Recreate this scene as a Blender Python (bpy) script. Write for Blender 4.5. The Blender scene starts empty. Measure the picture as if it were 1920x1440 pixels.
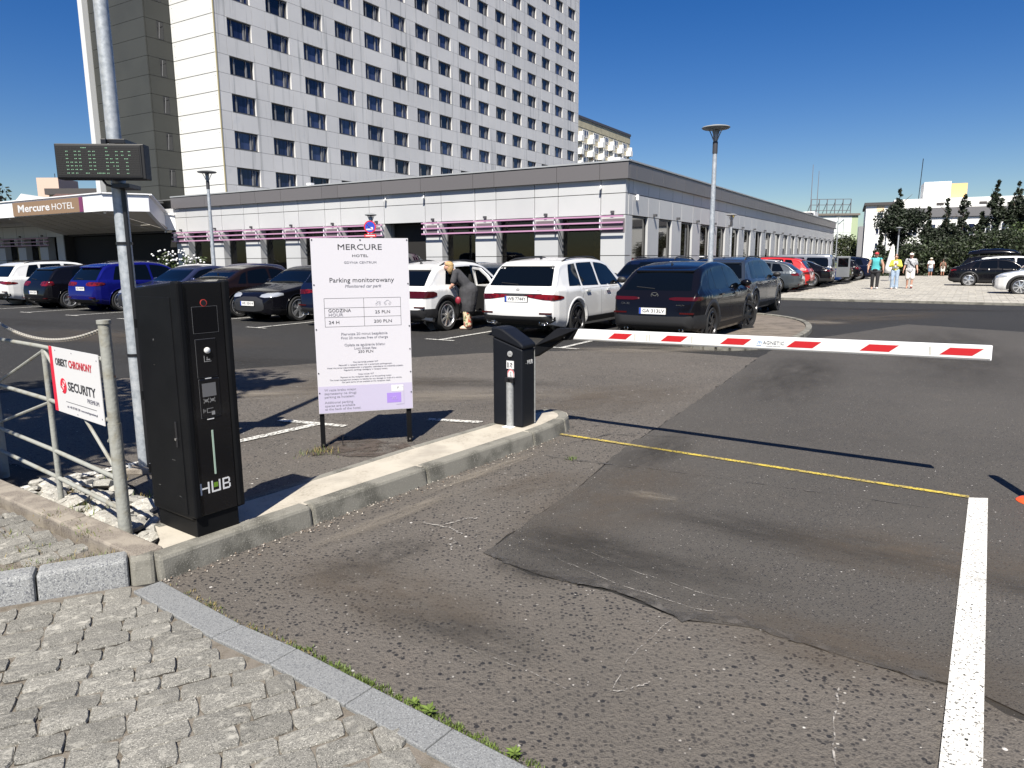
import bpy, bmesh, math, random
from mathutils import Vector, Matrix, geometry
from mathutils.bvhtree import BVHTree
R = math.radians
rng = random.Random(7)
S = bpy.context.scene
COL = S.collection

# ------------------------------------------------------------------ camera
def make_camera():
    f, dh, roll, H = 1331.0, 234.0, -0.0058, 1.6
    p = math.atan(dh / f)
    F = Vector((0, math.cos(p), -math.sin(p))); X0 = Vector((1, 0, 0)); U0 = X0.cross(F)
    X = X0 * math.cos(roll) + U0 * math.sin(roll)
    U = U0 * math.cos(roll) - X0 * math.sin(roll)
    cd = bpy.data.cameras.new('camera'); co = bpy.data.objects.new('camera', cd); COL.objects.link(co)
    cd.sensor_width = 36.0; cd.sensor_fit = 'HORIZONTAL'; cd.lens = f / 1920 * 36
    cd.clip_start = 0.1; cd.clip_end = 2500
    m = Matrix((X, U, -F)).transposed().to_4x4(); m.translation = (0, 0, H)
    co.matrix_world = m
    S.camera = co
make_camera()

# ------------------------------------------------------------------ sky, sun, exposure
SUN_EL = 52.5
SUN_AZ = 190.7            # clockwise from +Y, direction TOWARDS the sun
wd = bpy.data.worlds.new('World'); S.world = wd; wd.use_nodes = True
nt = wd.node_tree; nt.nodes.clear()
sky = nt.nodes.new('ShaderNodeTexSky'); sky.sky_type = 'NISHITA'; sky.sun_disc = False
sky.sun_elevation = R(SUN_EL); sky.sun_rotation = R(SUN_AZ)
sky.air_density = 1.0; sky.dust_density = 0.35; sky.ozone_density = 3.2; sky.altitude = 20
bg = nt.nodes.new('ShaderNodeBackground'); bg.inputs['Strength'].default_value = 0.05
ou = nt.nodes.new('ShaderNodeOutputWorld')
hs0 = nt.nodes.new('ShaderNodeHueSaturation'); hs0.inputs['Saturation'].default_value = 1.42; hs0.inputs['Hue'].default_value = 0.516
nt.links.new(sky.outputs[0], hs0.inputs['Color']); nt.links.new(hs0.outputs[0], bg.inputs[0]); nt.links.new(bg.outputs[0], ou.inputs[0])
sl = bpy.data.lights.new('sun', 'SUN'); sl.energy = 5.0; sl.angle = R(0.53); sl.color = (1.0, 0.945, 0.85)
so = bpy.data.objects.new('sun', sl); COL.objects.link(so)
d = Vector((math.sin(R(SUN_AZ)) * math.cos(R(SUN_EL)), math.cos(R(SUN_AZ)) * math.cos(R(SUN_EL)), math.sin(R(SUN_EL))))
so.rotation_euler = d.to_track_quat('Z', 'Y').to_euler(); so.location = (0, -5, 60)
S.view_settings.view_transform = 'Standard'; S.view_settings.look = 'None'
S.view_settings.exposure = 0.9; S.view_settings.gamma = 1.0; S.view_settings.use_curve_mapping = False

# ------------------------------------------------------------------ materials
MATS = {}
def M(name, col, rough=0.6, metal=0.0, spec=0.5, coat=0.0, var=(), bump=None, rnd=0.0, emit=None, wear=None, trans=None, streak=None):
    """var: list of (noise scale, colour2, lo, hi); bump: (scale, strength); wear: (scale, lo, hi) holes showing what lies below"""
    if name in MATS: return MATS[name]
    m = bpy.data.materials.new(name); m.use_nodes = True; n = m.node_tree; b = n.nodes['Principled BSDF']
    c4 = (*col, 1)
    b.inputs['Base Color'].default_value = c4; b.inputs['Roughness'].default_value = rough
    b.inputs['Metallic'].default_value = metal; b.inputs['Specular IOR Level'].default_value = spec
    b.inputs['Coat Weight'].default_value = coat; b.inputs['Coat Roughness'].default_value = 0.03
    last = None
    tc = None
    def coord():
        nonlocal tc
        if tc is None: tc = n.nodes.new('ShaderNodeTexCoord')
        return tc.outputs['Object']
    for (sc, c2, lo, hi) in var:
        nz = n.nodes.new('ShaderNodeTexNoise'); nz.inputs['Scale'].default_value = sc; nz.inputs['Detail'].default_value = 5
        n.links.new(coord(), nz.inputs['Vector'])
        mr = n.nodes.new('ShaderNodeMapRange'); mr.inputs[1].default_value = lo; mr.inputs[2].default_value = hi
        n.links.new(nz.outputs['Fac'], mr.inputs[0])
        mx = n.nodes.new('ShaderNodeMix'); mx.data_type = 'RGBA'
        n.links.new(mr.outputs[0], mx.inputs[0])
        if last is None: mx.inputs[6].default_value = c4
        else: n.links.new(last, mx.inputs[6])
        mx.inputs[7].default_value = (*c2, 1); last = mx.outputs[2]
    if streak:
        mp = n.nodes.new('ShaderNodeMapping'); mp.inputs['Scale'].default_value = (streak[0], streak[0], streak[0] * .05)
        n.links.new(coord(), mp.inputs['Vector'])
        nz = n.nodes.new('ShaderNodeTexNoise'); nz.inputs['Scale'].default_value = 1.0; nz.inputs['Detail'].default_value = 3
        n.links.new(mp.outputs[0], nz.inputs['Vector'])
        mr = n.nodes.new('ShaderNodeMapRange'); mr.inputs[1].default_value = streak[2]; mr.inputs[2].default_value = streak[3]
        n.links.new(nz.outputs['Fac'], mr.inputs[0])
        mx = n.nodes.new('ShaderNodeMix'); mx.data_type = 'RGBA'; n.links.new(mr.outputs[0], mx.inputs[0])
        if last is None: mx.inputs[6].default_value = c4
        else: n.links.new(last, mx.inputs[6])
        mx.inputs[7].default_value = (*streak[1], 1); last = mx.outputs[2]
    if rnd:
        oi = n.nodes.new('ShaderNodeObjectInfo')
        mr = n.nodes.new('ShaderNodeMapRange'); mr.inputs[3].default_value = 1 - rnd; mr.inputs[4].default_value = 1 + rnd
        n.links.new(oi.outputs['Random'], mr.inputs[0])
        hs = n.nodes.new('ShaderNodeHueSaturation')
        n.links.new(mr.outputs[0], hs.inputs['Value'])
        if last is None: hs.inputs['Color'].default_value = c4
        else: n.links.new(last, hs.inputs['Color'])
        last = hs.outputs[0]
    if last is not None: n.links.new(last, b.inputs['Base Color'])
    if bump:
        nz = n.nodes.new('ShaderNodeTexNoise'); nz.inputs['Scale'].default_value = bump[0]; nz.inputs['Detail'].default_value = 4
        n.links.new(coord(), nz.inputs['Vector'])
        bp = n.nodes.new('ShaderNodeBump'); bp.inputs['Strength'].default_value = bump[1]; bp.inputs['Distance'].default_value = 0.01
        n.links.new(nz.outputs['Fac'], bp.inputs['Height']); n.links.new(bp.outputs[0], b.inputs['Normal'])
    if emit:
        b.inputs['Emission Color'].default_value = (*emit[0], 1); b.inputs['Emission Strength'].default_value = emit[1]
    out = n.nodes['Material Output']
    if wear:
        nz = n.nodes.new('ShaderNodeTexNoise'); nz.inputs['Scale'].default_value = wear[0]; nz.inputs['Detail'].default_value = 6
        nz.inputs['Roughness'].default_value = 0.7
        n.links.new(coord(), nz.inputs['Vector'])
        mr = n.nodes.new('ShaderNodeMapRange'); mr.inputs[1].default_value = wear[1]; mr.inputs[2].default_value = wear[2]
        n.links.new(nz.outputs['Fac'], mr.inputs[0])
        tr = n.nodes.new('ShaderNodeBsdfTransparent'); ms = n.nodes.new('ShaderNodeMixShader')
        n.links.new(mr.outputs[0], ms.inputs[0]); n.links.new(tr.outputs[0], ms.inputs[1]); n.links.new(b.outputs[0], ms.inputs[2])
        n.links.new(ms.outputs[0], out.inputs['Surface'])
    if trans is not None:
        tr = n.nodes.new('ShaderNodeBsdfTransparent'); tr.inputs[0].default_value = (*trans, 1)
        gl = n.nodes.new('ShaderNodeBsdfGlossy'); gl.inputs['Roughness'].default_value = 0.02
        fr = n.nodes.new('ShaderNodeFresnel'); fr.inputs[0].default_value = 1.5
        ms = n.nodes.new('ShaderNodeMixShader')
        n.links.new(fr.outputs[0], ms.inputs[0]); n.links.new(tr.outputs[0], ms.inputs[1]); n.links.new(gl.outputs[0], ms.inputs[2])
        n.links.new(ms.outputs[0], out.inputs['Surface'])
    MATS[name] = m
    return m

def asphalt(name, base, stone, light, stone_scale, stone_amt, dark_scale=0.5, bump=0.5):
    m = bpy.data.materials.new(name); m.use_nodes = True; n = m.node_tree; b = n.nodes['Principled BSDF']
    L = n.links.new
    b.inputs['Roughness'].default_value = 0.82; b.inputs['Specular IOR Level'].default_value = 0.35
    tc = n.nodes.new('ShaderNodeTexCoord')
    def noise(sc, det=4, ro=0.6):
        z = n.nodes.new('ShaderNodeTexNoise'); z.inputs['Scale'].default_value = sc; z.inputs['Detail'].default_value = det
        z.inputs['Roughness'].default_value = ro; L(tc.outputs['Object'], z.inputs['Vector']); return z.outputs['Fac']
    def rang(s, lo, hi, a=0.0, c=1.0):
        r = n.nodes.new('ShaderNodeMapRange'); r.inputs[1].default_value = lo; r.inputs[2].default_value = hi
        r.inputs[3].default_value = a; r.inputs[4].default_value = c; L(s, r.inputs[0]); return r.outputs[0]
    def mix(fac, a, c):
        x = n.nodes.new('ShaderNodeMix'); x.data_type = 'RGBA'; L(fac, x.inputs[0])
        for s, i in ((a, 6), (c, 7)):
            if isinstance(s, tuple): x.inputs[i].default_value = (*s, 1)
            else: L(s, x.inputs[i])
        return x.outputs[2]
    def math_(op, a, c):
        x = n.nodes.new('ShaderNodeMath'); x.operation = op
        for s, i in ((a, 0), (c, 1)):
            if isinstance(s, (int, float)): x.inputs[i].default_value = s
            else: L(s, x.inputs[i])
        return x.outputs[0]
    def vor(sc):
        v = n.nodes.new('ShaderNodeTexVoronoi'); v.inputs['Scale'].default_value = sc; v.inputs['Randomness'].default_value = 1
        L(tc.outputs['Object'], v.inputs['Vector'])
        s = n.nodes.new('ShaderNodeSeparateColor'); L(v.outputs['Color'], s.inputs[0])
        return v.outputs['Distance'], s.outputs[0], s.outputs[1]
    big = noise(dark_scale, 5, 0.55); mid = noise(3.1, 6, 0.6); fine = noise(150, 3, 0.7)
    c = mix(rang(big, 0.36, 0.66), base, tuple(x * 0.62 for x in base))
    c = mix(rang(mid, 0.5, 0.75, 0, 0.55), c, tuple(x * y for x, y in zip(base, (1.25, 1.17, 1.1))))
    c = mix(rang(fine, 0.3, 0.72, 0, 0.75), tuple(x * 0.62 for x in base), c)
    dist, r1, r2 = vor(stone_scale)
    patchy = rang(noise(0.9, 3), 0.36, 0.58, 0.45, 1.0)
    stone_n = noise(stone_scale * 1.9, 2)
    dist = math_('ADD', dist, math_('MULTIPLY', math_('SUBTRACT', stone_n, 0.5), 0.35))
    inside = rang(dist, 0.34, 0.42, 1, 0)
    dark = math_('MULTIPLY', math_('MULTIPLY', inside, math_('LESS_THAN', r1, stone_amt)), patchy)
    c = mix(dark, c, stone)
    d4, w1, w2 = vor(stone_scale * 0.62)
    d4 = math_('ADD', d4, math_('MULTIPLY', math_('SUBTRACT', stone_n, 0.5), 0.3))
    c = mix(math_('MULTIPLY', rang(d4, 0.27, 0.32, 1, 0), math_('LESS_THAN', w1, stone_amt * .34)), c, stone)
    lt = math_('MULTIPLY', rang(dist, 0.22, 0.3, 1, 0), math_('GREATER_THAN', r2, 0.955))
    c = mix(lt, c, light)
    d2, q1, q2 = vor(stone_scale * 2.7)
    pits = math_('MULTIPLY', rang(d2, 0.36, 0.46, 1, 0), math_('LESS_THAN', q1, 0.36))
    c = mix(math_('MULTIPLY', pits, 0.7), c, tuple(x * 0.35 for x in base))
    d3, s1, s2 = vor(stone_scale * 0.16)
    chip = math_('MULTIPLY', rang(d3, 0.06, 0.075, 1, 0), math_('GREATER_THAN', s1, 0.72))
    c = mix(chip, c, (0.5, 0.48, 0.45))
    L(c, b.inputs['Base Color'])
    h = math_('ADD', math_('MULTIPLY', dist, 0.7), math_('ADD', math_('MULTIPLY', d2, 0.4), math_('MULTIPLY', fine, 0.5)))
    bp = n.nodes.new('ShaderNodeBump'); bp.inputs['Strength'].default_value = bump; bp.inputs['Distance'].default_value = 0.012
    L(h, bp.inputs['Height']); L(bp.outputs[0], b.inputs['Normal'])
    MATS[name] = m; return m

def granite(name, base, dark, light, sc=90, rnd=0.0, blotch=0.0, rough=0.75):
    m = bpy.data.materials.new(name); m.use_nodes = True; n = m.node_tree; b = n.nodes['Principled BSDF']; L = n.links.new
    b.inputs['Roughness'].default_value = rough; b.inputs['Specular IOR Level'].default_value = 0.3
    tc = n.nodes.new('ShaderNodeTexCoord'); oi = n.nodes.new('ShaderNodeObjectInfo')
    ad = n.nodes.new('ShaderNodeVectorMath'); ad.operation = 'ADD'
    sc3 = n.nodes.new('ShaderNodeVectorMath'); sc3.operation = 'SCALE'; sc3.inputs[0].default_value = (37, 91, 53)
    L(oi.outputs['Random'], sc3.inputs['Scale']); L(tc.outputs['Object'], ad.inputs[0]); L(sc3.outputs[0], ad.inputs[1])
    def noise(s, det=3, ro=0.6):
        z = n.nodes.new('ShaderNodeTexNoise'); z.inputs['Scale'].default_value = s; z.inputs['Detail'].default_value = det
        z.inputs['Roughness'].default_value = ro; L(ad.outputs[0], z.inputs['Vector']); return z.outputs['Fac']
    def mix(fac, lo, hi, a, c):
        r = n.nodes.new('ShaderNodeMapRange'); r.inputs[1].default_value = lo; r.inputs[2].default_value = hi; L(fac, r.inputs[0])
        x = n.nodes.new('ShaderNodeMix'); x.data_type = 'RGBA'; L(r.outputs[0], x.inputs[0])
        for s, i in ((a, 6), (c, 7)):
            if isinstance(s, tuple): x.inputs[i].default_value = (*s, 1)
            else: L(s, x.inputs[i])
        return x.outputs[2]
    f1 = noise(sc); f2 = noise(sc * 1.7); f3 = noise(sc * .14, 5)
    c = mix(f1, 0.5, 0.62, base, dark)
    c = mix(f2, 0.56, 0.68, c, light)
    if blotch: c = mix(f3, 0.60 - blotch * 0.1, 0.70, c, tuple(min(0.75, x * 1.9) for x in base))
    if rnd:
        mr = n.nodes.new('ShaderNodeMapRange'); mr.inputs[3].default_value = 1 - rnd; mr.inputs[4].default_value = 1 + rnd
        L(oi.outputs['Random'], mr.inputs[0]); hs = n.nodes.new('ShaderNodeHueSaturation'); L(mr.outputs[0], hs.inputs['Value']); L(c, hs.inputs['Color']); c = hs.outputs[0]
    L(c, b.inputs['Base Color'])
    bp = n.nodes.new('ShaderNodeBump'); bp.inputs['Strength'].default_value = 0.25; bp.inputs['Distance'].default_value = 0.006
    L(noise(sc * .5, 5), bp.inputs['Height']); L(bp.outputs[0], b.inputs['Normal'])
    MATS[name] = m; return m

# ------------------------------------------------------------------ object helpers
def tag(o, label=None, cat=None, group=None, kind=None):
    if label: o['label'] = label
    if cat: o['category'] = cat
    if group: o['group'] = group
    if kind: o['kind'] = kind
    return o
def thing(name, label, cat, loc=(0, 0, 0), rz=0.0, group=None):
    o = bpy.data.objects.new(name, None); COL.objects.link(o); o.empty_display_size = 0.2
    o.location = loc; o.rotation_euler = (0, 0, rz)
    return tag(o, label, cat, group)
def inst(name, me, parent=None, mats=None, loc=None, rot=None, scale=None):
    o = bpy.data.objects.new(name, me); COL.objects.link(o)
    if parent is not None: o.parent = parent
    if loc is not None: o.location = loc
    if rot is not None: o.rotation_euler = rot
    if scale is not None: o.scale = scale
    if mats:
        for i, m in mats.items():
            o.material_slots[i].link = 'OBJECT'; o.material_slots[i].material = m
    return o
class MB:
    def __init__(s): s.v = []; s.f = []; s.mi = []
    def add(s, vs, fs, m=0):
        k = len(s.v); s.v += [tuple(v) for v in vs]; s.f += [tuple(i + k for i in f) for f in fs]; s.mi += [m] * len(fs)
    def box(s, x0, x1, y0, y1, z0, z1, m=0):
        s.add([(x0, y0, z0), (x1, y0, z0), (x1, y1, z0), (x0, y1, z0), (x0, y0, z1), (x1, y0, z1), (x1, y1, z1), (x0, y1, z1)],
              [(0, 3, 2, 1), (4, 5, 6, 7), (0, 1, 5, 4), (1, 2, 6, 5), (2, 3, 7, 6), (3, 0, 4, 7)], m)
    def bar(s, a, b, w, h, m=0, up=(0, 0, 1)):
        a = Vector(a); b = Vector(b); t = (b - a).normalized(); u = Vector(up)
        if abs(t.dot(u)) > 0.98: u = Vector((1, 0, 0))
        sd = t.cross(u).normalized() * (w / 2); u = sd.cross(t).normalized() * (h / 2)
        vs = [p + i * sd + j * u for p in (a, b) for i, j in ((-1, -1), (1, -1), (1, 1), (-1, 1))]
        s.add(vs, [(0, 3, 2, 1), (4, 5, 6, 7), (0, 1, 5, 4), (1, 2, 6, 5), (2, 3, 7, 6), (3, 0, 4, 7)], m)
    def prism(s, poly, z0, z1, m=0):
        n = len(poly); vs = [(x, y, z0) for x, y in poly] + [(x, y, z1) for x, y in poly]
        fs = [tuple(range(n - 1, -1, -1)), tuple(range(n, 2 * n))] + [(i, (i + 1) % n, n + (i + 1) % n, n + i) for i in range(n)]
        s.add(vs, fs, m)
    def tube(s, pts, r, n=8, m=0, cap=True):
        pts = [Vector(p) for p in pts]; k = len(pts); rs = r if isinstance(r, (list, tuple)) else [r] * k
        vs = []; ref = None
        for i, p in enumerate(pts):
            t = (pts[min(i + 1, k - 1)] - pts[max(i - 1, 0)]).normalized()
            if ref is None: ref = Vector((0, 0, 1)) if abs(t.z) < 0.9 else Vector((1, 0, 0))
            u = (ref - t * ref.dot(t)).normalized(); w = t.cross(u); ref = u
            for j in range(n):
                a = 2 * math.pi * j / n; vs.append(p + (u * math.cos(a) + w * math.sin(a)) * rs[i])
        fs = [(i * n + j, i * n + (j + 1) % n, (i + 1) * n + (j + 1) % n, (i + 1) * n + j) for i in range(k - 1) for j in range(n)]
        if cap: fs += [tuple(range(n - 1, -1, -1)), tuple(range((k - 1) * n, k * n))]
        s.add(vs, fs, m)
    def lathe(s, prof, n=16, m=0, axis='z', c=(0, 0, 0)):
        vs = []
        for r, z in prof:
            for j in range(n):
                a = 2 * math.pi * j / n; x, y = r * math.cos(a), r * math.sin(a)
                p = (x, y, z) if axis == 'z' else ((x, z, y) if axis == 'y' else (z, x, y))
                vs.append((p[0] + c[0], p[1] + c[1], p[2] + c[2]))
        k = len(prof)
        fs = [(i * n + j, i * n + (j + 1) % n, (i + 1) * n + (j + 1) % n, (i + 1) * n + j) for i in range(k - 1) for j in range(n)]
        if prof[0][0] > 1e-5: fs.append(tuple(range(n - 1, -1, -1)))
        if prof[-1][0] > 1e-5: fs.append(tuple(range((k - 1) * n, k * n)))
        s.add(vs, fs, m)
    def ell(s, c, r, n=12, k=8, m=0):
        prof = [(math.sin(math.pi * i / k), -math.cos(math.pi * i / k)) for i in range(k + 1)]
        b = len(s.v); s.lathe([(max(a, 1e-6), z) for a, z in prof], n, m)
        for i in range(b, len(s.v)):
            x, y, z = s.v[i]; s.v[i] = (c[0] + x * r[0], c[1] + y * r[1], c[2] + z * r[2])
    def mesh(s, name, mats, smooth=False):
        me = bpy.data.meshes.new(name); me.from_pydata(s.v, [], s.f)
        for m in (mats if isinstance(mats, (list, tuple)) else [mats]): me.materials.append(m)
        me.polygons.foreach_set('material_index', s.mi)
        bm = bmesh.new(); bm.from_mesh(me); bmesh.ops.recalc_face_normals(bm, faces=bm.faces); bm.to_mesh(me); bm.free()
        if smooth: me.polygons.foreach_set('use_smooth', [True] * len(me.polygons))
        me.update(); return me
    def build(s, name, mats, parent=None, smooth=False, bevel=0, loc=None, rot=None, auto=None):
        me = s.mesh(name, mats, smooth or auto is not None)
        if auto is not None: me.set_sharp_from_angle(angle=R(auto))
        o = inst(name, me, parent, loc=loc, rot=rot)
        if bevel:
            b = o.modifiers.new('bevel', 'BEVEL'); b.width = bevel; b.segments = 2; b.limit_method = 'ANGLE'; b.angle_limit = R(40)
        return o
def structure(o): o['kind'] = 'structure'; return o
def sheet(name, poly, z, mat, parent=None):
    m = MB(); m.add([(x, y, z) for x, y in poly], [tuple(range(len(poly)))]); return m.build(name, mat, parent)
def text(name, s, size, mat, parent, mtx, width=None, align='CENTER', ext=0.0006, bold=0.0, shear=0.0, space=1.0):
    cu = bpy.data.curves.new(name, 'FONT'); cu.body = s; cu.size = size; cu.align_x = align; cu.align_y = 'CENTER'
    cu.extrude = ext; cu.offset = bold; cu.shear = shear; cu.resolution_u = 2; cu.space_character = space
    tmp = bpy.data.objects.new(name + '_tmp', cu)
    me = bpy.data.meshes.new_from_object(tmp); bpy.data.objects.remove(tmp); bpy.data.curves.remove(cu)
    me.name = name; me.materials.clear(); me.materials.append(mat)
    if width and len(me.vertices):
        xs = [v.co.x for v in me.vertices]; k = width / max(1e-6, max(xs) - min(xs))
        for v in me.vertices: v.co.x *= k
    o = inst(name, me, parent); o.matrix_local = mtx; return o
def frame(o, x, y=(0, 0, 1)):
    """matrix with origin o, local x axis along x, local y axis along y"""
    x = Vector(x).normalized(); y = Vector(y); y = (y - x * x.dot(y)).normalized(); z = x.cross(y)
    m = Matrix((x, y, z)).transposed().to_4x4(); m.translation = o; return m
def chaikin(p, n=1):
    for _ in range(n):
        q = []
        for i in range(len(p)):
            a, b = p[i], p[(i + 1) % len(p)]
            q.append(tuple(a[j] * .75 + b[j] * .25 for j in range(len(a)))); q.append(tuple(a[j] * .25 + b[j] * .75 for j in range(len(a))))
        p = q
    return p
def inpoly(x, y, P):
    c = False; n = len(P)
    for i in range(n):
        x0, y0 = P[i]; x1, y1 = P[i - 1]
        if (y0 > y) != (y1 > y) and x < (x1 - x0) * (y - y0) / (y1 - y0) + x0: c = not c
    return c
def interp(tab, x):
    if x <= tab[0][0]: return tab[0][1]
    for (a, b), (c, d) in zip(tab, tab[1:]):
        if x <= c: return b + (d - b) * (x - a) / max(1e-9, c - a)
    return tab[-1][1]

E1 = Vector((math.sin(R(31.3)), math.cos(R(31.3)), 0)); E2 = Vector((-E1.y, E1.x, 0))
RZ = math.atan2(E1.y, E1.x)                    # the hotel's own grid: local x = E1 (away to the right), local y = E2
CORNER = Vector((4.48, 28.5, 0))

black = M('black_paint', (0.012, 0.012, 0.014), 0.35)
blackrub = M('black_rubber', (0.016, 0.016, 0.017), 0.75)
white_m = M('white_metal', (0.78, 0.78, 0.78), 0.4)
chrome = M('chrome', (0.75, 0.75, 0.76), 0.12, 1.0)
galv = M('galvanised_steel', (0.42, 0.45, 0.48), 0.5, 0.35, var=[(30, (0.30, 0.33, 0.36), .4, .65), (7, (0.5, 0.52, 0.54), .5, .7)], bump=(60, .1))
ink = M('dark_ink', (0.03, 0.03, 0.035), 0.7)
inkl = M('grey_ink', (0.14, 0.14, 0.17), 0.7)
sticker = M('white_sticker', (0.60, 0.60, 0.60), 0.5)
# ------------------------------------------------------------------ ground and pavings
asp_fine = asphalt('asphalt_fine', (0.032, 0.0308, 0.0288), (0.02, 0.02, 0.021), (0.30, 0.28, 0.26), 95, 0.30, 0.35, 0.35)
asp_old = asphalt('asphalt_coarse', (0.150, 0.134, 0.116), (0.016, 0.016, 0.018), (0.34, 0.32, 0.29), 50, 0.40, 0.6, 0.7)
asp_new = asphalt('asphalt_resurfaced', (0.097, 0.089, 0.079), (0.018, 0.018, 0.020), (0.30, 0.28, 0.26), 92, 0.36, 0.5, 0.5)
tar = M('tar_seal', (0.052, 0.049, 0.046), 0.85, var=[(14, (0.085, 0.078, 0.07), .45, .62)], wear=(9, .42, .60))
paint_w = M('road_paint_white', (0.62, 0.61, 0.57), 0.8, var=[(60, (0.42, 0.41, 0.38), .52, .66)], wear=(70, .40, .45))
paint_f = M('road_paint_faded', (0.55, 0.54, 0.50), 0.85, wear=(38, .42, .52))
paint_y = M('road_paint_yellow', (0.50, 0.38, 0.055), 0.8, var=[(5, (0.30, 0.235, 0.075), .45, .6)], wear=(55, .41, .49))
conc = M('kerb_concrete', (0.175, 0.168, 0.143), 0.85, var=[(5, (0.085, 0.082, 0.068), .46, .62), (130, (0.24, 0.23, 0.20), .55, .7)], bump=(120, .3))
conc_l = M('island_concrete', (0.37, 0.335, 0.275), 0.9, var=[(60, (0.26, 0.235, 0.19), .5, .66), (4, (0.42, 0.385, 0.32), .4, .6), (2.5, (0.27, 0.245, 0.205), .55, .75)], bump=(150, .35))
conc_b = M('edging_concrete', (0.20, 0.175, 0.145), 0.9, var=[(120, (0.12, 0.10, 0.085), .5, .62), (8, (0.26, 0.23, 0.19), .45, .6)], bump=(110, .4))
gran_k = granite('granite_kerb', (0.225, 0.23, 0.228), (0.10, 0.105, 0.115), (0.45, 0.46, 0.46), 110)
gran_s = granite('granite_strip', (0.185, 0.19, 0.19), (0.11, 0.115, 0.12), (0.33, 0.34, 0.345), 140)
sett_m = granite('granite_sett', (0.168, 0.162, 0.143), (0.070, 0.069, 0.063), (0.52, 0.50, 0.45), 25, 0.18, 0.5)
rub_m = granite('rubble_stone', (0.30, 0.29, 0.26), (0.25, 0.24, 0.21), (0.62, 0.60, 0.55), 7, 0.15, 0.4)
sand = M('joint_sand', (0.15, 0.132, 0.11), 0.95, var=[(25, (0.10, 0.085, 0.065), .45, .65), (300, (0.24, 0.21, 0.17), .55, .7)], bump=(200, .5))
soil = M('soil', (0.10, 0.075, 0.055), 0.95, var=[(30, (0.17, 0.14, 0.11), .45, .6)], bump=(90, .6))

structure(sheet('ground', [(-900, -60), (900, -60), (900, 1200), (-900, 1200)], 0.0, asp_fine))

def ragged(poly, step=0.12, amp=0.02, seed=1):
    r = random.Random(seed); out = []
    for i in range(len(poly)):
        a = Vector(poly[i]); b = Vector(poly[(i + 1) % len(poly)]); n = max(1, int((b - a).length / step))
        n = min(n, 60)
        for k in range(n):
            p = a.lerp(b, k / n); out.append((p.x + r.gauss(0, amp), p.y + r.gauss(0, amp)))
    return out
def poly_sheet(name, poly, z, mat):
    res = geometry.delaunay_2d_cdt([Vector(p) for p in poly], [], [list(range(len(poly)))], 1, 1e-5)
    m = MB(); m.add([(v.x, v.y, z) for v in res[0]], [tuple(f) for f in res[2]]); return structure(m.build(name, mat))
seam = [(1.95, 2.02), (1.70, 2.40), (1.493, 2.533), (1.023, 2.88), (.757, 2.943), (.488, 3.231), (.104, 3.413), (-.167, 3.684), (.493, 4.887), (1.017, 5.986), (1.907, 7.534), (4.0, 11.4)]
old = [(-1.76, 3.30), (-1.1, 2.78), (-.40, 2.28), (.2, 1.85), (.9, 1.2), (2.4, 1.2)] + seam + [(2.2, 12.6), (-.5, 12.2), (-3.2, 11.0), (-5.6, 9.6), (-6.8, 8.0), (-5.2, 6.2), (-3.6, 5.25), (-2.75, 4.95), (-2.3, 4.3), (-1.85, 3.7)]
poly_sheet('coarse_asphalt', ragged(old, .14, .012, 3), 0.004, asp_old)
new = seam[::-1][:-1] + [(1.95, 2.02), (3.2, 1.0), (9, 3), (14, 11), (9.5, 17), (5.2, 13.4)]
new = [(x + .004 * (i % 2), y) for i, (x, y) in enumerate(new)]
poly_sheet('resurfaced_asphalt', ragged(new, .14, .010, 4), 0.008, asp_new)
# dark tar band along the lower edge of the resurfaced part
band = [(1.62, 2.47), (1.40, 2.60), (1.02, 2.90), (.757, 2.96), (.488, 3.245), (.104, 3.43), (-.15, 3.69)]
up = [(x - .012, y + .075 * (0.35 + .65 * abs(math.sin(i * 1.7 + .6)))) for i, (x, y) in enumerate(band)]
poly_sheet('tar_band', ragged([(x, y - .02) for x, y in band] + up[::-1], .05, .010, 5), 0.012, tar)
for i, (a, b, c, w) in enumerate([((.45, 6.0), (.9, 6.36), (1.6, 6.2), .022), ((.05, 5.9), (.30, 5.62), (1.0, 5.25), .018), ((.3, 6.42), (.7, 6.75), (1.05, 6.62), .02),
                                  ((1.95, 2.15), (2.1, 1.95), (2.25, 1.7), .05), ((.9, 5.35), (1.7, 4.9), (2.7, 4.35), .014)]):
    pts = [Vector(a).lerp(Vector(b), t / 5) for t in range(5)] + [Vector(b).lerp(Vector(c), t / 5) for t in range(6)]
    L_ = [(p.x, p.y + w / 2) for p in pts] + [(p.x, p.y - w / 2) for p in pts[::-1]]
    poly_sheet('crack_seal', ragged(L_, .05, .006, 20 + i), 0.0125, tar)
# pale scratches left in the surface
scr = M('scratch_mark', (0.33, 0.31, 0.28), 0.9, wear=(40, .44, .56))
def scratch(pts, w, seed):
    P = [Vector(p) for p in pts]; L_ = []
    for a, b in zip(P, P[1:]):
        L_ += [a.lerp(b, t / 8) for t in range(8)]
    L_.append(P[-1]); r = random.Random(seed); up_ = []; dn = []
    for i, p in enumerate(L_):
        t = (L_[min(i + 1, len(L_) - 1)] - L_[max(i - 1, 0)]).normalized(); nrm = Vector((-t.y, t.x)); k = w * (0.2 + .6 * r.random()); p = p + nrm * r.gauss(0, w * .8)
        up_.append(p + nrm * k); dn.append(p - nrm * k)
    poly_sheet('scratch', [tuple(p) for p in up_ + dn[::-1]], 0.0128, scr)
scratch([(.70, 2.93), (.49, 2.67), (.36, 2.40)], .004, 1); scratch([(.36, 2.41), (.43, 2.42), (.52, 2.46)], .006, 2)
scratch([(.38, 3.74), (.62, 3.44), (.92, 3.18), (1.05, 3.12)], .004, 3); scratch([(.22, 3.62), (.48, 3.33), (.80, 3.06), (.98, 2.98)], .0045, 4)
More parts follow.
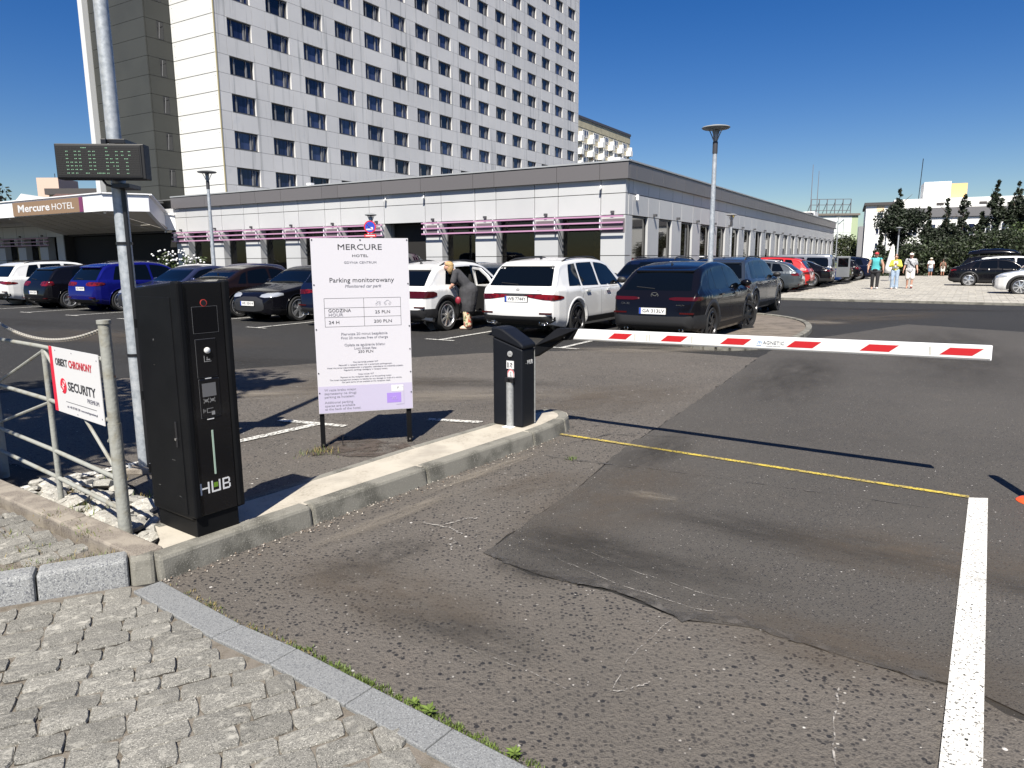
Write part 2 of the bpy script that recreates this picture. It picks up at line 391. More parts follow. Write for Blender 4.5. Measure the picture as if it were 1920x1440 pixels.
scratch([(1.22, 2.42), (1.05, 2.1), (.95, 1.85)], .005, 5); scratch([(-.55, 4.15), (-.36, 4.05), (-.30, 3.95)], .010, 6); scratch([(-.42, 4.1), (-.30, 4.2), (-.22, 4.22)], .014, 7)
scratch([(-.36, 3.9), (-.34, 3.72)], .014, 8); scratch([(-.2, 2.72), (.05, 2.55), (.2, 2.42)], .003, 9)

def line(name, a, b, w, mat, z):
    a = Vector(a); b = Vector(b); t = (b - a).normalized(); nrm = Vector((-t.y, t.x)) * (w / 2)
    structure(sheet(name, [tuple(a + nrm), tuple(a - nrm), tuple(b - nrm), tuple(b + nrm)], z, mat))
line('yellow_stop_line', (.402, 6.382), (3.06, 4.553), .050, paint_y, 0.0150)
structure(sheet('white_edge_line', [(3.045, 4.534), (3.165, 4.521), (1.148, 1.50), (1.007, 1.50)], 0.0155, paint_w))
rowA = Vector((.27, 14.4)); stepK = Vector((-2.35, 1.43)); e1 = Vector((E1.x, E1.y)); e2 = Vector((E2.x, E2.y))
for k in range(-1, 9):
    p = rowA + stepK * (k + .5) - e1 * 1.05
    line('bay_line', p, p + e1 * 5.6, .10, paint_f, 0.0152)
    line('bay_line_end', p - e2 * .35 + e1 * .0, p + e2 * .35, .09, paint_f, 0.0156)
line('bay_line', (-3.5, 4.84), (-1.93, 6.80), .10, paint_f, 0.0152)
line('bay_line_end', (-2.35, 7.0), (-1.62, 6.72), .09, paint_f, 0.0156)
line('bay_line_end', (-.85, 7.0), (-.3, 6.85), .09, paint_f, 0.0156)

# pale slab plaza to the right of the hotel
pl = [(9.6, 28.0), (17.4, 23.0), (34, 16), (64, 66), (38, 72), (33, 64), (20.5, 43.5)]
slab_m = granite('plaza_slab', (0.36, 0.34, 0.295), (0.28, 0.265, 0.23), (0.43, 0.41, 0.365), 30, 0.0, 0.1, 0.85)
slab_d = granite('plaza_slab_grey', (0.30, 0.285, 0.25), (0.24, 0.225, 0.2), (0.37, 0.355, 0.32), 30, 0.0, 0.1, 0.85)
plaza = structure(sheet('plaza', pl, 0.010, sand))
def slabs():
    big = MB(); o0 = Vector((9.6, 28.0)); near = []
    r = random.Random(5); ax = (Vector((17.4, 23.0)) - o0).normalized(); ay = Vector((-ax.y, ax.x))
    for j in range(0, 110):
        for i in range(-60, 90):
            if j * .5 > 58: continue
            c = o0 + ax * (i * .5 + .25 * (j % 2)) + ay * (j * .5 + .3)
            if not inpoly(c.x, c.y, pl): continue
            az = (c.x) / c.y
            if az > .84 or c.y > 60: continue
            near.append((c.length, c))
    near.sort(key=lambda t: t[0])
    var = []
    for k in range(6):
        m = MB(); m.box(-.238, .238, -.238, .238, 0, .022); var.append(m.mesh('plaza_slab', [slab_m if k % 3 else slab_d]))
    ang = math.atan2(ax.y, ax.x)
    for n_, (dd, c) in enumerate(near):
        if n_ < 300:
            inst('paving_slab', var[r.randrange(6)], plaza, loc=(c.x, c.y, .010 + r.uniform(0, .004)), rot=(r.gauss(0, .004), r.gauss(0, .004), ang))
        else:
            h = .238; z = .032 + r.uniform(0, .004)
            q = [c + ax * sx * h + ay * sy * h for sx, sy in ((-1, -1), (1, -1), (1, 1), (-1, 1))]
            big.add([(p.x, p.y, z) for p in q] + [(p.x, p.y, .012) for p in q], [(0, 1, 2, 3), (0, 4, 5, 1), (1, 5, 6, 2), (3, 2, 6, 7), (0, 3, 7, 4)], 0 if r.random() < .7 else 1)
    tag(big.build('paving_slab_field', [slab_m, slab_d], plaza), kind='stuff')
    kb = MB(); kb.bar((9.4, 28.1, .02), (17.4, 22.95, .02), .12, .12); kb.bar((17.4, 22.95, .02), (34, 15.95, .02), .12, .12)
    structure(kb.build('plaza_edge', conc))
slabs()

# ---------------- island with the barrier and the ticket post
def offs(P, d):
    out = []
    for i in range(len(P)):
        a = Vector(P[max(i - 1, 0)]); b = Vector(P[min(i + 1, len(P) - 1)]); t = (b - a).normalized()
        out.append((P[i][0] + -t.y * d, P[i][1] + t.x * d))
    return out
front = [(-1.79, 3.37), (-1.53, 3.735), (-1.225, 4.137), (-.92, 4.54), (-.618, 4.933), (-.22, 5.445), (.182, 5.965), (.36, 6.23), (.49, 6.47)]
nose = [(.49, 6.47), (.535, 6.62), (.53, 6.77), (.46, 6.90), (.34, 6.95), (.2, 6.88), (.1, 6.75)]
back = [(.1, 6.75), (-.29, 6.214), (-.56, 5.87), (-.825, 5.527), (-1.249, 4.919), (-1.6, 4.43), (-2.05, 3.84)]
inn = offs(front, .12)
island = structure(poly_sheet('island', offs(front, .05) + nose[1:-1] + offs(back, .03) + [(-1.9, 3.62)], .122, conc_l))
def kerb_run(P, w, top, n_per, mat, name, bev=.02, batter=.025):
    i = 0; Q = offs(P, w); lo = offs(P, -batter)
    while i < len(P) - 1:
        j = min(i + n_per, len(P) - 1); m = MB()
        g = 0.004
        A = [Vector(p) for p in P[i:j + 1]]; B = [Vector(p) for p in Q[i:j + 1]]; C = [Vector(p) for p in lo[i:j + 1]]
        t0 = (A[1] - A[0]).normalized() * g; t1 = (A[-1] - A[-2]).normalized() * g
        for X in (A, B, C): X[0] = X[0] + t0; X[-1] = X[-1] - t1
        k = len(A); vs = [(p.x, p.y, top) for p in A] + [(p.x, p.y, top) for p in B] + [(p.x, p.y, -.05) for p in C] + [(p.x, p.y, -.05) for p in B]
        fs = []
        for q in range(k - 1):
            fs += [(q, q + 1, k + q + 1, k + q), (2 * k + q, 2 * k + q + 1, q + 1, q), (k + q, k + q + 1, 3 * k + q + 1, 3 * k + q)]
        fs += [(0, k, 3 * k, 2 * k), (k - 1, 2 * k + k - 1, 3 * k + k - 1, k + k - 1)]
        m.add(vs, fs); m.build(name, mat, island, bevel=bev); i = j
kerb_run(front, .115, .128, 2, conc, 'kerb_stone')
kerb_run(nose, .10, .128, 6, conc, 'kerb_stone')
kerb_run(back, .07, .126, 3, conc, 'kerb_stone', bev=.01, batter=.005)

# ---------------- raised pavement left with granite kerb, setts, concrete edging, rubble bed
raised = structure(poly_sheet('raised_pavement', [(-6, 1.55), (-2.46, 3.17), (-2.06, 3.38), (-2.10, 3.42), (-3.2, 4.2), (-6.5, 6.6), (-8, 4)], .119, sand))
def kerb_block(pts_front, pts_back, mat, name, zt=.14, zb=-.05, bev=.018, out=.035, parent=None):
    m = MB(); a, b = [Vector(p) for p in pts_front]; c, d_ = [Vector(p) for p in pts_back]
    t = (b - a).normalized(); o = Vector((t.y, -t.x)) * out
    m.add([(a.x + o.x, a.y + o.y, zb), (b.x + o.x, b.y + o.y, zb), (b.x, b.y, zt), (a.x, a.y, zt), (c.x, c.y, zb), (d_.x, d_.y, zb), (d_.x, d_.y, zt), (c.x, c.y, zt)],
          [(0, 1, 2, 3), (3, 2, 6, 7), (7, 6, 5, 4), (0, 3, 7, 4), (1, 5, 6, 2)])
    return m.build(name, mat, parent, bevel=bev)
f0, f1 = Vector((-2.403, 3.10)), Vector((-1.929, 3.335)); t = (f1 - f0).normalized(); nn = Vector((-t.y, t.x))
def kpt(s, off=0): p = f0 + t * s + nn * off; return (p.x, p.y)
for s0, s1 in ((-3.0, -1.9), (-1.895, -.875), (-.868, .142), (.150, .535)):
    kerb_block((kpt(s0), kpt(s1)), (kpt(s0, .13), kpt(s1, .13)), gran_k, 'kerb_stone', parent=raised)
kerb_block((kpt(.545), kpt(.655, -.005)), (kpt(.53, .2), kpt(.66, .14)), conc, 'kerb_stone', zt=.137, bev=.02, parent=raised)
e0, e1_ = Vector((-1.86, 3.43)), Vector((-3.24, 4.40)); t2 = (e1_ - e0).normalized(); n2 = Vector((t2.y, -t2.x))
for s0, s1 in ((.0, .82), (.826, 1.80), (1.806, 2.8), (2.806, 3.8)):
    a = e0 + t2 * s0; b = e0 + t2 * s1
    m = MB(); w = n2 * .075; vs = [a - w, b - w, b + w, a + w]
    m.prism([(p.x, p.y) for p in vs], -.05, .141); m.build('edging_stone', conc_b, raised, bevel=.012)
# setts
dirt_m = M('joint_dirt', (0.05, 0.044, 0.036), .95)
def sett_variants(n, hard=True):
    out = []
    for k in range(n):
        r = random.Random(100 + k); m = MB(); nx, ny = 4, 3; vs = []
        for lay, (z, sh) in enumerate(((-.06, 1.0), (-.008, 1.0), (0.0, .955))):
            ring = []
            for i in range(nx): ring.append((-0.5 + i / nx, -0.5))
            for i in range(ny): ring.append((0.5, -0.5 + i / ny))
            for i in range(nx): ring.append((0.5 - i / nx, 0.5))
            for i in range(ny): ring.append((-0.5, 0.5 - i / ny))
            if lay == 0: jit = [(r.gauss(0, .009), r.gauss(0, .026)) for _ in ring]
            for (x, y), (jx, jy) in zip(ring, jit):
                cxy = 1 - .07 * (abs(x) * 2) ** 4 * (abs(y) * 2) ** 4
                vs.append(((x + jx) * sh * cxy, (y + jy) * sh * cxy, z + (r.gauss(0, .0022) if lay else 0)))
        N = 2 * (nx + ny)
        for lay in range(2):
            for i in range(N): m.f.append((lay * N + i, lay * N + (i + 1) % N, (lay + 1) * N + (i + 1) % N, (lay + 1) * N + i)); m.mi.append(0)
        vs.append((r.gauss(0, .03), r.gauss(0, .03), .004)); m.v = vs
        for i in range(N): m.f.append((2 * N + i, 2 * N + (i + 1) % N, 3 * N)); m.mi.append(0)
        m.mi = [1] * N + [0] * (2 * N)
        out.append(m.mesh('sett', [sett_m, dirt_m]))
    return out
SETT = sett_variants(14)
def lay_setts(parent, poly, z, ang, w, l0, l1, gap, seed, org=(0, 0), rgap=.003):
    r = random.Random(seed); ca, sa = math.cos(R(ang)), math.sin(R(ang)); n = 0
    us = [((x - org[0]) * ca + (y - org[1]) * sa) for x, y in poly]; vs = [(-(x - org[0]) * sa + (y - org[1]) * ca) for x, y in poly]
    v = min(vs)
    while v < max(vs):
        h = w * r.uniform(.88, 1.12); u = min(us) + r.uniform(-l1, 0)
        while u < max(us):
            ln = r.uniform(l0, l1)
            cu, cv = u + ln / 2, v + h / 2 + .012 * math.sin(u * 3)
            x, y = org[0] + cu * ca - cv * sa, org[1] + cu * sa + cv * ca
            ok = all(inpoly(org[0] + (cu + a * ln * .5) * ca - (cv + b * h * .5) * sa, org[1] + (cu + a * ln * .5) * sa + (cv + b * h * .5) * ca, poly) for a, b in ((-.85, 0), (.85, 0), (0, .7), (0, -.7)))
            if not ok and ln > .10:
                ln *= .55; cu = u + ln / 2; x, y = org[0] + cu * ca - cv * sa, org[1] + cu * sa + cv * ca
                ok = all(inpoly(org[0] + (cu + a * ln * .5) * ca - (cv + b * h * .5) * sa, org[1] + (cu + a * ln * .5) * sa + (cv + b * h * .5) * ca, poly) for a, b in ((-.8, 0), (.8, 0), (0, .6), (0, -.6)))
            if ok and y / max(.1, abs(x)) > 0.9:
                o = inst('paving_stone', SETT[r.randrange(len(SETT))], parent, loc=(x, y, z + r.gauss(0, .003)), rot=(r.gauss(0, .02), r.gauss(0, .02), R(ang) + r.gauss(0, .02) + (math.pi if r.random() < .5 else 0)),
                     scale=(ln - gap, h - rgap, 1)); n += 1
            u += ln
        v += h
    return n
so_ = [(-1.757, 3.318), (-1.197, 2.885), (-.889, 2.685), (-.527, 2.415), (-.208, 2.175), (.07, 1.965), (.5, 1.62)]
si_ = offs(so_, -.135)
pave_poly = [(-2.75, 2.92), (-2.38, 3.055), (-1.90, 3.265)] + [(x + .012, y + .014) for x, y in si_[:6]] + [(.2, 1.5), (-2.2, 1.3), (-4.5, 2.0)]
pavement = structure(sheet('pavement', [(-2.9, 2.85), (-2.395, 3.075), (-1.90, 3.285), (-1.80, 3.28), (-1.23, 2.87), (-.55, 2.35), (.3, 1.5), (-1, .4), (-5, 1.2)], .0175, sand))
lay_setts(pavement, pave_poly, .0275, 26.5, .116, .14, .235, .0005, 11, (-1.7, 2.1))
lay_setts(raised, [(-2.50, 3.26), (-2.08, 3.44), (-3.16, 4.18), (-5.2, 5.6), (-5.5, 3.2), (-3.5, 2.75)], .128, 47, .122, .13, .20, .006, 12, (-2.4, 3.4))
# flush granite strip between setts and road
for i in range(len(so_) - 1):
    a, b = Vector(so_[i]), Vector(so_[i + 1]); c, d_ = Vector(si_[i]), Vector(si_[i + 1]); g = (b - a).normalized() * .0025
    m = MB(); m.prism([tuple(a + g), tuple(c + g), tuple(d_ - g), tuple(b - g)], -.05, .032); m.build('strip_stone', gran_s, pavement, bevel=.005)
# rubble bed
bed = [(-2.09, 3.68), (-3.30, 4.50), (-3.42, 4.95), (-3.05, 5.05), (-2.70, 4.75), (-2.28, 4.25), (-2.0, 3.86)]
rubble = structure(poly_sheet('rubble_bed', ragged(bed, .15, .02, 8), .020, soil))
def rubble_mesh(k):
    r = random.Random(300 + k); m = MB(); m.ell((0, 0, 0), (1, 1, 1), 8, 5)
    m.v = [(x * r.uniform(.78, 1.12), y * r.uniform(.78, 1.12), max(-.4, min(.62, z)) * r.uniform(.85, 1.1)) for x, y, z in m.v]; return m.mesh('rubble', rub_m)
RUB = [rubble_mesh(k) for k in range(8)]
rr = random.Random(77); placed = []
for _ in range(3000):
    x, y = rr.uniform(-3.45, -1.95), rr.uniform(3.6, 5.05)
    if not inpoly(x, y, bed): continue
    s = rr.uniform(.045, .10)
    if any((x - a) ** 2 + (y - b) ** 2 < (.74 * (s + c)) ** 2 for a, b, c in placed): continue
    if len(placed) > 110: break
    placed.append((x, y, s))
    inst('stone', RUB[rr.randrange(8)], rubble, loc=(x, y, .035 + s * .25), rot=(rr.gauss(0, .2), rr.gauss(0, .2), rr.uniform(0, 6.3)), scale=(s * rr.uniform(1.0, 1.5), s * rr.uniform(.8, 1.1), s * .6))
# planted oval in front of the black cars
oval = [(3.4, 12.3), (4.5, 12.5), (5.4, 13.5), (6.6, 15.6), (7.2, 17.5), (7.15, 19.0), (6.6, 20.2), (5.8, 19.6), (4.6, 16.5), (3.1, 13.4)]
oval_s = chaikin(oval, 2)
structure(poly_sheet('traffic_island', oval_s, .06, M('weathered_asphalt', (0.15, 0.125, 0.10), .95, var=[(3, (0.09, 0.075, 0.06), .45, .6), (60, (.22, .19, .16), .55, .7)], bump=(50, .5))))
ki = structure(bpy.data.objects.new('traffic_island_kerb', None)); COL.objects.link(ki)
oc = [Vector(p) for p in oval_s]
for i in range(len(oc)):
    a, b = oc[i], oc[(i + 1) % len(oc)]
    tt = (b - a).normalized() * .012
    m = MB(); m.bar((a.x + tt.x, a.y + tt.y, .03), (b.x - tt.x, b.y - tt.y, .03), .13, .13); m.build('kerb_stone', conc, ki, bevel=.015)
def stain_mat(name, col, strength, nscale=3.0):
    m = bpy.data.materials.new(name); m.use_nodes = True; n = m.node_tree; b = n.nodes['Principled BSDF']; L = n.links.new
    b.inputs['Base Color'].default_value = (*col, 1); b.inputs['Roughness'].default_value = .9; b.inputs['Specular IOR Level'].default_value = .2
    tc = n.nodes.new('ShaderNodeTexCoord'); oi = n.nodes.new('ShaderNodeObjectInfo'); ln = n.nodes.new('ShaderNodeVectorMath'); ln.operation = 'LENGTH'; L(tc.outputs['Object'], ln.inputs[0])
    fo = n.nodes.new('ShaderNodeMapRange'); fo.interpolation_type = 'SMOOTHSTEP'; fo.inputs[1].default_value = 1.0; fo.inputs[2].default_value = .1; L(ln.outputs['Value'], fo.inputs[0])
    nz = n.nodes.new('ShaderNodeTexNoise'); nz.noise_dimensions = '4D'; nz.inputs['Scale'].default_value = nscale; nz.inputs['Detail'].default_value = 7; nz.inputs['Roughness'].default_value = .65; L(tc.outputs['Object'], nz.inputs['Vector'])
    ml = n.nodes.new('ShaderNodeMath'); ml.operation = 'MULTIPLY'; ml.inputs[1].default_value = 50; L(oi.outputs['Random'], ml.inputs[0]); L(ml.outputs[0], nz.inputs['W'])
    nr = n.nodes.new('ShaderNodeMapRange'); nr.inputs[1].default_value = .32; nr.inputs[2].default_value = .66; nr.inputs[4].default_value = strength; L(nz.outputs['Fac'], nr.inputs[0])
    mu = n.nodes.new('ShaderNodeMath'); mu.operation = 'MULTIPLY'; L(fo.outputs[0], mu.inputs[0]); L(nr.outputs[0], mu.inputs[1])
    tr = n.nodes.new('ShaderNodeBsdfTransparent'); ms = n.nodes.new('ShaderNodeMixShader'); L(mu.outputs[0], ms.inputs[0]); L(tr.outputs[0], ms.inputs[1]); L(b.outputs[0], ms.inputs[2]); L(ms.outputs[0], n.nodes['Material Output'].inputs['Surface'])
    return m
st_dark = stain_mat('tyre_stain', (0.036, 0.034, 0.032), .52); st_brown = stain_mat('brown_stain', (0.105, 0.085, 0.066), .5); st_pale = stain_mat('dust_stain', (0.25, 0.22, 0.18), .6, 2.2)
sq = MB(); sq.add([(math.cos(a * .5236), math.sin(a * .5236), 0) for a in range(12)], [tuple(range(12))])
STN = {k: sq.mesh('stain', m_) for k, m_ in (('d', st_dark), ('b', st_brown), ('p', st_pale))}
zst = .0140
for kind, x, y, rx, ry, rot in (('d', .62, 3.55, .95, .42, -25), ('d', .35, 3.85, .5, .3, -30), ('d', 1.6, 3.9, 1.2, .35, -33), ('d', -.75, 3.6, .6, .28, 40), ('d', -.3, 2.9, .7, .22, -30), ('d', .05, 3.45, .35, .16, -35), ('b', .7, 4.6, 1.2, .6, 50), ('b', 2.2, 3.6, 1.0, .5, -20), ('b', -.6, 3.2, .9, .4, -30),
                               ('b', 1.5, 2.6, 1.0, .4, -30), ('d', 1.25, 5.8, .9, .3, 55), ('d', 3.8, 9.5, 3.0, .8, 60), ('b', 1.0, 8.0, 2.0, 1.0, 30), ('d', -.6, 9.2, 2.2, .5, -10), ('b', -2.4, 9.0, 2.5, .9, 10), ('p', -.9, 8.2, 2.4, .55, 5), ('p', 2.4, 12.5, 2.0, .6, 0), ('p', -.75, 4.25, .9, .10, 53),
                               ('p', -.2, 5.2, .9, .10, 52), ('p', -3.4, 8.4, 1.6, .5, 0), ('d', -5, 11.5, 4, 1.0, -20), ('b', -8, 15, 5, 1.5, -25), ('d', -14, 19.5, 6, 1.2, -30), ('d', 7.5, 12, 5, 1.2, 60), ('b', 9.5, 19, 5, 1.6, 30), ('d', 12, 22, 5, 1.0, -20), ('p', 7.6, 17.6, .9, .8, 0), ('b', .15, 4.9, .6, .25, 40), ('p', .95, 4.6, .25, .1, -30), ('d', 2.55, 3.15, .5, .2, -35)):
    o_ = structure(inst('road_stain', STN[kind], None, loc=(x, y, zst), rot=(0, 0, R(rot)), scale=(rx, ry, 1))); zst += .00012
soil_p = poly_sheet('soil_patch', ragged([(-1.72, 5.75), (-1.2, 5.62), (-.85, 5.75), (-.95, 6.05), (-1.35, 6.25), (-1.6, 6.4), (-1.66, 6.05)], .08, .03, 13), .0132, M('dirt_stain', (0.065, 0.05, 0.04), .95, wear=(6, .38, .6)))
# ------------------------------------------------------------------ hotel: podium, tower, entrance canopy
pan_l = M('light_grey_panel', (0.47, 0.475, 0.475), .5, var=[(.35, (0.43, 0.435, 0.44), .4, .65)], rnd=.025)
pan_t = M('tower_panel', (0.615, 0.608, 0.60), .5, var=[(.22, (0.56, 0.555, 0.55), .4, .65), (1.1, (0.52, 0.53, 0.54), .62, .8)], rnd=.035, streak=(2.6, (.36, .365, .365), .56, .70))
pan_w = M('tower_white_panel', (0.60, 0.605, 0.59), .5, rnd=.015)
pan_d = M('tower_dark_panel', (0.038, 0.040, 0.036), .6, var=[(.4, (0.044, 0.046, 0.041), .4, .6)], rnd=.06)  # wing panels: one dark grey tone, far darker than the white end panels
fas = M('fascia_grey', (0.122, 0.115, 0.117), .45, rnd=.04)
cop = M('coping_metal', (0.36, 0.37, 0.375), .45, .2)
core_m = M('dark_core', (0.05, 0.05, 0.05), .8)
intr = M('dark_interior', (0.010, 0.009, 0.008), .8)
glass_d = M('window_glass_dark', (0.004, 0.005, 0.008), .03, spec=.9)
glass_b = M('window_glass_blue', (0.012, 0.020, 0.055), .04, spec=1.0)
glass_br = M('window_glass_bronze', (0.010, 0.007, 0.005), .03, spec=1.0)
glass_t = M('window_glass_clear', (0.02, 0.02, 0.02), .03, trans=(.55, .52, .48))
frm = M('window_frame_grey', (0.045, 0.047, 0.05), .5)
mul = M('window_mullion_grey', (0.19, 0.19, 0.195), .5)
curt = M('gold_curtain', (0.34, 0.20, 0.06), .8, var=[(3.0, (0.05, 0.03, 0.02), .45, .55)])
pink = M('mauve_bar', (0.44, 0.24, 0.37), .4)
roof_m = M('roof_felt', (0.12, 0.12, 0.12), .9)

hp = thing('hotel_podium', 'long low hotel wing of light grey panels with grey fascia and mauve bars', 'building', tuple(CORNER), RZ)
# local: x runs back along the right facade, y along the left facade; facades are the planes y = 0 and x = 0
G = .014
PX, PY = 59.0, 62.0
m = MB(); m.box(.62, PX - .3, .62, PY, 0, 3.28); m.build('interior_core', intr, hp)
m = MB(); m.box(.3, PX - .02, .3, PY, 3.32, 5.16); m.build('wall_core', core_m, hp)
m = MB(); m.box(-.1, PX, -.1, PY, 5.17, 5.22); m.build('roof', roof_m, hp)
def lpanel(y0, y1, z0, z1, d=.30, mat=pan_l, name='panel'):
    m = MB(); m.box(0, d, y0 + G, y1 - G, z0 + G, z1 - G); return m.build(name, mat, hp)
def rpanel(x0, x1, z0, z1, d=.30, mat=pan_l, name='panel'):
    m = MB(); m.box(x0 + G, x1 - G, 0, d, z0 + G, z1 - G); return m.build(name, mat, hp)
# corner pillar (one piece with both faces)
for z0, z1 in ((0, .45), (.45, 1.72), (1.72, 3.30)):
    m = MB(); m.box(0, .55, 0, 1.06 - G, z0 + G, z1 - G) if False else m.prism([(0, 0), (.72, 0), (.72, .5), (.5, .5), (.5, 1.06 - G), (0, 1.06 - G)], z0 + G, z1 - G); m.build('corner_panel', pan_l, hp)
LP = [(2.97, 4.08), (6.0, 7.1), (8.95, 9.88), (12.35, 13.3), (15.2, 16.3), (18.2, 19.3), (21.3, 22.5), (24.4, 25.6), (27.6, 28.7)]
LP2 = [(43.6, 44.7), (46.7, 47.8), (49.8, 50.9), (52.9, 54.0), (56.0, 57.1), (59.1, 60.2)]
edges = [0.0, 1.06] + [v for p in LP for v in p]
for a, b in zip(edges, edges[1:]):
    lpanel(a if a else .0, b, 3.30, 4.13); lpanel(a, b, 4.13, 4.70)
e2_ = [41.4] + [v for p in LP2 for v in p]
for a, b in zip(e2_, e2_[1:]):
    lpanel(a, b, 3.30, 4.13); lpanel(a, b, 4.13, 4.70)
lpanel(28.7, 41.4, 4.2, 4.70)
for a, b in LP + LP2:
    for z0, z1 in ((0, 1.72), (1.72, 3.30)):
        m = MB(); m.box(0, .5, a, b, z0 + G, z1 - G); m.build('pillar_panel', pan_l, hp)
def lwindow(a, b):
    m = MB(); w = .06
    m.box(.40, .47, a + .01, a + w, .3, 3.29); m.box(.40, .47, b - w, b - .01, .3, 3.29); m.box(.40, .47, a + w, b - w, 3.2, 3.29); m.box(.40, .47, a + w, b - w, .05, .36)
    f = m.build('window', frm, hp); m = MB(); m.box(.43, .44, a + w, b - w, .36, 3.2); m.build('pane', glass_t, f)
    m = MB(); n = 14
    for c0, c1 in ((a + .07, a + .07 + (b - a) * .24), (b - .07 - (b - a) * (.08 if a < 10 else .55), b - .07)):
        pts = [(.54 + .02 * math.sin(i * 2.1), c0 + (c1 - c0) * i / n) for i in range(n + 1)]
        m.add([(x, y, .3) for x, y in pts] + [(x, y, 3.2) for x, y in pts], [(i, i + 1, n + 2 + i, n + 1 + i) for i in range(n)])
        m.add([(x + .008, y, .3) for x, y in pts] + [(x + .008, y, 3.2) for x, y in pts], [(i, n + 1 + i, n + 2 + i, i + 1) for i in range(n)])
    tag(m.build('curtain', curt, f), kind=None)
for (a, b), (c, d_) in zip([(0, 1.06)] + LP, LP):
    if b < 9.8 and True and not (b > 9.7): lwindow(b, c)
    elif b > 12: lwindow(b, c)
for (a, b), (c, d_) in zip(LP2, LP2[1:]): lwindow(b, c)
# side entrance recess
m = MB(); m.box(.5, 2.6, 9.9, 9.98, 0, 3.28); m.box(.5, 2.6, 12.25, 12.33, 0, 3.28); m.box(2.6, 2.7, 9.9, 12.33, 0, 3.28); m.build('recess_wall', M('recess_grey', (.20, .195, .19), .7), hp)
m = MB(); m.box(2.5, 2.59, 10.2, 12.1, 0, 2.5); dd = m.build('side_door', glass_d, hp)
# bars
for y0, y1 in ((0.0, 9.93), (12.3, 28.75), (42.9, 61)):
    for z in (2.76, 3.0, 3.24):
        m = MB(); m.box(-.26, -.21, y0, y1, z - .03, z + .03); m.build('mauve_bar', pink, hp)
    for a, b in [(0, 1.06)] + LP + LP2:
        if a < y0 - .1 or b > y1 + .1: continue
        for y in ((a + .04, b - .08) if a > .1 else (b - .08,)):
            m = MB(); m.box(-.205, -.001, y, y + .045, 2.72, 3.29); m.build('bar_bracket', white_m, hp)
mauve_g = M('mauve_grey_panel', (.135, .112, .128), .6)
for a, b in [(0, 1.06)] + LP + LP2:
    m = MB(); m.box(-.018, -.0012, a + .02, b - .03, 2.62, 3.16); m.build('bar_backing', mauve_g, hp)
lamp_d = M('lamp_housing_dark', (.06, .06, .065), .5)
for a, b in [(0, 1.06)] + LP + LP2:
    m = MB(); m.box(-.12, -.001, (a + b) / 2 - .06, (a + b) / 2 + .06, 3.36, 3.46); m.build('wall_lamp', lamp_d, hp)
# right facade
RW = [(.73 + 3.07 * k, .73 + 3.07 * k + 1.75) for k in range(19)]
ex = [0.0] + [v for p in RW for v in p] + [PX]
for a, b in zip(ex, ex[1:]):
    rpanel(a if a else .305, b, 3.30, 4.13); rpanel(a if a else .305, b, 4.13, 4.70)
for i, (a, b) in enumerate(RW):
    m = MB(); w = .05
    m.box(a + .01, a + w, .10, .16, .3, 3.29); m.box(b - w, b - .01, .10, .16, .3, 3.29); m.box(a + w, b - w, .10, .16, 3.22, 3.29); m.box(a + w, b - w, .10, .16, .05, .36)
    f = m.build('window', frm, hp); m = MB(); m.box(a + w, b - w, .125, .135, .36, 3.22); m.build('pane', glass_br, f)
    c = RW[i + 1][0] if i + 1 < len(RW) else PX
    for z0, z1 in ((0, .45), (.45, 1.72), (1.72, 3.30)):
        m = MB(); m.box(b, c, 0, .25, z0 + G, z1 - G); m.build('pillar_panel', pan_l, hp)
    m = MB(); m.box((b + c) / 2 - .07, (b + c) / 2 + .07, -.14, -.001, 3.36, 3.46); m.build('wall_lamp', lamp_d, hp)
# fascia and coping
ov = .15
yb = [0 - ov, 1.06, 2.97, 6.0, 7.1, 10.0, 12.35, 15.2, 16.3, 19.3, 21.3, 22.5, 25.6, 28.75]
for a, b in zip(yb, yb[1:]):
    m = MB(); m.box(-ov, -.002, a + G * .6, b - G * .6, 4.66, 5.255); m.build('fascia_panel', fas, hp)
xb = [0.0] + [v for k in range(19) for v in (.73 + 3.07 * k, .73 + 3.07 * k + 1.75)] + [PX]
for a, b in zip(xb, xb[1:]):
    m = MB(); m.box(a + G * .6, b - G * .6, -ov, -.002, 4.66, 5.255); m.build('fascia_panel', fas, hp)
m = MB(); m.box(-ov + .03, .1, -ov + .03, 28.7, 5.255, 5.30); m.box(.1, PX, -ov + .03, .1, 5.255, 5.30); m.build('shadow_gap', black, hp)
m = MB(); m.box(-ov - .03, .25, -ov - .03, 28.75, 5.30, 5.36); m.build('coping', cop, hp)
m = MB(); m.box(.25, PX, -ov - .03, .25, 5.30, 5.36); m.build('coping', cop, hp)
m = MB(); m.box(-.02, .25, 41, PY, 4.70, 5.25); m.build('parapet', pan_l, hp)
# cameras
for y, z in ((12.2, 4.5), (9.9, 4.5), (1.05, 4.45)):
    m = MB(); m.tube([(-.001, y, z), (-.06, y, z), (-.06, y, z - .07)], .018, 8); m.tube([(-.05, y, z - .08), (-.22, y - .04, z - .13)], .05, 10); m.build('security_camera', white_m, hp)
m = MB(); m.tube([(1.0, -.001, 4.05), (1.0, -.09, 4.05)], .02, 8); m.tube([(1.0, -.09, 4.12), (1.0, -.09, 3.90)], .06, 10); m.build('security_camera', white_m, hp)
m = MB(); m.tube([(16.0, -.001, 3.95), (16.0, -.12, 3.95)], .06, 8); m.build('yellow_beacon', M('beacon_yellow', (.6, .42, .03), .4), hp)
m = MB(); m.box(.3, 1.1, .4, .8, 5.36, 5.52); m.build('roof_unit', white_m, hp)
m = MB(); m.box(.0, .25, 17.2, 17.5, 5.36, 5.50); m.build('roof_unit', white_m, hp)

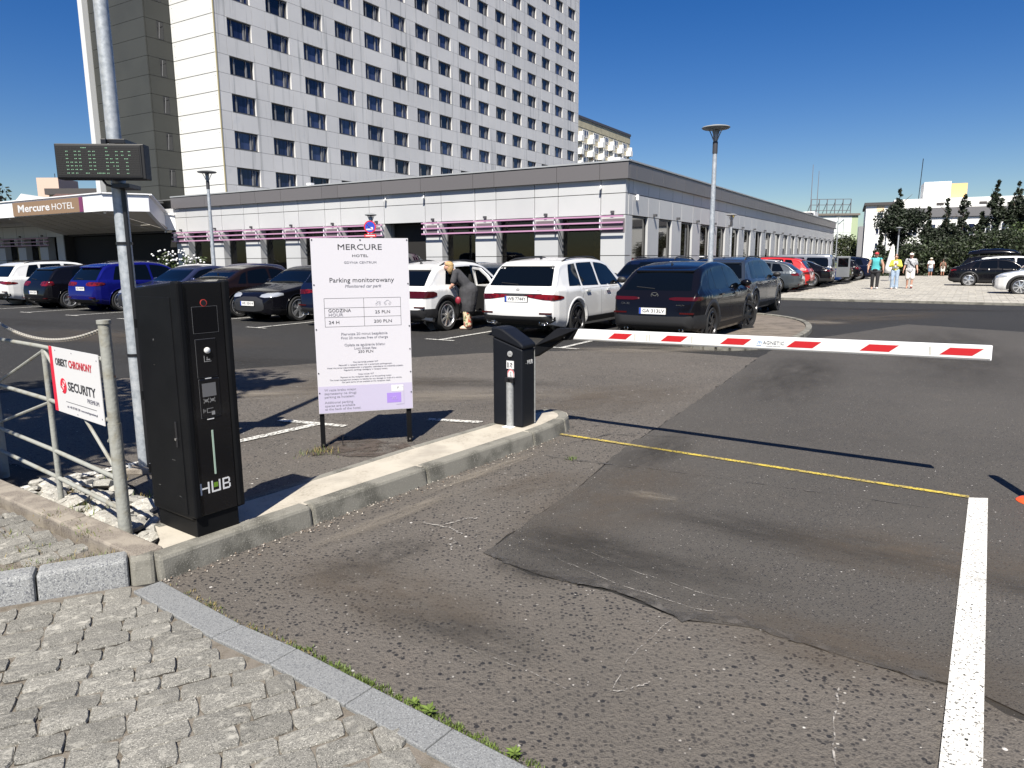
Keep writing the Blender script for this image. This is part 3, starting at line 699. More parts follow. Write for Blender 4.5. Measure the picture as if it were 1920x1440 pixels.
# tower
TA = Vector((-20.166, 52.0, 0))
tw = thing('hotel_tower', 'tall hotel tower of pale panels with rows of dark blue windows', 'building', tuple(TA), RZ)
TL, BAY, X0, WW, Z0, FL = 56.4, 3.477, 1.02, 2.04, 6.96, 2.51
NB, NF = 16, 13; HT = Z0 + FL * NF
m = MB(); m.box(.28, TL, .28, 4.7, 0, HT); m.box(.28, TL, 4.7, 14, 0, HT); m.build('core', core_m, tw)
m = MB(); m.box(0, TL, 0, 14, HT, HT + 1.2); m.build('roof_parapet', pan_t, tw)
stuffp = MB()
def tp(x0, x1, z0, z1, single):
    if single:
        m = MB(); m.box(x0 + .011, x1 - .011, 0, .27, z0 + .011, z1 - .011); m.build('panel', pan_t, tw)
    else: stuffp.box(x0 + .011, x1 - .011, 0, .27, z0 + .011, z1 - .011)
cells = []
for j in range(-1, NF):
    zb = Z0 + FL * j
    for i in range(NB):
        xa = X0 + BAY * i; xn = X0 + BAY * (i + 1) if i < NB - 1 else TL
        for r_ in ((xa + WW, xn, zb, zb + FL / 2), (xa - .13, xa + WW + .13, zb + FL / 2, zb + FL), (xa + WW + .13, xn - .13 if i < NB - 1 else TL, zb + FL / 2, zb + FL)):
            cells.append(r_)
    cells.append((0, X0, zb, zb + FL / 2)); cells.append((0, X0 - .13, zb + FL / 2, zb + FL))
def vis(r_):       # panels the photograph shows largest
    dist = 52 + .85 * r_[0]; top = 1.6 + dist * .36
    return (r_[2] < top and r_[3] > 5.0), dist
order = sorted(cells, key=lambda r_: (not vis(r_)[0], vis(r_)[1]))
for n_, r_ in enumerate(order): tp(*r_, n_ < 290)
tag(stuffp.build('panel_field', pan_t, tw), kind='stuff')
def twin():
    m = MB(); w = .045; y0, y1 = .15, .22; H = FL / 2
    m.box(.0, WW, y0, y1, .01, .10); m.box(0, WW, y0, y1, H - .08, H - .005); m.box(0, w, y0, y1, .1, H - .08); m.box(WW - w, WW, y0, y1, .1, H - .08)
    fr = m.mesh('window', frm)
    m = MB(); m.box(w, WW - w, .195, .21, .1, H - .08); pa = m.mesh('pane', glass_b)
    m = MB(); m.box(-.065, .065, .13, .192, .10, H * .74); m.box(-.025, .025, .135, .19, H * .74 - .01, H - .08)
    mu = m.mesh('mullion', mul)
    m = MB(); m.box(0, WW, .0, .15, -.03, .02); si = m.mesh('sill', mul)
    m = MB(); m.add([(WW - .08, .20, .1), (WW - .08, .20, H - .08), (WW - .075, .16, H - .08)], [(0, 1, 2)]); m.box(WW - .34, WW - .09, .16, .175, .10, H - .1)
    sash = MB()
    for a, b in (((WW - .40, .19, .1), (WW - .40, .10, H - .12)), ((WW - .06, .19, .1), (WW - .06, .10, H - .12)), ((WW - .40, .10, H - .12), (WW - .06, .10, H - .12))): sash.bar(a, b, .045, .03)
    sa = sash.mesh('open_sash', mul)
    return fr, pa, mu, si, sa
WIN = twin(); rw = random.Random(21)
pane_v = [M('window_glass_a', (0.010, 0.015, 0.045), .06, spec=.6, streak=(7, (0.022, 0.032, 0.085), .45, .6)), M('window_glass_b', (0.020, 0.028, 0.075), .08, spec=.8, streak=(9, (0.035, 0.047, 0.115), .45, .58)), M('window_glass_c', (0.006, 0.008, 0.022), .05, spec=.6)]
for j in range(-1, NF):
    for i in range(NB):
        x = X0 + BAY * i; z = Z0 + FL * j
        if z > 1.6 + (52 + .85 * x) * .40 + 1: continue
        w_ = inst('window', WIN[0], tw, loc=(x, 0, z))
        inst('pane', WIN[1], w_, mats={0: pane_v[rw.choice((0, 0, 1, 1, 2))]}); inst('mullion', WIN[2], w_, loc=(.425, 0, 0)); inst('mullion', WIN[2], w_, loc=(1.465, 0, 0)); inst('sill', WIN[3], w_)
        if rw.random() < .45: inst('open_sash', WIN[4], w_)
streak = M('water_stain', (0.33, 0.33, 0.32), .8, wear=(4, .38, .85))
# white end face and dark wing
YB = 4.75; zz = Z0 - FL
rows = [zz + k * FL / 2 for k in range(int((HT - zz) / (FL / 2)) + 1)]
for z in rows:
    if z > 22: continue
    for a, b in ((0.012, .32), (.32, YB - .35), (YB - .35, YB)):
        if a == .32: pass
    m = MB(); m.box(-.06, .20, .03, YB - .03, z + .026, z + FL / 2 - .026); pp = m.build('end_panel', pan_w, tw)
    if z < 21:
        m = MB()
        for y in (.22, YB - .28):
            for dz in (.25, FL / 2 - .25): m.tube([(-.061, y, z + dz), (-.075, y, z + dz)], .022, 6)
        tag(m.build('fixings', mul, pp), kind='stuff')
m = MB(); m.box(-.09, .0, -.03, .02, 0, 24); m.build('corner_trim', M('corner_trim_ochre', (.42, .36, .2), .5), tw)
m = MB(); m.box(-.06, .27, .02, YB, 0, zz); m.box(0, TL, 0, .27, 0, zz - .02); m.build('base_wall', pan_t, tw)
DX = -2.08
m = MB(); m.box(DX + .1, .25, YB + .08, 11.4, 0, 26); m.build('wing_core', core_m, tw)
for z in rows + [zz - FL / 2, zz - FL]:
    if z > 22: continue
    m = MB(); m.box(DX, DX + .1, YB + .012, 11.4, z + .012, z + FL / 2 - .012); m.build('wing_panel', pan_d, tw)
    wr = any(abs(z - (Z0 + FL * j)) < .05 for j in range(-1, 8))
    for a, b in (((DX + .11, DX + .95), (DX + 1.45, 0)) if wr else ((DX + .11, 0),)):
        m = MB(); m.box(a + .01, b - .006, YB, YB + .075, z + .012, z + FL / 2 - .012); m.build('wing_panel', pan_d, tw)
    if wr:
        m = MB(); m.box(DX + .95, DX + 1.45, YB + .02, YB + .07, z + .03, z + FL / 2 - .02); f = m.build('window', frm, tw)
        m = MB(); m.box(DX + 1.0, DX + 1.40, YB + .012, YB + .0195, z + .08, z + FL / 2 - .07); m.build('pane', glass_d, f)
        m = MB(); m.bar((DX + 1.06, YB + .005, z + .08), (DX + 1.12, YB - .05, z + FL / 2 - .1), .03, .03); m.build('open_sash', mul, f)
m = MB(); m.box(DX - .4, .2, 11.44, 12.0, 0, 26); m.build('end_fin', pan_w, tw)

# entrance canopy with the hotel name
cn = thing('entrance_canopy', 'white entrance canopy with sloping soffit carrying the brown hotel name sign', 'canopy', tuple(CORNER), RZ)
can_w = M('canopy_white', (0.76, 0.77, 0.77), .45); sof = M('soffit_panel', (0.52, 0.49, 0.44), .6, rnd=.03)
XF = -4.4
A = (XF, 28.4); B = (-2.5, 27.2); C_ = (-.35, 29.1); D_ = (-.02, 28.65)
def band(p, q, zt0, zb0, zt1, zb1, name, mat=can_w, th=.22):
    m = MB(); a, b = Vector(p), Vector(q); t = (b - a).normalized(); n_ = Vector((t.y, -t.x)) * th
    if n_.dot(Vector((2, 36)) - a) < 0: n_ = -n_
    m.add([(a.x, a.y, zb0), (b.x, b.y, zb1), (b.x, b.y, zt1), (a.x, a.y, zt0), (a.x + n_.x, a.y + n_.y, zb0), (b.x + n_.x, b.y + n_.y, zb1), (b.x + n_.x, b.y + n_.y, zt1), (a.x + n_.x, a.y + n_.y, zt0)],
          [(0, 1, 2, 3), (7, 6, 5, 4), (0, 4, 5, 1), (1, 5, 6, 2), (2, 6, 7, 3), (3, 7, 4, 0)]); return m.build(name, mat, cn)
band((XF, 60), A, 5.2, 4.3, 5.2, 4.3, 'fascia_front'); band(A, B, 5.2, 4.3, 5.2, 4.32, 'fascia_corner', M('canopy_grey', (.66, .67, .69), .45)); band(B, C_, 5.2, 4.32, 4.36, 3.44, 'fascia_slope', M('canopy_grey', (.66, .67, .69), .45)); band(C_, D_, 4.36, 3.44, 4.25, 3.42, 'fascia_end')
m = MB()
for (p, z0, z1, q, w0, w1) in ((A, 5.2, 5.27, B, 5.2, 5.27), (B, 5.2, 5.27, C_, 4.36, 4.43), (C_, 4.36, 4.43, D_, 4.25, 4.32)):
    m.bar((p[0] + .05, p[1] + .05, (z0 + z1) / 2 + .01), (q[0] + .05, q[1] + .05, (w0 + w1) / 2 + .01), .34, .06)
m.bar((XF + .1, 28.3, 5.25), (XF + .1, 60, 5.25), .34, .06); m.build('canopy_coping', white_m, cn)
m = MB(); m.prism([(XF + .22, 28.6), (-2.4, 27.5), (-.3, 29.0), (-.02, 41), (-.02, 60), (XF + .22, 60)], 4.9, 5.1) if False else m.box(XF + .25, -.05, 29.6, 60, 5.02, 5.12); m.build('canopy_roof', roof_m, cn)
# soffit: slopes from the front edge down to the facade
PF = [(XF + .22, 39.5, 4.29), (XF + .22, 28.55, 4.29)]; PBk = [(-.06, 41.2, 3.40), (-.06, 29.2, 3.40)]
nu, nv = 9, 3
for i in range(nu):
    for j in range(nv):
        def P(u, v):
            f = Vector(PF[0]).lerp(Vector(PF[1]), u); k = Vector(PBk[0]).lerp(Vector(PBk[1]), u); return f.lerp(k, v)
        g = .004; q = [P(i / nu + g, j / nv + g * 2), P((i + 1) / nu - g, j / nv + g * 2), P((i + 1) / nu - g, (j + 1) / nv - g * 2), P(i / nu + g, (j + 1) / nv - g * 2)]
        m = MB(); m.add(q + [p + Vector((0, 0, .03)) for p in q], [(0, 1, 2, 3), (7, 6, 5, 4), (0, 4, 5, 1), (1, 5, 6, 2), (2, 6, 7, 3), (3, 7, 4, 0)]); m.build('soffit_panel', sof, cn)
m = MB(); m.add([(-4.15, 28.5, 4.31), (-2.45, 27.45, 4.33), (-.35, 29.15, 3.45), (-.05, 29.2, 3.44)], [(0, 1, 2, 3)]); m.add([(-4.15, 28.5, 4.34), (-2.45, 27.45, 4.36), (-.35, 29.15, 3.48), (-.05, 29.2, 3.47)], [(3, 2, 1, 0)]); m.build('soffit_corner', sof, cn)
m = MB(); m.add([(XF + .22, 39.5, 4.30), (-.06, 41.2, 3.41), (-.06, 41.2, 4.6), (XF + .22, 39.5, 4.6)], [(0, 1, 2, 3)]); m.box(XF + .25, -.05, 39.6, 60, 4.42, 4.48); m.build('soffit_side', sof, cn)
for x, y, z in ((-4.1, 28.8, 4.27), (-.2, 29.4, 3.38), (-4.1, 39.3, 4.27)):
    m = MB(); m.tube([(x, y, z + .02), (x, y, z - .08)], .07, 10); m.build('soffit_lamp', white_m, cn)
brown = M('sign_brown', (0.235, 0.155, 0.095), .5)
m = MB(); m.box(XF - .06, XF - .001, 30.62, 38.05, 4.33, 5.12); sb = m.build('name_sign', brown, cn)
m = MB(); m.box(XF - .062, XF - .003, 30.30, 30.615, 4.33, 5.12); m.build('sign_edge', M('sign_purple', (.16, .035, .10), .5), cn)
text('lettering', 'Mercure', .60, sticker, sb, frame((XF - .066, 35.6, 4.73), (0, -1, 0)), width=3.65, ext=.004, bold=.012)
text('lettering', 'HOTEL', .50, sticker, sb, frame((XF - .066, 32.35, 4.70), (0, -1, 0)), width=2.35, ext=.004)
# recess below the canopy
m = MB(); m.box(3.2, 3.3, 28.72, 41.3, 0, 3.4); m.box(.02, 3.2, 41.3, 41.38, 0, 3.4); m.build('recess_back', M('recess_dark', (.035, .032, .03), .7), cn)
beige = M('beige_wall_panel', (0.33, 0.26, 0.18), .7, rnd=.06)
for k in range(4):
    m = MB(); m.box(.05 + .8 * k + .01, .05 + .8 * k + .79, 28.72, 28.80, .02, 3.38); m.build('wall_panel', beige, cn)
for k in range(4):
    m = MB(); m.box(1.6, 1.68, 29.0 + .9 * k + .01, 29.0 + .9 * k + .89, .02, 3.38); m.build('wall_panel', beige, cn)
m = MB(); m.box(1.0, 1.06, 33.5, 38, 0, 2.6); m.build('entrance_door', glass_d, cn)
m = MB(); m.box(1.585, 1.599, 29.9, 30.2, 1.3, 2.1); m.build('menu_board', M('menu_brown', (.09, .05, .03), .6), cn)
m = MB(); m.box(-.01, .5, 41.4, 42.3, 0, 3.3); m.build('side_pillar', pan_l, cn)
# ------------------------------------------------------------------ buildings further away
cream = M('cream_render', (0.54, 0.49, 0.36), .8, var=[(.5, (0.47, 0.42, 0.31), .45, .65)])
offw = M('offwhite_render', (0.74, 0.72, 0.64), .8, var=[(.3, (0.62, 0.60, 0.53), .5, .7)])
whiter = M('white_render', (0.80, 0.80, 0.77), .8)
dkroof = M('dark_roof', (0.06, 0.055, 0.055), .8)
brick_r = M('brown_tile_roof', (0.10, 0.055, 0.045), .85, var=[(3, (0.07, 0.04, 0.035), .4, .6)])
def facade_window(par, x, y, z, w, h, face='-y', mull=2):
    m = MB()
    def bx(a0, a1, z0, z1, d0, d1): m.box(x + a0, x + a1, y + d0, y + d1, z + z0, z + z1) if face == '-y' else m.box(x + d0, x + d1, y + a0, y + a1, z + z0, z + z1)
    f = .07; bx(0, w, 0, f, -.04, .03); bx(0, w, h - f, h, -.04, .03); bx(0, f, f, h - f, -.04, .03); bx(w - f, w, f, h - f, -.04, .03)
    for i in range(1, mull): bx(w * i / mull - .04, w * i / mull + .04, f, h - f, -.04, .03)
    o = m.build('window', white_m, par); m = MB(); bx(f, w - f, f, h - f, -.015, .02); m.build('pane', glass_b, o); return o
# flats behind the tower
fl = thing('apartment_block', 'cream apartment block with small white balconies seen behind the hotel tower', 'building', (13.7, 150, 0), RZ)
m = MB(); m.box(-18, 27.3, 0, 14, 0, 29.6); m.build('wall', cream, fl)
m = MB(); m.box(-18.2, 27.5, -.2, 14.2, 29.6, 30.1); m.build('roof_edge', M('roof_edge_dark', (.06, .06, .075), .6), fl)
m = MB(); m.box(-18, 27.35, -.06, -.001, 27.95, 29.58); m.build('attic_band', M('attic_concrete', (.45, .41, .29), .85, var=[(.6, (.36, .33, .24), .45, .65)]), fl)
satd = True
for r_ in range(5):
    for c in range(-3, 5):
        x = 1.5 + c * 5.2; z = 26.2 - r_ * 2.55
        if c < -1: continue
        facade_window(fl, x + .5, -.02, z, 2.6, 1.45, mull=3)
        m = MB(); m.box(x + 2.9, x + 4.2, -1.1, -.002, z - 1.2, z - 1.05); m.box(x + 2.9, x + 4.2, -1.1, -1.03, z - 1.05, z - .1); m.box(x + 2.9, x + 2.97, -1.03, -.002, z - 1.05, z - .1); m.box(x + 4.13, x + 4.2, -1.03, -.002, z - 1.05, z - .1)
        b = m.build('balcony', whiter, fl)
        m = MB(); m.box(x + 3.75, x + 4.15, -1.0, -.05, z - 1.04, z + .75); m.build('balcony_screen', whiter, b)
        if r_ >= 2 and c < 2:
            m = MB(); m.box(x - .6, x + .4, -.05, -.003, z - 1.7, z + 1.6); m.build('ochre_panel', M('ochre_render', (.50, .30, .12), .8), fl)
m = MB(); m.ell((9.4, -1.35, 22.6), (.75, .2, .75), 14, 8); m.build('satellite_dish', whiter, fl, smooth=True)
# buildings far left
lb = thing('far_apartment_house', 'long cream house with dark flat roof and chimney blocks beyond the canopy', 'building', (-80, 122, 0), R(2))
m = MB(); m.box(3, 34, 0, 12, 0, 12.6); m.build('wall', M('sand_render', (.50, .43, .32), .8), lb)
m = MB(); m.box(2.6, 34.5, -.5, 12.5, 12.6, 13.6); m.build('roof', dkroof, lb)
for x, w, h in ((-.6, 3.6, 2.4), (11.5, 5.5, 1.7), (22.8, 5.0, 1.2)):
    m = MB(); m.box(x + .6, x + .6 + w, 2, 8, 12.0, 13.6 + h - .4); m.build('roof_block', whiter if w > 4 else M('pinkish_render', (.56, .42, .34), .8), lb)
for i in range(6): facade_window(lb, 4.2 + i * 5.0, -.02, 9.5, 3.6, 2.0, mull=4); facade_window(lb, 4.2 + i * 5.0, -.02, 5.9, 3.6, 2.0, mull=4)
m = MB(); m.tube([(2.0, 4, 13), (2.0, 4, 16.5)], .06, 6); m.build('antenna', black, lb)
hs = thing('gabled_house', 'small white house with brown tiled roof left of the tower', 'house', (-67.5, 98, 0), R(4))
m = MB(); m.box(0, 13, 0, 9, 0, 8.2); m.build('wall', whiter, hs)
m = MB(); m.add([(2.2, -.3, 8.0), (13.4, -.3, 8.0), (13.4, 9.3, 8.0), (2.2, 9.3, 8.0), (4.0, 4.5, 11.0), (13.4, 4.5, 11.0)], [(0, 1, 5, 4), (2, 3, 4, 5), (0, 4, 3), (1, 2, 5), (0, 3, 2, 1)]); m.build('roof', brick_r, hs)
m = MB(); m.add([(-.3, -.35, 8.0), (4.6, -.35, 8.0), (2.1, -.35, 10.6), (-.3, 5, 8.0), (4.6, 5, 8.0), (2.1, 5, 10.6)], [(0, 1, 2), (5, 4, 3), (0, 2, 5, 3), (1, 4, 5, 2)]); m.build('gable', whiter, hs)
for x in (.7, 2.5): facade_window(hs, x, -.37, 8.2, 1.1, 1.3)
# white building on the right
wb_ = thing('white_hospital_block', 'long white building with dark roof band standing behind the row of poplars', 'building', (46.3, 95, 0), R(-25))
m = MB(); m.box(0, 3.2, 0, 14, 0, 8.2); m.box(3.2, 34, 1.2, 14, 0, 8.9); m.build('wall', whiter, wb_)
m = MB(); m.box(-.25, 4.2, -.3, 14, 8.2, 8.55); m.build('roof_edge', dkroof, wb_)
m = MB(); m.add([(4.2, .2, 6.55), (32, .2, 6.55), (32, 1.19, 7.75), (4.2, 1.19, 7.75), (4.2, 1.19, 6.55), (32, 1.19, 6.55)], [(0, 1, 2, 3), (0, 3, 4), (1, 5, 2), (0, 4, 5, 1)]); m.build('lean_to_roof', M('slate_roof', (.07, .07, .075), .8), wb_)
m = MB(); m.box(4.2, 32, .45, 1.18, 0, 6.5); m.build('lower_wall', whiter, wb_)
m = MB(); m.box(-.75, -.02, .6, 6, 0, 5.6); m.build('side_annex', M('annex_grey', (.22, .22, .23), .8), wb_)
for x, w, h, mm in ((6.6, 3.0, 2.2, whiter), (9.6, 1.8, 1.9, M('apricot_render', (.72, .46, .22), .8)), (28.5, 9, 2.4, cream)):
    m = MB(); m.box(x, x + w, 3, 8, 8.9, 8.9 + h); m.build('roof_block', mm, wb_)
m = MB(); m.box(27.8, 40, 2.5, 9, 11.3, 11.6); m.build('upper_roof', brick_r, wb_)
for z in (6.5, 4.5, 2.6, .6): facade_window(wb_, 1.25, -.02, z, .8, .85)
for z in (5.9,):
    m = MB(); m.box(1.2, 2.1, -.03, -.002, 7.3, 8.1); m.build('ochre_panel', M('ochre_light', (.72, .56, .36), .8), wb_)
for x in (5, 9.2, 13.4, 17.6, 21.8, 26):
    facade_window(wb_, x, .43, 4.2, 1.1, 1.5); facade_window(wb_, x + 1.6, .43, 4.2, 1.5, 1.5); facade_window(wb_, x, .43, 1.4, 1.1, 1.5); facade_window(wb_, x + 1.6, .43, 1.4, 1.5, 1.5)
for x in (8, 12.6, 16.8, 22.6):
    m = MB(); m.box(x, x + .8, 1.15, 1.21, 8.05, 8.35); m.build('vent', dkroof, wb_)
for x, h, e in ((6.2, 5.4, 0), (17.8, 4.8, 2.8)):
    m = MB(); m.tube([(x, 5, 8.9), (x + .15, 5, 8.9 + h)], .05, 5); a_ = m.build('antenna', black, wb_)
    if e:
        m = MB(); m.tube([(x, 5, 9.3), (x + e, 5, 9.25)], .035, 5); m.build('antenna_stay', black, a_)
# small block with billboard frame
bb = thing('mural_block', 'pale block with faded mural and steel billboard frame on its flat roof', 'building', (55.0, 131, 0), R(-4))
m = MB(); m.box(-8, 6.2, 0, 14, 0, 9.0); m.build('wall', M('pale_green_white', (.60, .64, .60), .8), bb)
m = MB(); m.box(6.2, 7.3, .02, 14, 0, 9.0); m.build('side_wall', M('pale_green_render', (.36, .43, .27), .8), bb)
m = MB(); m.box(-8.2, 7.5, -.3, 14, 9.0, 9.35); m.build('roof_edge', M('roof_edge_brown', (.16, .14, .12), .8), bb)
m = MB()
for i in range(6): m.bar((i * 1.4 - .4, 2, 9.35), (i * 1.4 - .4, 2, 12.0), .12, .12)
for z in (10.0, 11.0, 12.0): m.bar((-.4, 2, z), (6.6, 2, z), .10, .10)
for i in range(6): m.bar((i * 1.4 - .4, 4.5, 9.35), (i * 1.4 - .4, 2, 11.5), .08, .08)
tag(m.build('billboard_frame', M('frame_grey', (.10, .10, .11), .6), bb), kind='stuff')
m = MB()
for i in range(1, 6): m.box(-8, 6.2, -.02, -.001, 1.5 * i, 1.5 * i + .05)
for i in range(-5, 4): m.box(i * 1.6, i * 1.6 + .05, -.021, -.002, 0, 9)
tag(m.build('tile_joints', M('joint_grey', (.42, .45, .42), .8), bb), kind='stuff')
m = MB()
for a, b in (((1.2, 8.4), (1.2, 6.2)), ((1.2, 6.2), (3.2, 6.2)), ((4.8, 8.4), (4.8, 6.2)), ((2.2, 8.2), (3.0, 7.0)), ((3.0, 7.0), (3.8, 8.2)), ((2.4, 6.8), (3.6, 6.8)), ((4.8, 8.4), (3.9, 7.6)), ((1.2, 8.4), (2.1, 7.6))): m.bar((a[0], -.03, a[1]), (b[0], -.03, b[1]), .22, .05)
m.build('mural', M('mural_grey', (.33, .37, .40), .8), bb)
for x, y, z0, h, nm in ((50.3, 120, 9, 6.5, 'roof_mast'), (46.0, 112, 7.5, 8, 'roof_mast')):
    m = MB(); m.tube([(x, y, 0), (x, y, z0 + h)], [.12, .04], 6); tag(m.build(nm, M('mast_grey', (.16, .16, .18), .5)), 'thin grey mast rising behind the far end of the low hotel wing' if x > 48 else 'thin mast behind the roof edge of the low hotel wing', 'mast')
rb = thing('far_grey_block', 'small grey and white rooftop block just above the far end of the hotel wing', 'building', (41.5, 100, 0), RZ)
m = MB(); m.box(0, 7, 0, 5, 0, 6.6); m.build('wall', M('grey_render', (.42, .42, .42), .8), rb)
m = MB(); m.box(3, 6.4, .3, 4, 6.6, 8.0); m.build('roof_block', whiter, rb)
m = MB(); m.box(-.1, 2.4, .3, 4, 6.6, 7.7); m.build('roof_unit', M('unit_dark', (.10, .10, .11), .7), rb)

# lamp posts
def lamp(name, x, y, z, label, sc=1.0):
    o = thing(name, label, 'street lamp', (x, y, 0), 0, 'disc topped lamp posts round the car park')
    m = MB(); m.tube([(0, 0, 0), (0, 0, .9), (0, 0, z - .62)], [.075, .07, .052], 12); m.build('pole', galv, o, auto=50)
    m = MB(); m.tube([(0, 0, z - .62), (0, 0, z - .35)], .062, 12); m.build('collar', M('lamp_dark', (.045, .045, .05), .5), o, auto=50)
    m = MB()
    for k in range(4):
        a = math.pi / 4 + k * math.pi / 2; m.tube([(.03 * math.cos(a), .03 * math.sin(a), z - .36), (.10 * math.cos(a), .10 * math.sin(a), z - .2), (.17 * math.cos(a), .17 * math.sin(a), z - .07)], .013, 6)
    m.build('bracket_arms', M('lamp_grey', (.22, .23, .23), .5), o)
    m = MB(); m.lathe([(.02, z - .36), (.055, z - .30), (.07, z - .1), (.02, z - .08)], 12); m.build('lens', M('lamp_lens', (.35, .37, .37), .2), o, smooth=True)
    r = .335 * sc
    m = MB(); m.lathe([(.10, z - .075), (r * .9, z - .055), (r, z - .03), (r * .92, z - .005), (r * .4, z + .03), (.01, z + .045)], 28); m.build('disc_shade', M('lamp_grey', (.22, .23, .23), .5), o, auto=40)
lamp('street_lamp', 4.92, 17.8, 4.70, 'lamp post with flat disc head rising behind the black crossover with GA plate')
lamp('street_lamp', -10.94, 26.5, 4.78, 'lamp post with flat disc head before the left hotel windows')
lamp('street_lamp', -5.97, 31, 3.52, 'lamp post with flat disc head above the no-parking sign, behind the white price board', .75)
lamp('street_lamp', 11.52, 38, 3.84, 'lamp post with flat disc head before the right hotel facade, above the dark grey crossover', .85)
lamp('street_lamp', 32.1, 60, 4.0, 'farthest lamp post with flat disc head near the far end of the right hotel facade', .8)
for x, y, h, lb_ in ((36.2, 70, 4.6, 'slim grey lamp column in front of the white building, left of the parasol'), (49.5, 110, 7.5, 'slim tall grey column among the small trees at the end of the hotel wing'), (60.1, 118, 7.0, 'slim grey column beside the dark annex of the white building')):
    o = thing('lamp_column', lb_, 'lamp post', (x, y, 0), 0)
    m = MB(); m.tube([(0, 0, 0), (0, 0, h)], [.09, .06], 8); m.build('pole', galv, o)
    m = MB(); m.box(-.35, .35, -.12, .12, h, h + .1); m.build('head', M('lamp_grey', (.22, .23, .23), .5), o)
# no parking sign
ns = thing('no_parking_sign', 'round blue no-parking sign with red rim on a post above the price board', 'sign', (-5.75, 29.6, 0), R(-8))
m = MB(); m.tube([(0, .03, 0), (0, .03, 3.2)], .03, 8); m.build('post', galv, ns)
m = MB(); m.tube([(0, -.004, 2.93), (0, .004, 2.93)], .255, 28); m.build('red_rim', M('sign_red', (.52, .02, .03), .4), ns)
m = MB(); m.tube([(0, -.006, 2.93), (0, -.0035, 2.93)], .205, 28); m.build('blue_disc', M('sign_blue', (.02, .06, .42), .4), ns)
m = MB(); m.bar((-.15, -.008, 3.08), (.15, -.008, 2.78), .05, .002); m.build('diagonal_bar', M('sign_red', (.52, .02, .03), .4), ns)
m = MB(); m.box(-.16, .02, -.0085, -.0065, 2.80, 2.86); m.box(.03, .13, -.0085, -.0065, 2.80, 2.92); m.bar((-.14, -.0075, 2.86), (-.05, -.0075, 2.95), .03, .002)
m.build('tow_pictogram', sticker, ns)
m = MB(); m.box(-.25, .25, -.004, .004, 2.52, 2.64); m.build('red_plate', M('sign_red', (.52, .02, .03), .4), ns)
m = MB(); m.box(-.2, .2, -.0055, -.0042, 2.56, 2.60); m.build('plate_text_band', sticker, ns)
# closed white parasol
ps = thing('closed_parasol', 'closed white parasol standing behind the walking group in front of the hedge', 'parasol', (25.3, 48, 0), 0)
m = MB(); m.tube([(0, 0, 0), (0, 0, 1.0)], .04, 8); m.build('pole', galv, ps)
m = MB(); m.tube([(-.1, 0, .55), (-.05, 0, .9), (.02, 0, 1.6), (.06, 0, 2.3), (.08, 0, 2.4)], [.26, .28, .2, .09, .02], 12); m.build('canopy', whiter, ps, smooth=True)
# ------------------------------------------------------------------ street furniture on and around the island
anth = M('anthracite_powder_coat', (0.0042, 0.0045, 0.0053), 0.55, spec=0.16, var=[(5, (0.006, 0.0063, 0.0072), .4, .65)], bump=(500, .05))
gblack = M('gloss_black_panel', (0.006, 0.006, 0.007), 0.12, spec=0.5)
alu = M('brushed_aluminium', (0.46, 0.47, 0.47), 0.42, 0.5, var=[(40, (.38, .39, .39), .45, .6)])
red_p = M('red_print', (0.50, 0.02, 0.03), 0.45)
# ticket post; local x = towards the lane, local y = along the island
AZK = 36.0
kt = thing('ticket_terminal', 'tall anthracite ticket terminal with glossy black front standing on the concrete island', 'ticket machine', (-1.704, 3.626, .122), -R(AZK))
m = MB(); m.box(-.40, -.005, .012, .262, 0, .115); m.build('plinth', anth, kt, bevel=.004)
m = MB(); m.add([(x, y, z) for y in (-.004, .292) for x, z in ((-.425, .10), (-.012, .10), (-.012, 1.355), (-.03, 1.372), (-.425, 1.338))],
                [(0, 1, 2, 3, 4), (9, 8, 7, 6, 5), (0, 5, 6, 1), (1, 6, 7, 2), (2, 7, 8, 3), (3, 8, 9, 4), (4, 9, 5, 0)])
m.build('housing', anth, kt, bevel=.012)
for y0, y1 in ((-.006, .034), (.254, .294)):
    m = MB(); m.box(-.045, .020, y0, y1, .115, 1.378); m.build('edge_frame', anth, kt, bevel=.011)
m = MB(); m.box(-.02, .006, .036, .252, .118, 1.368); m.build('front_panel', gblack, kt, bevel=.003)
m = MB(); m.box(-.395, -.052, -.0085, -.002, .128, 1.295)
dr = m.build('service_door', anth, kt, bevel=.002)
scuff = M('scuff_mark', (.10, .10, .10), .8, wear=(60, .46, .56))
for (x_, z_, w_, h_) in ((-.27, .93, .018, .003), (-.25, 1.06, .012, .012), (-.16, .42, .03, .004), (-.33, .25, .02, .003), (-.12, .22, .025, .005)):
    m = MB(); m.box(x_, x_ + w_, -.0092, -.0086, z_, z_ + h_); m.build('scuff', scuff, dr)
m = MB(); m.box(-.101, -.083, -.014, -.008, .50, .64); hd = m.build('handle', black, dr, bevel=.004)
m = MB(); m.tube([(-.092, -.013, .545), (-.092, -.020, .545)], .0075, 10); m.build('lock', chrome, hd)
for z in (.30, .72, 1.12):
    m = MB(); m.tube([(-.428, -.002, z), (-.428, -.002, z + .05)], .008, 8); m.build('hinge', anth, kt)
fx = .0062
def ringx(name, c, r, w, mat, par, n=28, th=.002):
    m = MB(); vs = []
    for rr_ in (r, r - w):
        for xx in (0, th):
            for i in range(n): a = 2 * math.pi * i / n; vs.append((c[0] + xx, c[1] + rr_ * math.cos(a), c[2] + rr_ * math.sin(a)))
    fs = []
    for i in range(n):
        j = (i + 1) % n; fs += [(n + i, n + j, 3 * n + j, 3 * n + i), (i, j, n + j, n + i), (2 * n + i, 2 * n + j, 3 * n + j, 3 * n + i)]
    m.add(vs, fs); return m.build(name, mat, par)
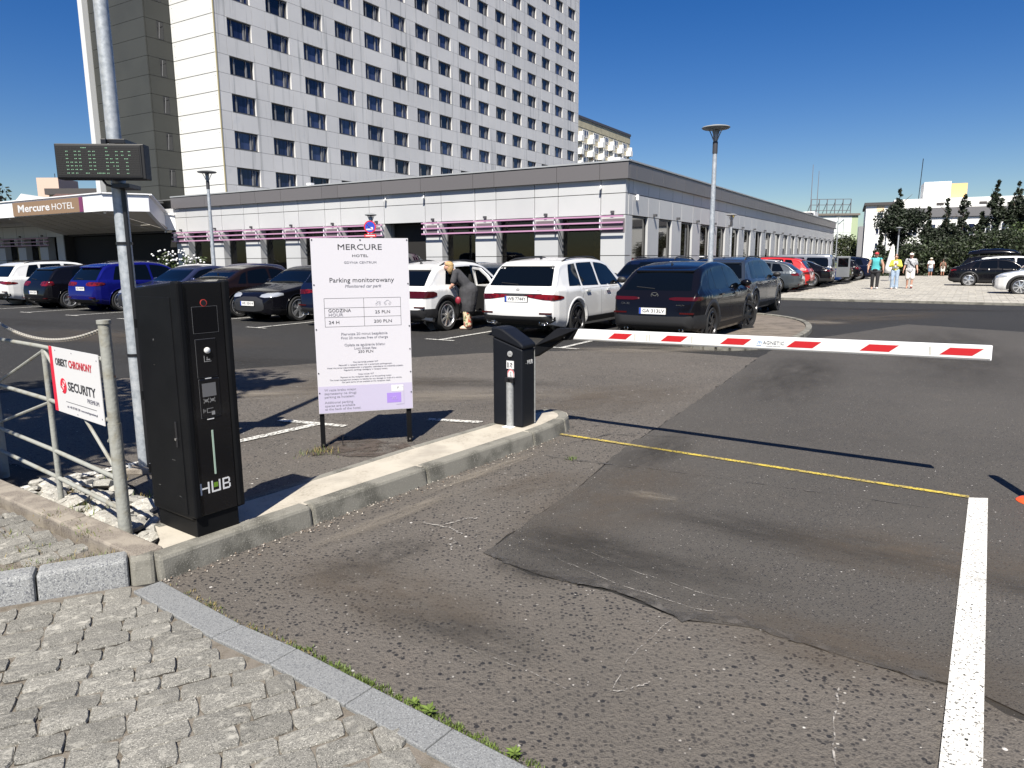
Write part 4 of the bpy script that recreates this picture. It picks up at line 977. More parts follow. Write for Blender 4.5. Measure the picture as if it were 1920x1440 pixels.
def outline(name, y0, y1, z0, z1, mat, par, w=.0016, x=fx):
    m = MB()
    for a, b, c, d_ in ((y0, y1, z1 - w, z1), (y0, y1, z0, z0 + w), (y0, y0 + w, z0 + w, z1 - w), (y1 - w, y1, z0 + w, z1 - w)): m.box(x, x + .0012, a, b, c, d_)
    return m.build(name, mat, par)
grey_l = M('grey_line', (0.10, 0.10, 0.105), 0.5); icon = M('icon_grey', (0.24, 0.24, 0.24), 0.5)
ringx('red_ring', (fx, .143, 1.262), .019, .0035, M('red_ring_paint', (0.45, 0.05, 0.04), .4), kt)
m = MB(); m.tube([(fx, .143, 1.262), (fx + .003, .143, 1.262)], .0145, 18); m.build('loudspeaker', black, kt)
m = MB(); m.box(fx, fx + .002, .078, .214, 1.108, 1.24); scn = m.build('display', M('dark_screen', (0.004, 0.004, 0.005), .08), kt)
outline('display_frame', .074, .218, 1.104, 1.244, grey_l, kt)
m = MB(); m.box(fx, fx + .006, .080, .19, .872, 1.072); md = m.build('button_module', gblack, kt, bevel=.002)
outline('module_frame', .078, .192, .87, 1.074, grey_l, kt)
m = MB(); m.lathe([(.017, 0), (.017, .006), (.0135, .011), (.006, .0135), (.001, .014)], 18, axis='x', c=(fx + .006, .138, 1.012)); m.build('push_button', M('lit_button', (0.62, 0.62, 0.6), .25), kt, smooth=True)
m = MB(); x = fx + .0062
m.box(x, x + .001, .118, .121, .955, .985); m.box(x, x + .001, .118, .158, .952, .955); m.box(x, x + .001, .132, .152, .960, .966); m.box(x, x + .001, .134, .137, .966, .978)
m.build('button_icon', icon, kt)
m = MB(); m.box(fx, fx + .004, .118, .152, .861, .8655); m.build('slot_strip', sticker, kt)
m = MB(); m.box(fx, fx + .006, .082, .192, .655, .858); m.build('reader_module', gblack, kt, bevel=.002)
outline('module_frame', .080, .195, .652, .861, grey_l, kt)
m = MB(); m.box(x, x + .0015, .094, .172, .766, .838); m.build('reader_window', M('grey_glass', (0.13, 0.13, 0.135), .1), kt)
m = MB()
for y in (.098, .134):
    for dy, dz, h, w in ((0, 0, .009, .002), (.026, 0, .009, .002), (0, .017, .009, .002), (.026, .017, .009, .002)): m.box(x, x + .001, y + dy, y + dy + w, .732 + dz, .732 + dz + h)
    for i in range(5): m.box(x, x + .001, y + .005 + i * .004, y + .007 + i * .004, .738, .752)
m.build('scan_icon', icon, kt)
m = MB()
for a, b in (((.112, .686), (.152, .700)),):
    m.box(x, x + .001, .112, .148, .7, .702); m.box(x, x + .001, .112, .148, .678, .680); m.box(x, x + .001, .112, .114, .680, .7)
for i in range(3): m.box(x, x + .001, .103 - i * .006, .1045 - i * .006, .686 - i * .003, .696 + i * .003)
m.box(x, x + .001, .138, .156, .664, .684); m.build('card_icon', icon, kt)
m = MB(); m.box(fx, fx + .004, .112, .150, .640, .6445); m.build('slot_strip', sticker, kt)
m = MB(); m.box(fx, fx + .003, .130, .139, .335, .580); m.build('light_strip', M('pale_green_strip', (0.34, 0.45, 0.37), .4), kt)
m = MB(); w = .0085; z0, z1 = .236, .300; zm = (z0 + z1) / 2; X = fx + .0012
def st(y0, y1, a, b): m.box(fx, X, y0, y1, a, b)
st(.040, .040 + w, z0, z1); st(.085, .085 + w, z0, z1); st(.048, .085, zm - .004, zm + .004)
st(.106, .106 + w, z0, z1); st(.150, .150 + w, z0, z1); st(.1145, .150, z0, z0 + w)
st(.172, .172 + w, z0, z1); st(.1805, .212, z0, z0 + w); st(.1805, .212, z1 - w, z1); st(.1805, .212, zm - .004, zm + .004); st(.210, .218, z0 + .006, zm - .005); st(.208, .216, zm + .005, z1 - .006)
m.build('hub_lettering', M('print_white', (0.66, 0.66, 0.66), .5), kt)
m = MB(); m.box(fx, X, .1205, .144, .262, .2875); m.build('green_square', M('print_green', (0.13, 0.25, 0.02), .5), kt)

# barrier
AZB = 33.0
bt = thing('barrier', 'boom barrier with dark grey housing and closed white boom with red blocks across the lane', 'barrier', (.092, 6.144, .122), -R(AZB))
m = MB(); m.add([(x, y, z) for y in (0, .21) for x, z in ((-.315, 0), (0, 0), (0, .70), (-.315, .80))],
                [(0, 1, 2, 3), (7, 6, 5, 4), (0, 4, 5, 1), (1, 5, 6, 2), (2, 6, 7, 3), (3, 7, 4, 0)])
navy = M('barrier_dark_grey', (0.006, 0.0072, 0.0105), 0.5, spec=0.22, var=[(4, (0.008, 0.0092, 0.0125), .4, .65)], bump=(600, .05))
m.build('housing', navy, bt, bevel=.016)
m = MB(); m.add([(x, y, z) for y in (-.008, .218) for x, z in ((-.325, .805), (.008, .700), (.010, .735), (-.03, .768), (-.20, .868), (-.25, .882), (-.325, .886))],
                [tuple(range(7)), tuple(range(13, 6, -1))] + [(i, (i + 1) % 7, 7 + (i + 1) % 7, 7 + i) for i in range(7)])
m.build('lid', navy, bt, bevel=.014)
m = MB(); m.box(-.315, 0.003, .2105, .216, .01, .69); m.build('side_rail', alu, bt)
m = MB(); m.tube([(-.125, -.010, 0.004), (-.125, -.010, .405)], .034, 20); m.build('light_sensor_post', alu, bt, auto=40)
m = MB(); m.box(-.175, -.075, -.07, .0, 0, .006); m.build('post_foot', white_m, bt, bevel=.002)
m = MB(); m.box(-.165, -.075, -.038, -.0015, .405, .448); sn = m.build('sensor_head', black, bt, bevel=.004)
m = MB(); m.tube([(-.118, -.038, .426), (-.118, -.042, .426)], .012, 14); m.build('lens', gblack, sn)
m = MB(); m.tube([(-.125, -.001, .655), (-.125, -.012, .655)], .027, 20); lk = m.build('lock_cover', alu, bt, bevel=.003)
m = MB(); m.tube([(-.125, -.012, .655), (-.125, -.0135, .655)], .019, 20); m.build('lock_plate', M('lock_grey', (.3, .3, .3), .5), lk)
text('lettering', 'HUB', .011, ink, lk, frame((-.125, -.0142, .655), (1, 0, 0)))
m = MB(); m.box(-.166, -.088, -.0022, -.0005, .522, .594); s1 = m.build('warning_sticker', sticker, bt)
m = MB()
m.add([(-.156, -.0028, .532), (-.143, -.0028, .532), (-.143, -.0028, .576), (-.156, -.0028, .582)], [(0, 1, 2, 3)])
for a, b in (((-.108, .578), (-.118, .556)), ((-.118, .556), (-.110, .536)), ((-.118, .556), (-.130, .540)), ((-.116, .566), (-.102, .560)), ((-.114, .570), (-.128, .574))): m.bar((a[0], -.0028, a[1]), (b[0], -.0028, b[1]), .004, .004)
m.build('warning_pictogram', ink, s1)
m = MB(); m.add([(-.12 + .036 * math.cos(a), -.0022, .485 + .036 * math.sin(a)) for a in [math.pi * i / 16 for i in range(17)]] + [(-.156, -.0022, .449), (-.084, -.0022, .449)], [tuple(range(19))[::-1]])
s2 = m.build('pedestrian_sticker', sticker, bt)
m = MB(); rng_ = [math.pi * i / 16 for i in range(17)]
vs = [(-.12 + r_ * math.cos(a), -.003, .485 + r_ * math.sin(a)) for r_ in (.034, .026) for a in rng_]
m.add(vs, [(i, i + 1, 18 + i, 17 + i) for i in range(16)]); m.bar((-.15, -.003, .485), (-.15, -.003, .452), .008, .001); m.bar((-.09, -.003, .485), (-.09, -.003, .452), .008, .001)
m.build('red_ring', red_p, s2)
m = MB(); m.ell((-.12, -.003, .492), (.004, .0008, .005), 8, 5); m.bar((-.12, -.003, .486), (-.12, -.003, .470), .008, .001); m.bar((-.12, -.003, .47), (-.126, -.003, .452), .004, .001); m.bar((-.12, -.003, .47), (-.113, -.003, .452), .004, .001)
m.build('pedestrian_pictogram', ink, s2)
text('hub_lettering', 'HUB', .055, M('print_white', (0.66, 0.66, 0.66), .5), bt, frame((.0012, .125, .578), (0, 1, 0)), width=.09)
m = MB(); m.box(.0008, .0016, .052, .068, .57, .574); m.build('hub_dash', icon, bt)
# boom in world space, relative to the thing
BM = bt.matrix_basis.inverted()
Bd = Vector((.815, -.579, 0)); B0 = Vector((.56, 6.335, .936)); B1 = Vector((3.09, 4.54, .987)); dirb = (B1 - B0).normalized()
boom = bpy.data.objects.new('boom', None); COL.objects.link(boom); boom.parent = bt
fb = frame(B0, dirb, (0, 0, 1)); boom.matrix_local = BM @ fb       # local x along the boom, y up, z towards the camera
LB = (B1 - B0).length
m = MB(); n = 12; prof = []
for i in range(n): a = math.pi * i / (n - 1); prof.append((-.05 + .012 - .012 * math.sin(a) * 1.0, .026 * math.cos(a)))
prof = [(-.036, .030), (-.047, .024), (-.052, .0), (-.047, -.024), (-.036, -.030), (.040, -.024), (.049, -.014), (.050, 0), (.049, .014), (.040, .024)]
k = len(prof); vs = [(0.0 + (.05 - p[0]) * -.0 - (.05 - p[0]) * .9 * 0 + (0 if True else 0) + (-.0) + (p[0] + .05) * .55, p[0], p[1]) for p in prof] + [(LB, p[0], p[1]) for p in prof]
m.add(vs, [(i, (i + 1) % k, k + (i + 1) % k, k + i) for i in range(k)] + [tuple(range(k))[::-1], tuple(range(k, 2 * k))])
wb = M('boom_white', (0.66, 0.66, 0.64), 0.35, var=[(6, (0.58, 0.57, 0.54), .5, .7)])
m.build('boom_profile', wb, boom, auto=30)
m = MB(); m.box(LB - .001, LB + .006, -.048, .046, -.022, .022); m.build('end_cap', white_m, boom, bevel=.003)
redm = M('boom_red', (0.42, 0.012, 0.015), .4)
for u, ln in ((.363, .208), (.847, .215), (1.345, .225), (1.846, .225), (2.344, .225), (2.828, .225)):
    m = MB(); zt = .0245
    def zf(y): return .030 - (y + .036) * (.006 / .076) + .0012
    a, b = -.022, .026
    m.add([(u - .01, a, zf(a)), (u + ln - .05, a, zf(a)), (u + ln + .01, b, zf(b)), (u + .05, b, zf(b))], [(0, 1, 2, 3)])
    m.add([(u - .01, a, zf(a) - .001), (u + ln - .05, a, zf(a) - .001), (u + ln + .01, b, zf(b) - .001), (u + .05, b, zf(b) - .001)], [(3, 2, 1, 0)])
    m.build('red_block', redm, boom)
for u in (.60, .71, .735, 1.10, 2.76):
    m = MB(); m.box(u, u + .012, -.026, .03, .0238, .0305); m.build('tape_mark', M('old_tape', (0.50, 0.49, 0.44), .6), boom)
text('maker_lettering', 'AGNETIC', .036, M('print_grey', (.16, .17, .19), .5), boom, frame((1.745, .004, .0295), (1, 0, 0), (0, 1, -.079)), width=.155)
text('maker_initial', 'm', .045, M('print_blue', (.10, .25, .5), .5), boom, frame((1.640, .006, .0295), (1, 0, 0), (0, 1, -.079)), shear=.2)
m = MB(); m.box(1.618, 1.655, -.019, -.016, .0285, .0310); m.build('maker_underline', M('print_blue', (.10, .25, .5), .5), boom)
text('maker_subtitle', 'ACCESS CONTROL', .008, M('print_grey', (.16, .17, .19), .5), boom, frame((1.745, -.020, .0310), (1, 0, 0), (0, 1, -.079)), width=.11)
# arm from housing to boom
arm = []
Pv = Vector((.225, 6.325, .79))
elbow = B0 + dirb * -.20 + Vector((0, 0, .0))
m = MB(); up_ = Vector((0, 0, 1))
q0 = Pv; q1 = B0 - dirb * .10 + Vector((0, 0, .005))
def wpt(p): return tuple(BM @ p)
sd = dirb.cross(up_).normalized() * .038
a0 = [Pv + Vector((0, 0, -.055)), Pv + Vector((0, 0, .05)), B0 - dirb * .16 + Vector((0, 0, .05)), B0 + dirb * .05 + Vector((0, 0, .052)), B0 - dirb * .02 + Vector((0, 0, -.05)), B0 - dirb * .12 + Vector((0, 0, -.06))]
vs = [p + sd for p in a0] + [p - sd for p in a0]
m.add([wpt(p) for p in vs], [tuple(range(6)), tuple(range(11, 5, -1))] + [(i, (i + 1) % 6, 6 + (i + 1) % 6, 6 + i) for i in range(6)])
m.build('boom_arm', anth, bt, bevel=.006)
for p, dz in ((-.14, .035), (-.03, .036), (-.08, -.03), (-.14, -.035)):
    c = B0 + dirb * p + Vector((0, 0, dz)) - sd * 0; nrm = -dirb.cross(up_).normalized() * -1
    m = MB(); cc = c + dirb.cross(up_).normalized() * .037; m.tube([wpt(cc), wpt(cc + dirb.cross(up_).normalized() * .006)], .006, 8); m.build('bolt', chrome, bt)

# price board
sg = thing('parking_board', 'white hotel parking price board on two dark legs beside the island', 'sign', (-1.614, 5.921, 0), R(16.0))
board_m = M('board_white', (0.525, 0.515, 0.55), .45)
m = MB(); m.box(-.03, .768, -.008, .008, .312, 1.78); m.build('panel', board_m, sg)
for x in (-.008, .735):
    m = MB(); m.box(x - .02, x + .02, .0095, .045, 0, 1.76); lg = m.build('leg', anth, sg)
    m = MB(); m.tube([(x, .009, .035), (x, .004, .035)], .009, 8); m.build('bolt', chrome, lg)
for x, z in ((-.018, 1.765), (.37, 1.765), (.757, 1.765), (-.018, 1.40), (.757, 1.40), (-.018, 1.03), (.757, 1.04), (-.018, .66), (.757, .84), (.757, .64), (-.018, .49), (.757, .46)):
    m = MB(); m.tube([(x, -.0081, z), (x, -.0115, z)], .006, 8); m.build('screw', black, sg)
def T(s, x, z, size, mat=ink, w=None, al='CENTER', **k): return text('lettering', s, size, mat, sg, frame((x, -.0092, z), (1, 0, 0)), width=w, align=al, **k)
T('MERCURE', .365, 1.705, .066, w=.36); T('HOTEL', .365, 1.635, .030, w=.13); T('GDYNIA CENTRUM', .365, 1.58, .026, inkl, w=.265)
T('Parking monitorowany', .372, 1.435, .055, w=.53); T('Monitored car park', .378, 1.385, .036, inkl, w=.30, shear=.25)
m = MB(); y = -.0088
for z in (1.285, 1.205, 1.127, 1.048): m.box(.055, .69, y, y + .0006, z, z + .0028)
for x in (.055, .378, .6872): m.box(x, x + .0028, y - .0001, y + .0005, 1.048, 1.2878)
m.build('price_table', ink, sg)
T('GODZINA', .085, 1.183, .040, al='LEFT', w=.185); T('HOUR', .085, 1.148, .036, inkl, al='LEFT', w=.118)
T('24 H', .085, 1.085, .038, al='LEFT', w=.085); T('25 PLN', .535, 1.165, .036, w=.125); T('200 PLN', .535, 1.087, .036, w=.15)
for nm_, wheels, segs in (('motorcycle_icon', ((.485, 1.232), (.512, 1.232)), (((.485, 1.24), (.50, 1.252)), ((.50, 1.252), (.518, 1.252)), ((.518, 1.252), (.512, 1.24)), ((.485, 1.262), (.495, 1.25)))),
                          ('car_icon', ((.560, 1.232), (.595, 1.232)), (((.548, 1.236), (.55, 1.248)), ((.55, 1.248), (.562, 1.251)), ((.562, 1.251), (.572, 1.263)), ((.572, 1.263), (.588, 1.263)), ((.588, 1.263), (.597, 1.25)), ((.597, 1.25), (.608, 1.246)), ((.608, 1.246), (.608, 1.236))))):
    m = MB()
    for c in wheels:
        for i in range(10): a = 6.283 * i / 10; b = 6.283 * (i + 1) / 10; m.bar((c[0] + .008 * math.cos(a), y, c[1] + .008 * math.sin(a)), (c[0] + .008 * math.cos(b), y, c[1] + .008 * math.sin(b)), .002, .001)
    for a, b in segs: m.bar((a[0], y, a[1]), (b[0], y, b[1]), .0025, .001)
    m.build(nm_, inkl, sg)
T('Pierwsze 20 minut bezpłatnie', .375, .985, .032, inkl, w=.385); T('First 20 minutes free of charge', .375, .952, .030, inkl, w=.39)
T('Opłata za zgubienie biletu:', .375, .892, .032, inkl, w=.34); T('Lost ticket fee:', .378, .862, .030, inkl, w=.185); T('250 PLN', .38, .832, .032, w=.125)
for s, z, w in (('Ceny zawierają podatek VAT', .745, .21), ('Płatność w recepcji hotelu lub w automacie parkingowym.', .722, .45), ('Hotel nie ponosi odpowiedzialności w przypadku uszkodzenia lub kradzieży pojazdu.', .700, .64), ('Regulamin parkingu dostępny w recepcji hotelu.', .679, .37),
                ('Rates include VAT', .640, .13), ('Payment at the reception desk or at the parking meter.', .618, .43), ('The hotel management accepts no liability for any damage or theft of a vehicle.', .596, .61), ('Car park terms of use available at the reception desk.', .575, .41)):
    T(s, .375, z, .018, inkl, w=w)
m = MB(); m.box(-.027, .765, -.0088, -.0083, .316, .545); m.build('lilac_field', M('lilac_print', (0.43, 0.40, 0.52), .5), sg)
T('W razie braku miejsc', .02, .512, .030, inkl, al='LEFT', w=.265); T('zapraszamy na drugi', .02, .482, .030, inkl, al='LEFT', w=.265); T('parking za hotelem.', .02, .452, .030, inkl, al='LEFT', w=.25)
T('Additional parking', .02, .405, .030, inkl, al='LEFT', w=.235); T('spaces are available', .02, .376, .030, inkl, al='LEFT', w=.25); T('at the back of the hotel.', .02, .347, .030, inkl, al='LEFT', w=.30)
m = MB(); m.box(.585, .690, -.0096, -.0089, .475, .530); m.build('map_label', sticker, sg)
text('lettering', 'P', .028, inkl, sg, frame((.64, -.0102, .503), (1, 0, 0)), shear=.2)
m = MB(); m.box(.545, .668, -.0096, -.0089, .375, .462); m.build('map_square', M('violet_print', (0.30, 0.20, 0.55), .5), sg)
m = MB(); zz = [(.575, .43), (.588, .42), (.592, .402), (.602, .428), (.606, .403), (.62, .43), (.624, .404), (.636, .40)]
for a, b in zip(zz, zz[1:]): m.bar((a[0], -.0102, a[1]), (b[0], -.0102, b[1]), .005, .0006)
m.build('map_emblem', sticker, sg)
m = MB()
for a, b in (((.672, .51), (.692, .51)), ((.692, .51), (.692, .358)), ((.692, .358), (.625, .358))): m.bar((a[0], -.0092, a[1]), (b[0], -.0092, b[1]), .003, .0006)
m.build('map_arrow', inkl, sg)
m = MB(); m.tube([(.155, .03, 0), (.155, .03, .075), (.16, .03, .095)], .004, 6)
tag(m.build('metal_stub', black, None), 'short thin dark metal stub sticking up by the left leg of the price board', 'stake').matrix_world = sg.matrix_basis.copy()

# pole with LED display
pl_ = thing('steel_pole', 'tall galvanised steel pole behind the ticket terminal carrying the black display', 'pole', (-2.832, 5.30, 0))
m = MB(); m.tube([(0, 0, 0), (0, 0, 2.3), (0, 0, 6.4)], [.052, .049, .044], 20); m.build('shaft', galv, pl_, auto=50)
m = MB(); m.box(-.11, .11, -.11, .11, 0, .05); m.build('base_plate', conc_b, pl_, bevel=.01)
for x, y in ((-.08, -.085), (.08, -.085)):
    m = MB(); m.tube([(x, y, .05), (x, y, .085)], .012, 6); m.build('anchor_bolt', galv, pl_)
m = MB(); m.tube([(.045, -.04, .05), (.047, -.035, 1.2), (.047, -.035, 2.15)], .016, 8); cdt = m.build('cable_conduit', black, pl_)
for z in (.9, 1.72):
    m = MB(); m.lathe([(.056, z), (.056, z + .02), (.05, z + .02), (.05, z)], 20); m.build('strap', black, pl_)
led = thing('led_display', 'black dot matrix display with green dots mounted on the steel pole', 'display', (-2.70, 5.10, 2.28), R(5))
m = MB(); m.box(-.425, .165, 0, .10, -.118, .118); hs = m.build('case', M('case_black', (0.008, 0.008, 0.009), .5), led, bevel=.006)
m = MB(); m.box(-.418, .145, -.006, -.0005, -.108, .106); m.build('frame', M('case_black', (0.008, 0.008, 0.009), .5), led, bevel=.002)
m = MB(); m.box(-.408, .135, -.0075, -.0062, -.098, .096); m.build('screen', M('led_backing', (0.005, 0.005, 0.005), .6), led)
lit = set()
def strokes(cs, rows, step=2):
    for c in cs:
        for r_ in rows:
            if r_ % step == 0: lit.add((c, r_))
strokes((6, 7), range(1, 15)); strokes((12, 13), range(1, 15)); strokes((9, 10), range(7, 16)); strokes((15, 16), range(2, 13)); strokes((17, 18, 19, 20), (0,)); strokes((22, 23), range(2, 13)); strokes((25, 26), range(1, 14))
strokes((27, 28, 29, 30, 31, 32), (14,)); strokes((19, 20, 21), (14,)); strokes((34, 35), range(0, 16)); strokes((36,), (4,)); strokes((37, 38), (6, 8)); strokes((39,), (8, 10)); strokes((41, 42), range(2, 16)); strokes((45, 46), (2, 4)); strokes((48, 49), range(6, 16)); strokes((47,), (6,)); strokes((50, 51), (2, 4))
md_ = MB(); ml = MB(); NC, NR = 58, 16
for c in range(NC):
    for r_ in range(NR):
        x0 = -.403 + c * .533 / (NC - 1); z0 = .089 - r_ * .18 / (NR - 1); (ml if (c, r_) in lit else md_).box(x0 - .0018, x0 + .0018, -.0092, -.0074, z0 - .0021, z0 + .0021)
tag(md_.build('led_dots', M('led_off', (0.035, 0.033, 0.033), .4), led), kind='stuff')
tag(ml.build('led_dots_lit', M('led_on', (0.2, 0.35, 0.25), .4, emit=((0.50, 1.0, 0.58), .28)), led), kind='stuff')
for z in (.13, -.17):
    m = MB(); m.box(-.10, .02, .06, .26, z, z + .03); m.build('mounting_bracket', black, led, bevel=.003)
m = MB(); m.tube([(-.15, .05, -.115), (-.13, .06, -.15), (-.08, .09, -.165), (-.04, .12, -.15)], .008, 8); m.build('cable', black, led, smooth=True)
m = MB(); m.box(-.125, -.09, .02, .05, .118, .155); m.build('connector_box', black, led, bevel=.004)

# railing with chain
pr = M('worn_grey_rail_paint', (0.27, 0.275, 0.25), .65, var=[(11, (0.22, 0.21, 0.17), .5, .65), (16, (0.25, 0.11, 0.05), .68, .72)], bump=(60, .3))
fn = thing('railing', 'old grey tube railing with rust spots in front of the rubble bed', 'railing', (-2.2, 3.83, 0), math.atan2(.63, -.775))
m = MB(); m.tube([(.0, 0, .02), (.0, 0, .72)], .034, 16); m.tube([(.0, 0, .72), (.0, 0, 1.27)], .0305, 16); m.tube([(0, 0, 1.27), (0, 0, 1.29)], .036, 16); m.build('post', pr, fn, auto=40)
m = MB(); m.tube([(2.12, 0, .0), (2.12, 0, 1.27)], .040, 16); m.build('post', pr, fn, auto=40)
m = MB(); m.tube([(.96, 0, .06), (.95, 0, 1.06)], .017, 12); m.build('upright', pr, fn, auto=40)
for z in (1.075, .735, .40, .22):
    m = MB(); m.tube([(.03, 0, z - .005), (1.05, 0, z), (2.10, 0, z - .01)], .0135, 12); m.build('rail', pr, fn, auto=40)
    m = MB(); m.ell((.035, 0, z), (.022, .02, .018), 10, 6); m.build('bracket', pr, fn, smooth=True)
for a, b in (((.95, 1.055), (.04, .44)), ((.95, 1.055), (2.1, .70)), ((.96, .72), (2.1, .42)), ((.96, .72), (.06, .44))):
    if a == (.96, .72) and b[0] < 1: continue
    m = MB(); m.tube([(a[0], .0, a[1]), (b[0], .0, b[1])], .010, 8); m.build('brace', pr, fn, auto=40)
m = MB(); m.tube([(.10, 0, .60), (.02, .0, .66)], .009, 8); m.build('bracket', pr, fn)
ch = thing('chain', 'thin steel chain sagging from the top of the railing post', 'chain', (-2.2, 3.83, 0), math.atan2(.63, -.775))
cm = M('chain_steel', (0.36, 0.34, 0.30), .5, .3, var=[(20, (.2, .13, .08), .55, .7)])
lm = MB(); n = 12
for i in range(n):
    for j in range(6):
        a = 2 * math.pi * i / n; b = 2 * math.pi * j / 6; rr_ = .0095 + .0042 * math.cos(b)
        lm.v.append((rr_ * math.cos(a) + (.007 if math.cos(a) > 0 else -.007), rr_ * math.sin(a), .0042 * math.sin(b)))
for i in range(n):
    for j in range(6): lm.f.append((i * 6 + j, ((i + 1) % n) * 6 + j, ((i + 1) % n) * 6 + (j + 1) % 6, i * 6 + (j + 1) % 6)); lm.mi.append(0)
lme = lm.mesh('chain_link', cm, True)
sag = lambda s: 1.245 - .125 * (1 - ((s - 1.04) / 1.04) ** 2)
s = .03; i = 0
while s < 2.1:
    ds = .0215; z = sag(s); dz = sag(s + ds) - z
    s += ds / math.sqrt(1 + (dz / ds) ** 2); i += 1
    inst('chain_link', lme, ch, loc=(s, 0, sag(s)), rot=(R(90) * (i % 2) + .3, -math.atan2(dz, ds), 0))
# security notice on the railing
ss = thing('security_notice', 'white security notice with a red left stripe wired to the railing', 'sign', (-2.2, 3.83, 0), math.atan2(.63, -.775))
y = .0165
m = MB(); m.box(.075, .80, y, y + .004, .695, 1.095); ss_p = m.build('panel', M('notice_white', (0.60, 0.60, 0.605), .4), ss)
m = MB(); m.box(.752, .8005, y + .0042, y + .0052, .695, 1.0955); m.build('red_stripe', M('notice_red', (0.60, 0.02, 0.045), .4), ss)
yy = y + .0052
def T2(s_, x, z, size, mat=ink, w=None, al='LEFT', **k): return text('lettering', s_, size, mat, ss, frame((x, yy, z), (-1, 0, 0)), width=w, align=al, **k)
rn = M('notice_red_ink', (0.40, 0.015, 0.03), .5)
T2('OBIEKT', .715, 1.005, .062, w=.185, bold=.0012); T2('CHRONIONY', .51, 1.005, .062, rn, w=.335, bold=.0012)
T2('SECURITY', .555, .868, .075, w=.40, bold=.0016); T2('PREMIUM', .285, .812, .036, inkl, w=.16)
T2('tel. +48 277 881 230  www.securitypremium.pl', .60, .742, .020, inkl, w=.44)
m = MB(); m.box(.165, .61, yy - .0005, yy, .770, .7725); m.build('rule_line', ink, ss)
m = MB(); m.tube([(.625, yy - .0005, .865), (.625, yy + .0006, .865)], .047, 24); m.build('red_disc', M('notice_red', (0.60, 0.02, 0.045), .4), ss)
m = MB()
for c in ((.640, .848), (.610, .882)):
    for i in range(14): a = 6.283 * i / 14; b = 6.283 * (i + 1) / 14; m.bar((c[0] + .016 * math.cos(a), yy + .001, c[1] + .016 * math.sin(a)), (c[0] + .016 * math.cos(b), yy + .001, c[1] + .016 * math.sin(b)), .006, .0008)
m.build('chain_emblem', sticker, ss)
for x, z in ((.10, 1.06), (.70, 1.075), (.45, 1.075), (.10, .73), (.45, .71)):
    m = MB(); m.tube([(x, y + .004, z), (x, y + .006, z)], .004, 6); m.build('tie_hole', inkl, ss)

# orange flexible bollard cut by the right edge of the picture
orange = M('orange_plastic', (0.75, 0.09, 0.02), .45)
bo = thing('flexible_bollard', 'orange flexible bollard with round foot at the right edge past the white line', 'bollard', (3.43, 4.455, 0))
m = MB(); m.lathe([(.105, 0), (.105, .012), (.09, .025), (.05, .038), (.045, .05)], 24); m.build('foot', orange, bo, auto=40)
m = MB(); m.tube([(0, 0, .045), (0, 0, .75)], .038, 18); m.build('post', orange, bo, auto=40)
for z in (.42, .60):
    m = MB(); m.lathe([(.0388, z), (.0388, z + .10), (.037, z + .10), (.037, z)], 18); m.build('reflective_band', sticker, bo)
m = MB(); m.lathe([(.107, 0.001), (.107, .006), (.100, .006)], 24); m.build('foot_edge', blackrub, bo)
# ------------------------------------------------------------------ vehicles
glass_c = M('car_glass', (0.002, 0.003, 0.004), .02, spec=.35)
lamp_red = M('tail_lamp_red', (0.13, 0.005, 0.006), .15, spec=.3, coat=.3, var=[(9, (0.045, 0.003, 0.004), .45, .55)])
lamp_dark = M('tail_lamp_dark', (0.045, 0.003, 0.004), .15, spec=.3, coat=.3)
lamp_clear = M('headlamp_clear', (0.38, 0.40, 0.43), .10, .3, coat=.8)
trim_b = M('plastic_trim_black', (0.014, 0.014, 0.015), .55)
alloy = M('alloy_silver', (0.62, 0.63, 0.65), .28, .8)
alloy_d = M('alloy_dark', (0.035, 0.035, 0.038), .3, .5)
tyre_m = M('tyre_rubber', (0.014, 0.014, 0.014), .85)
seam_m = M('panel_gap', (0.006, 0.006, 0.006), .8)
plate_m = M('number_plate_white', (0.70, 0.70, 0.68), .45)
eu_blue = M('plate_blue', (0.02, 0.06, 0.35), .5)
disc_m = M('brake_disc', (.20, .20, .20), .4, .6)
under_m = M('underbody_black', (0.006, 0.006, 0.006), .9)
def paint(name, c, metal=.0, rough=.3):
    dk = sum(c) < .2
    return M('paint_' + name, c, .16 if dk else rough, metal, .12 if dk else .4, .35 if dk else .8)

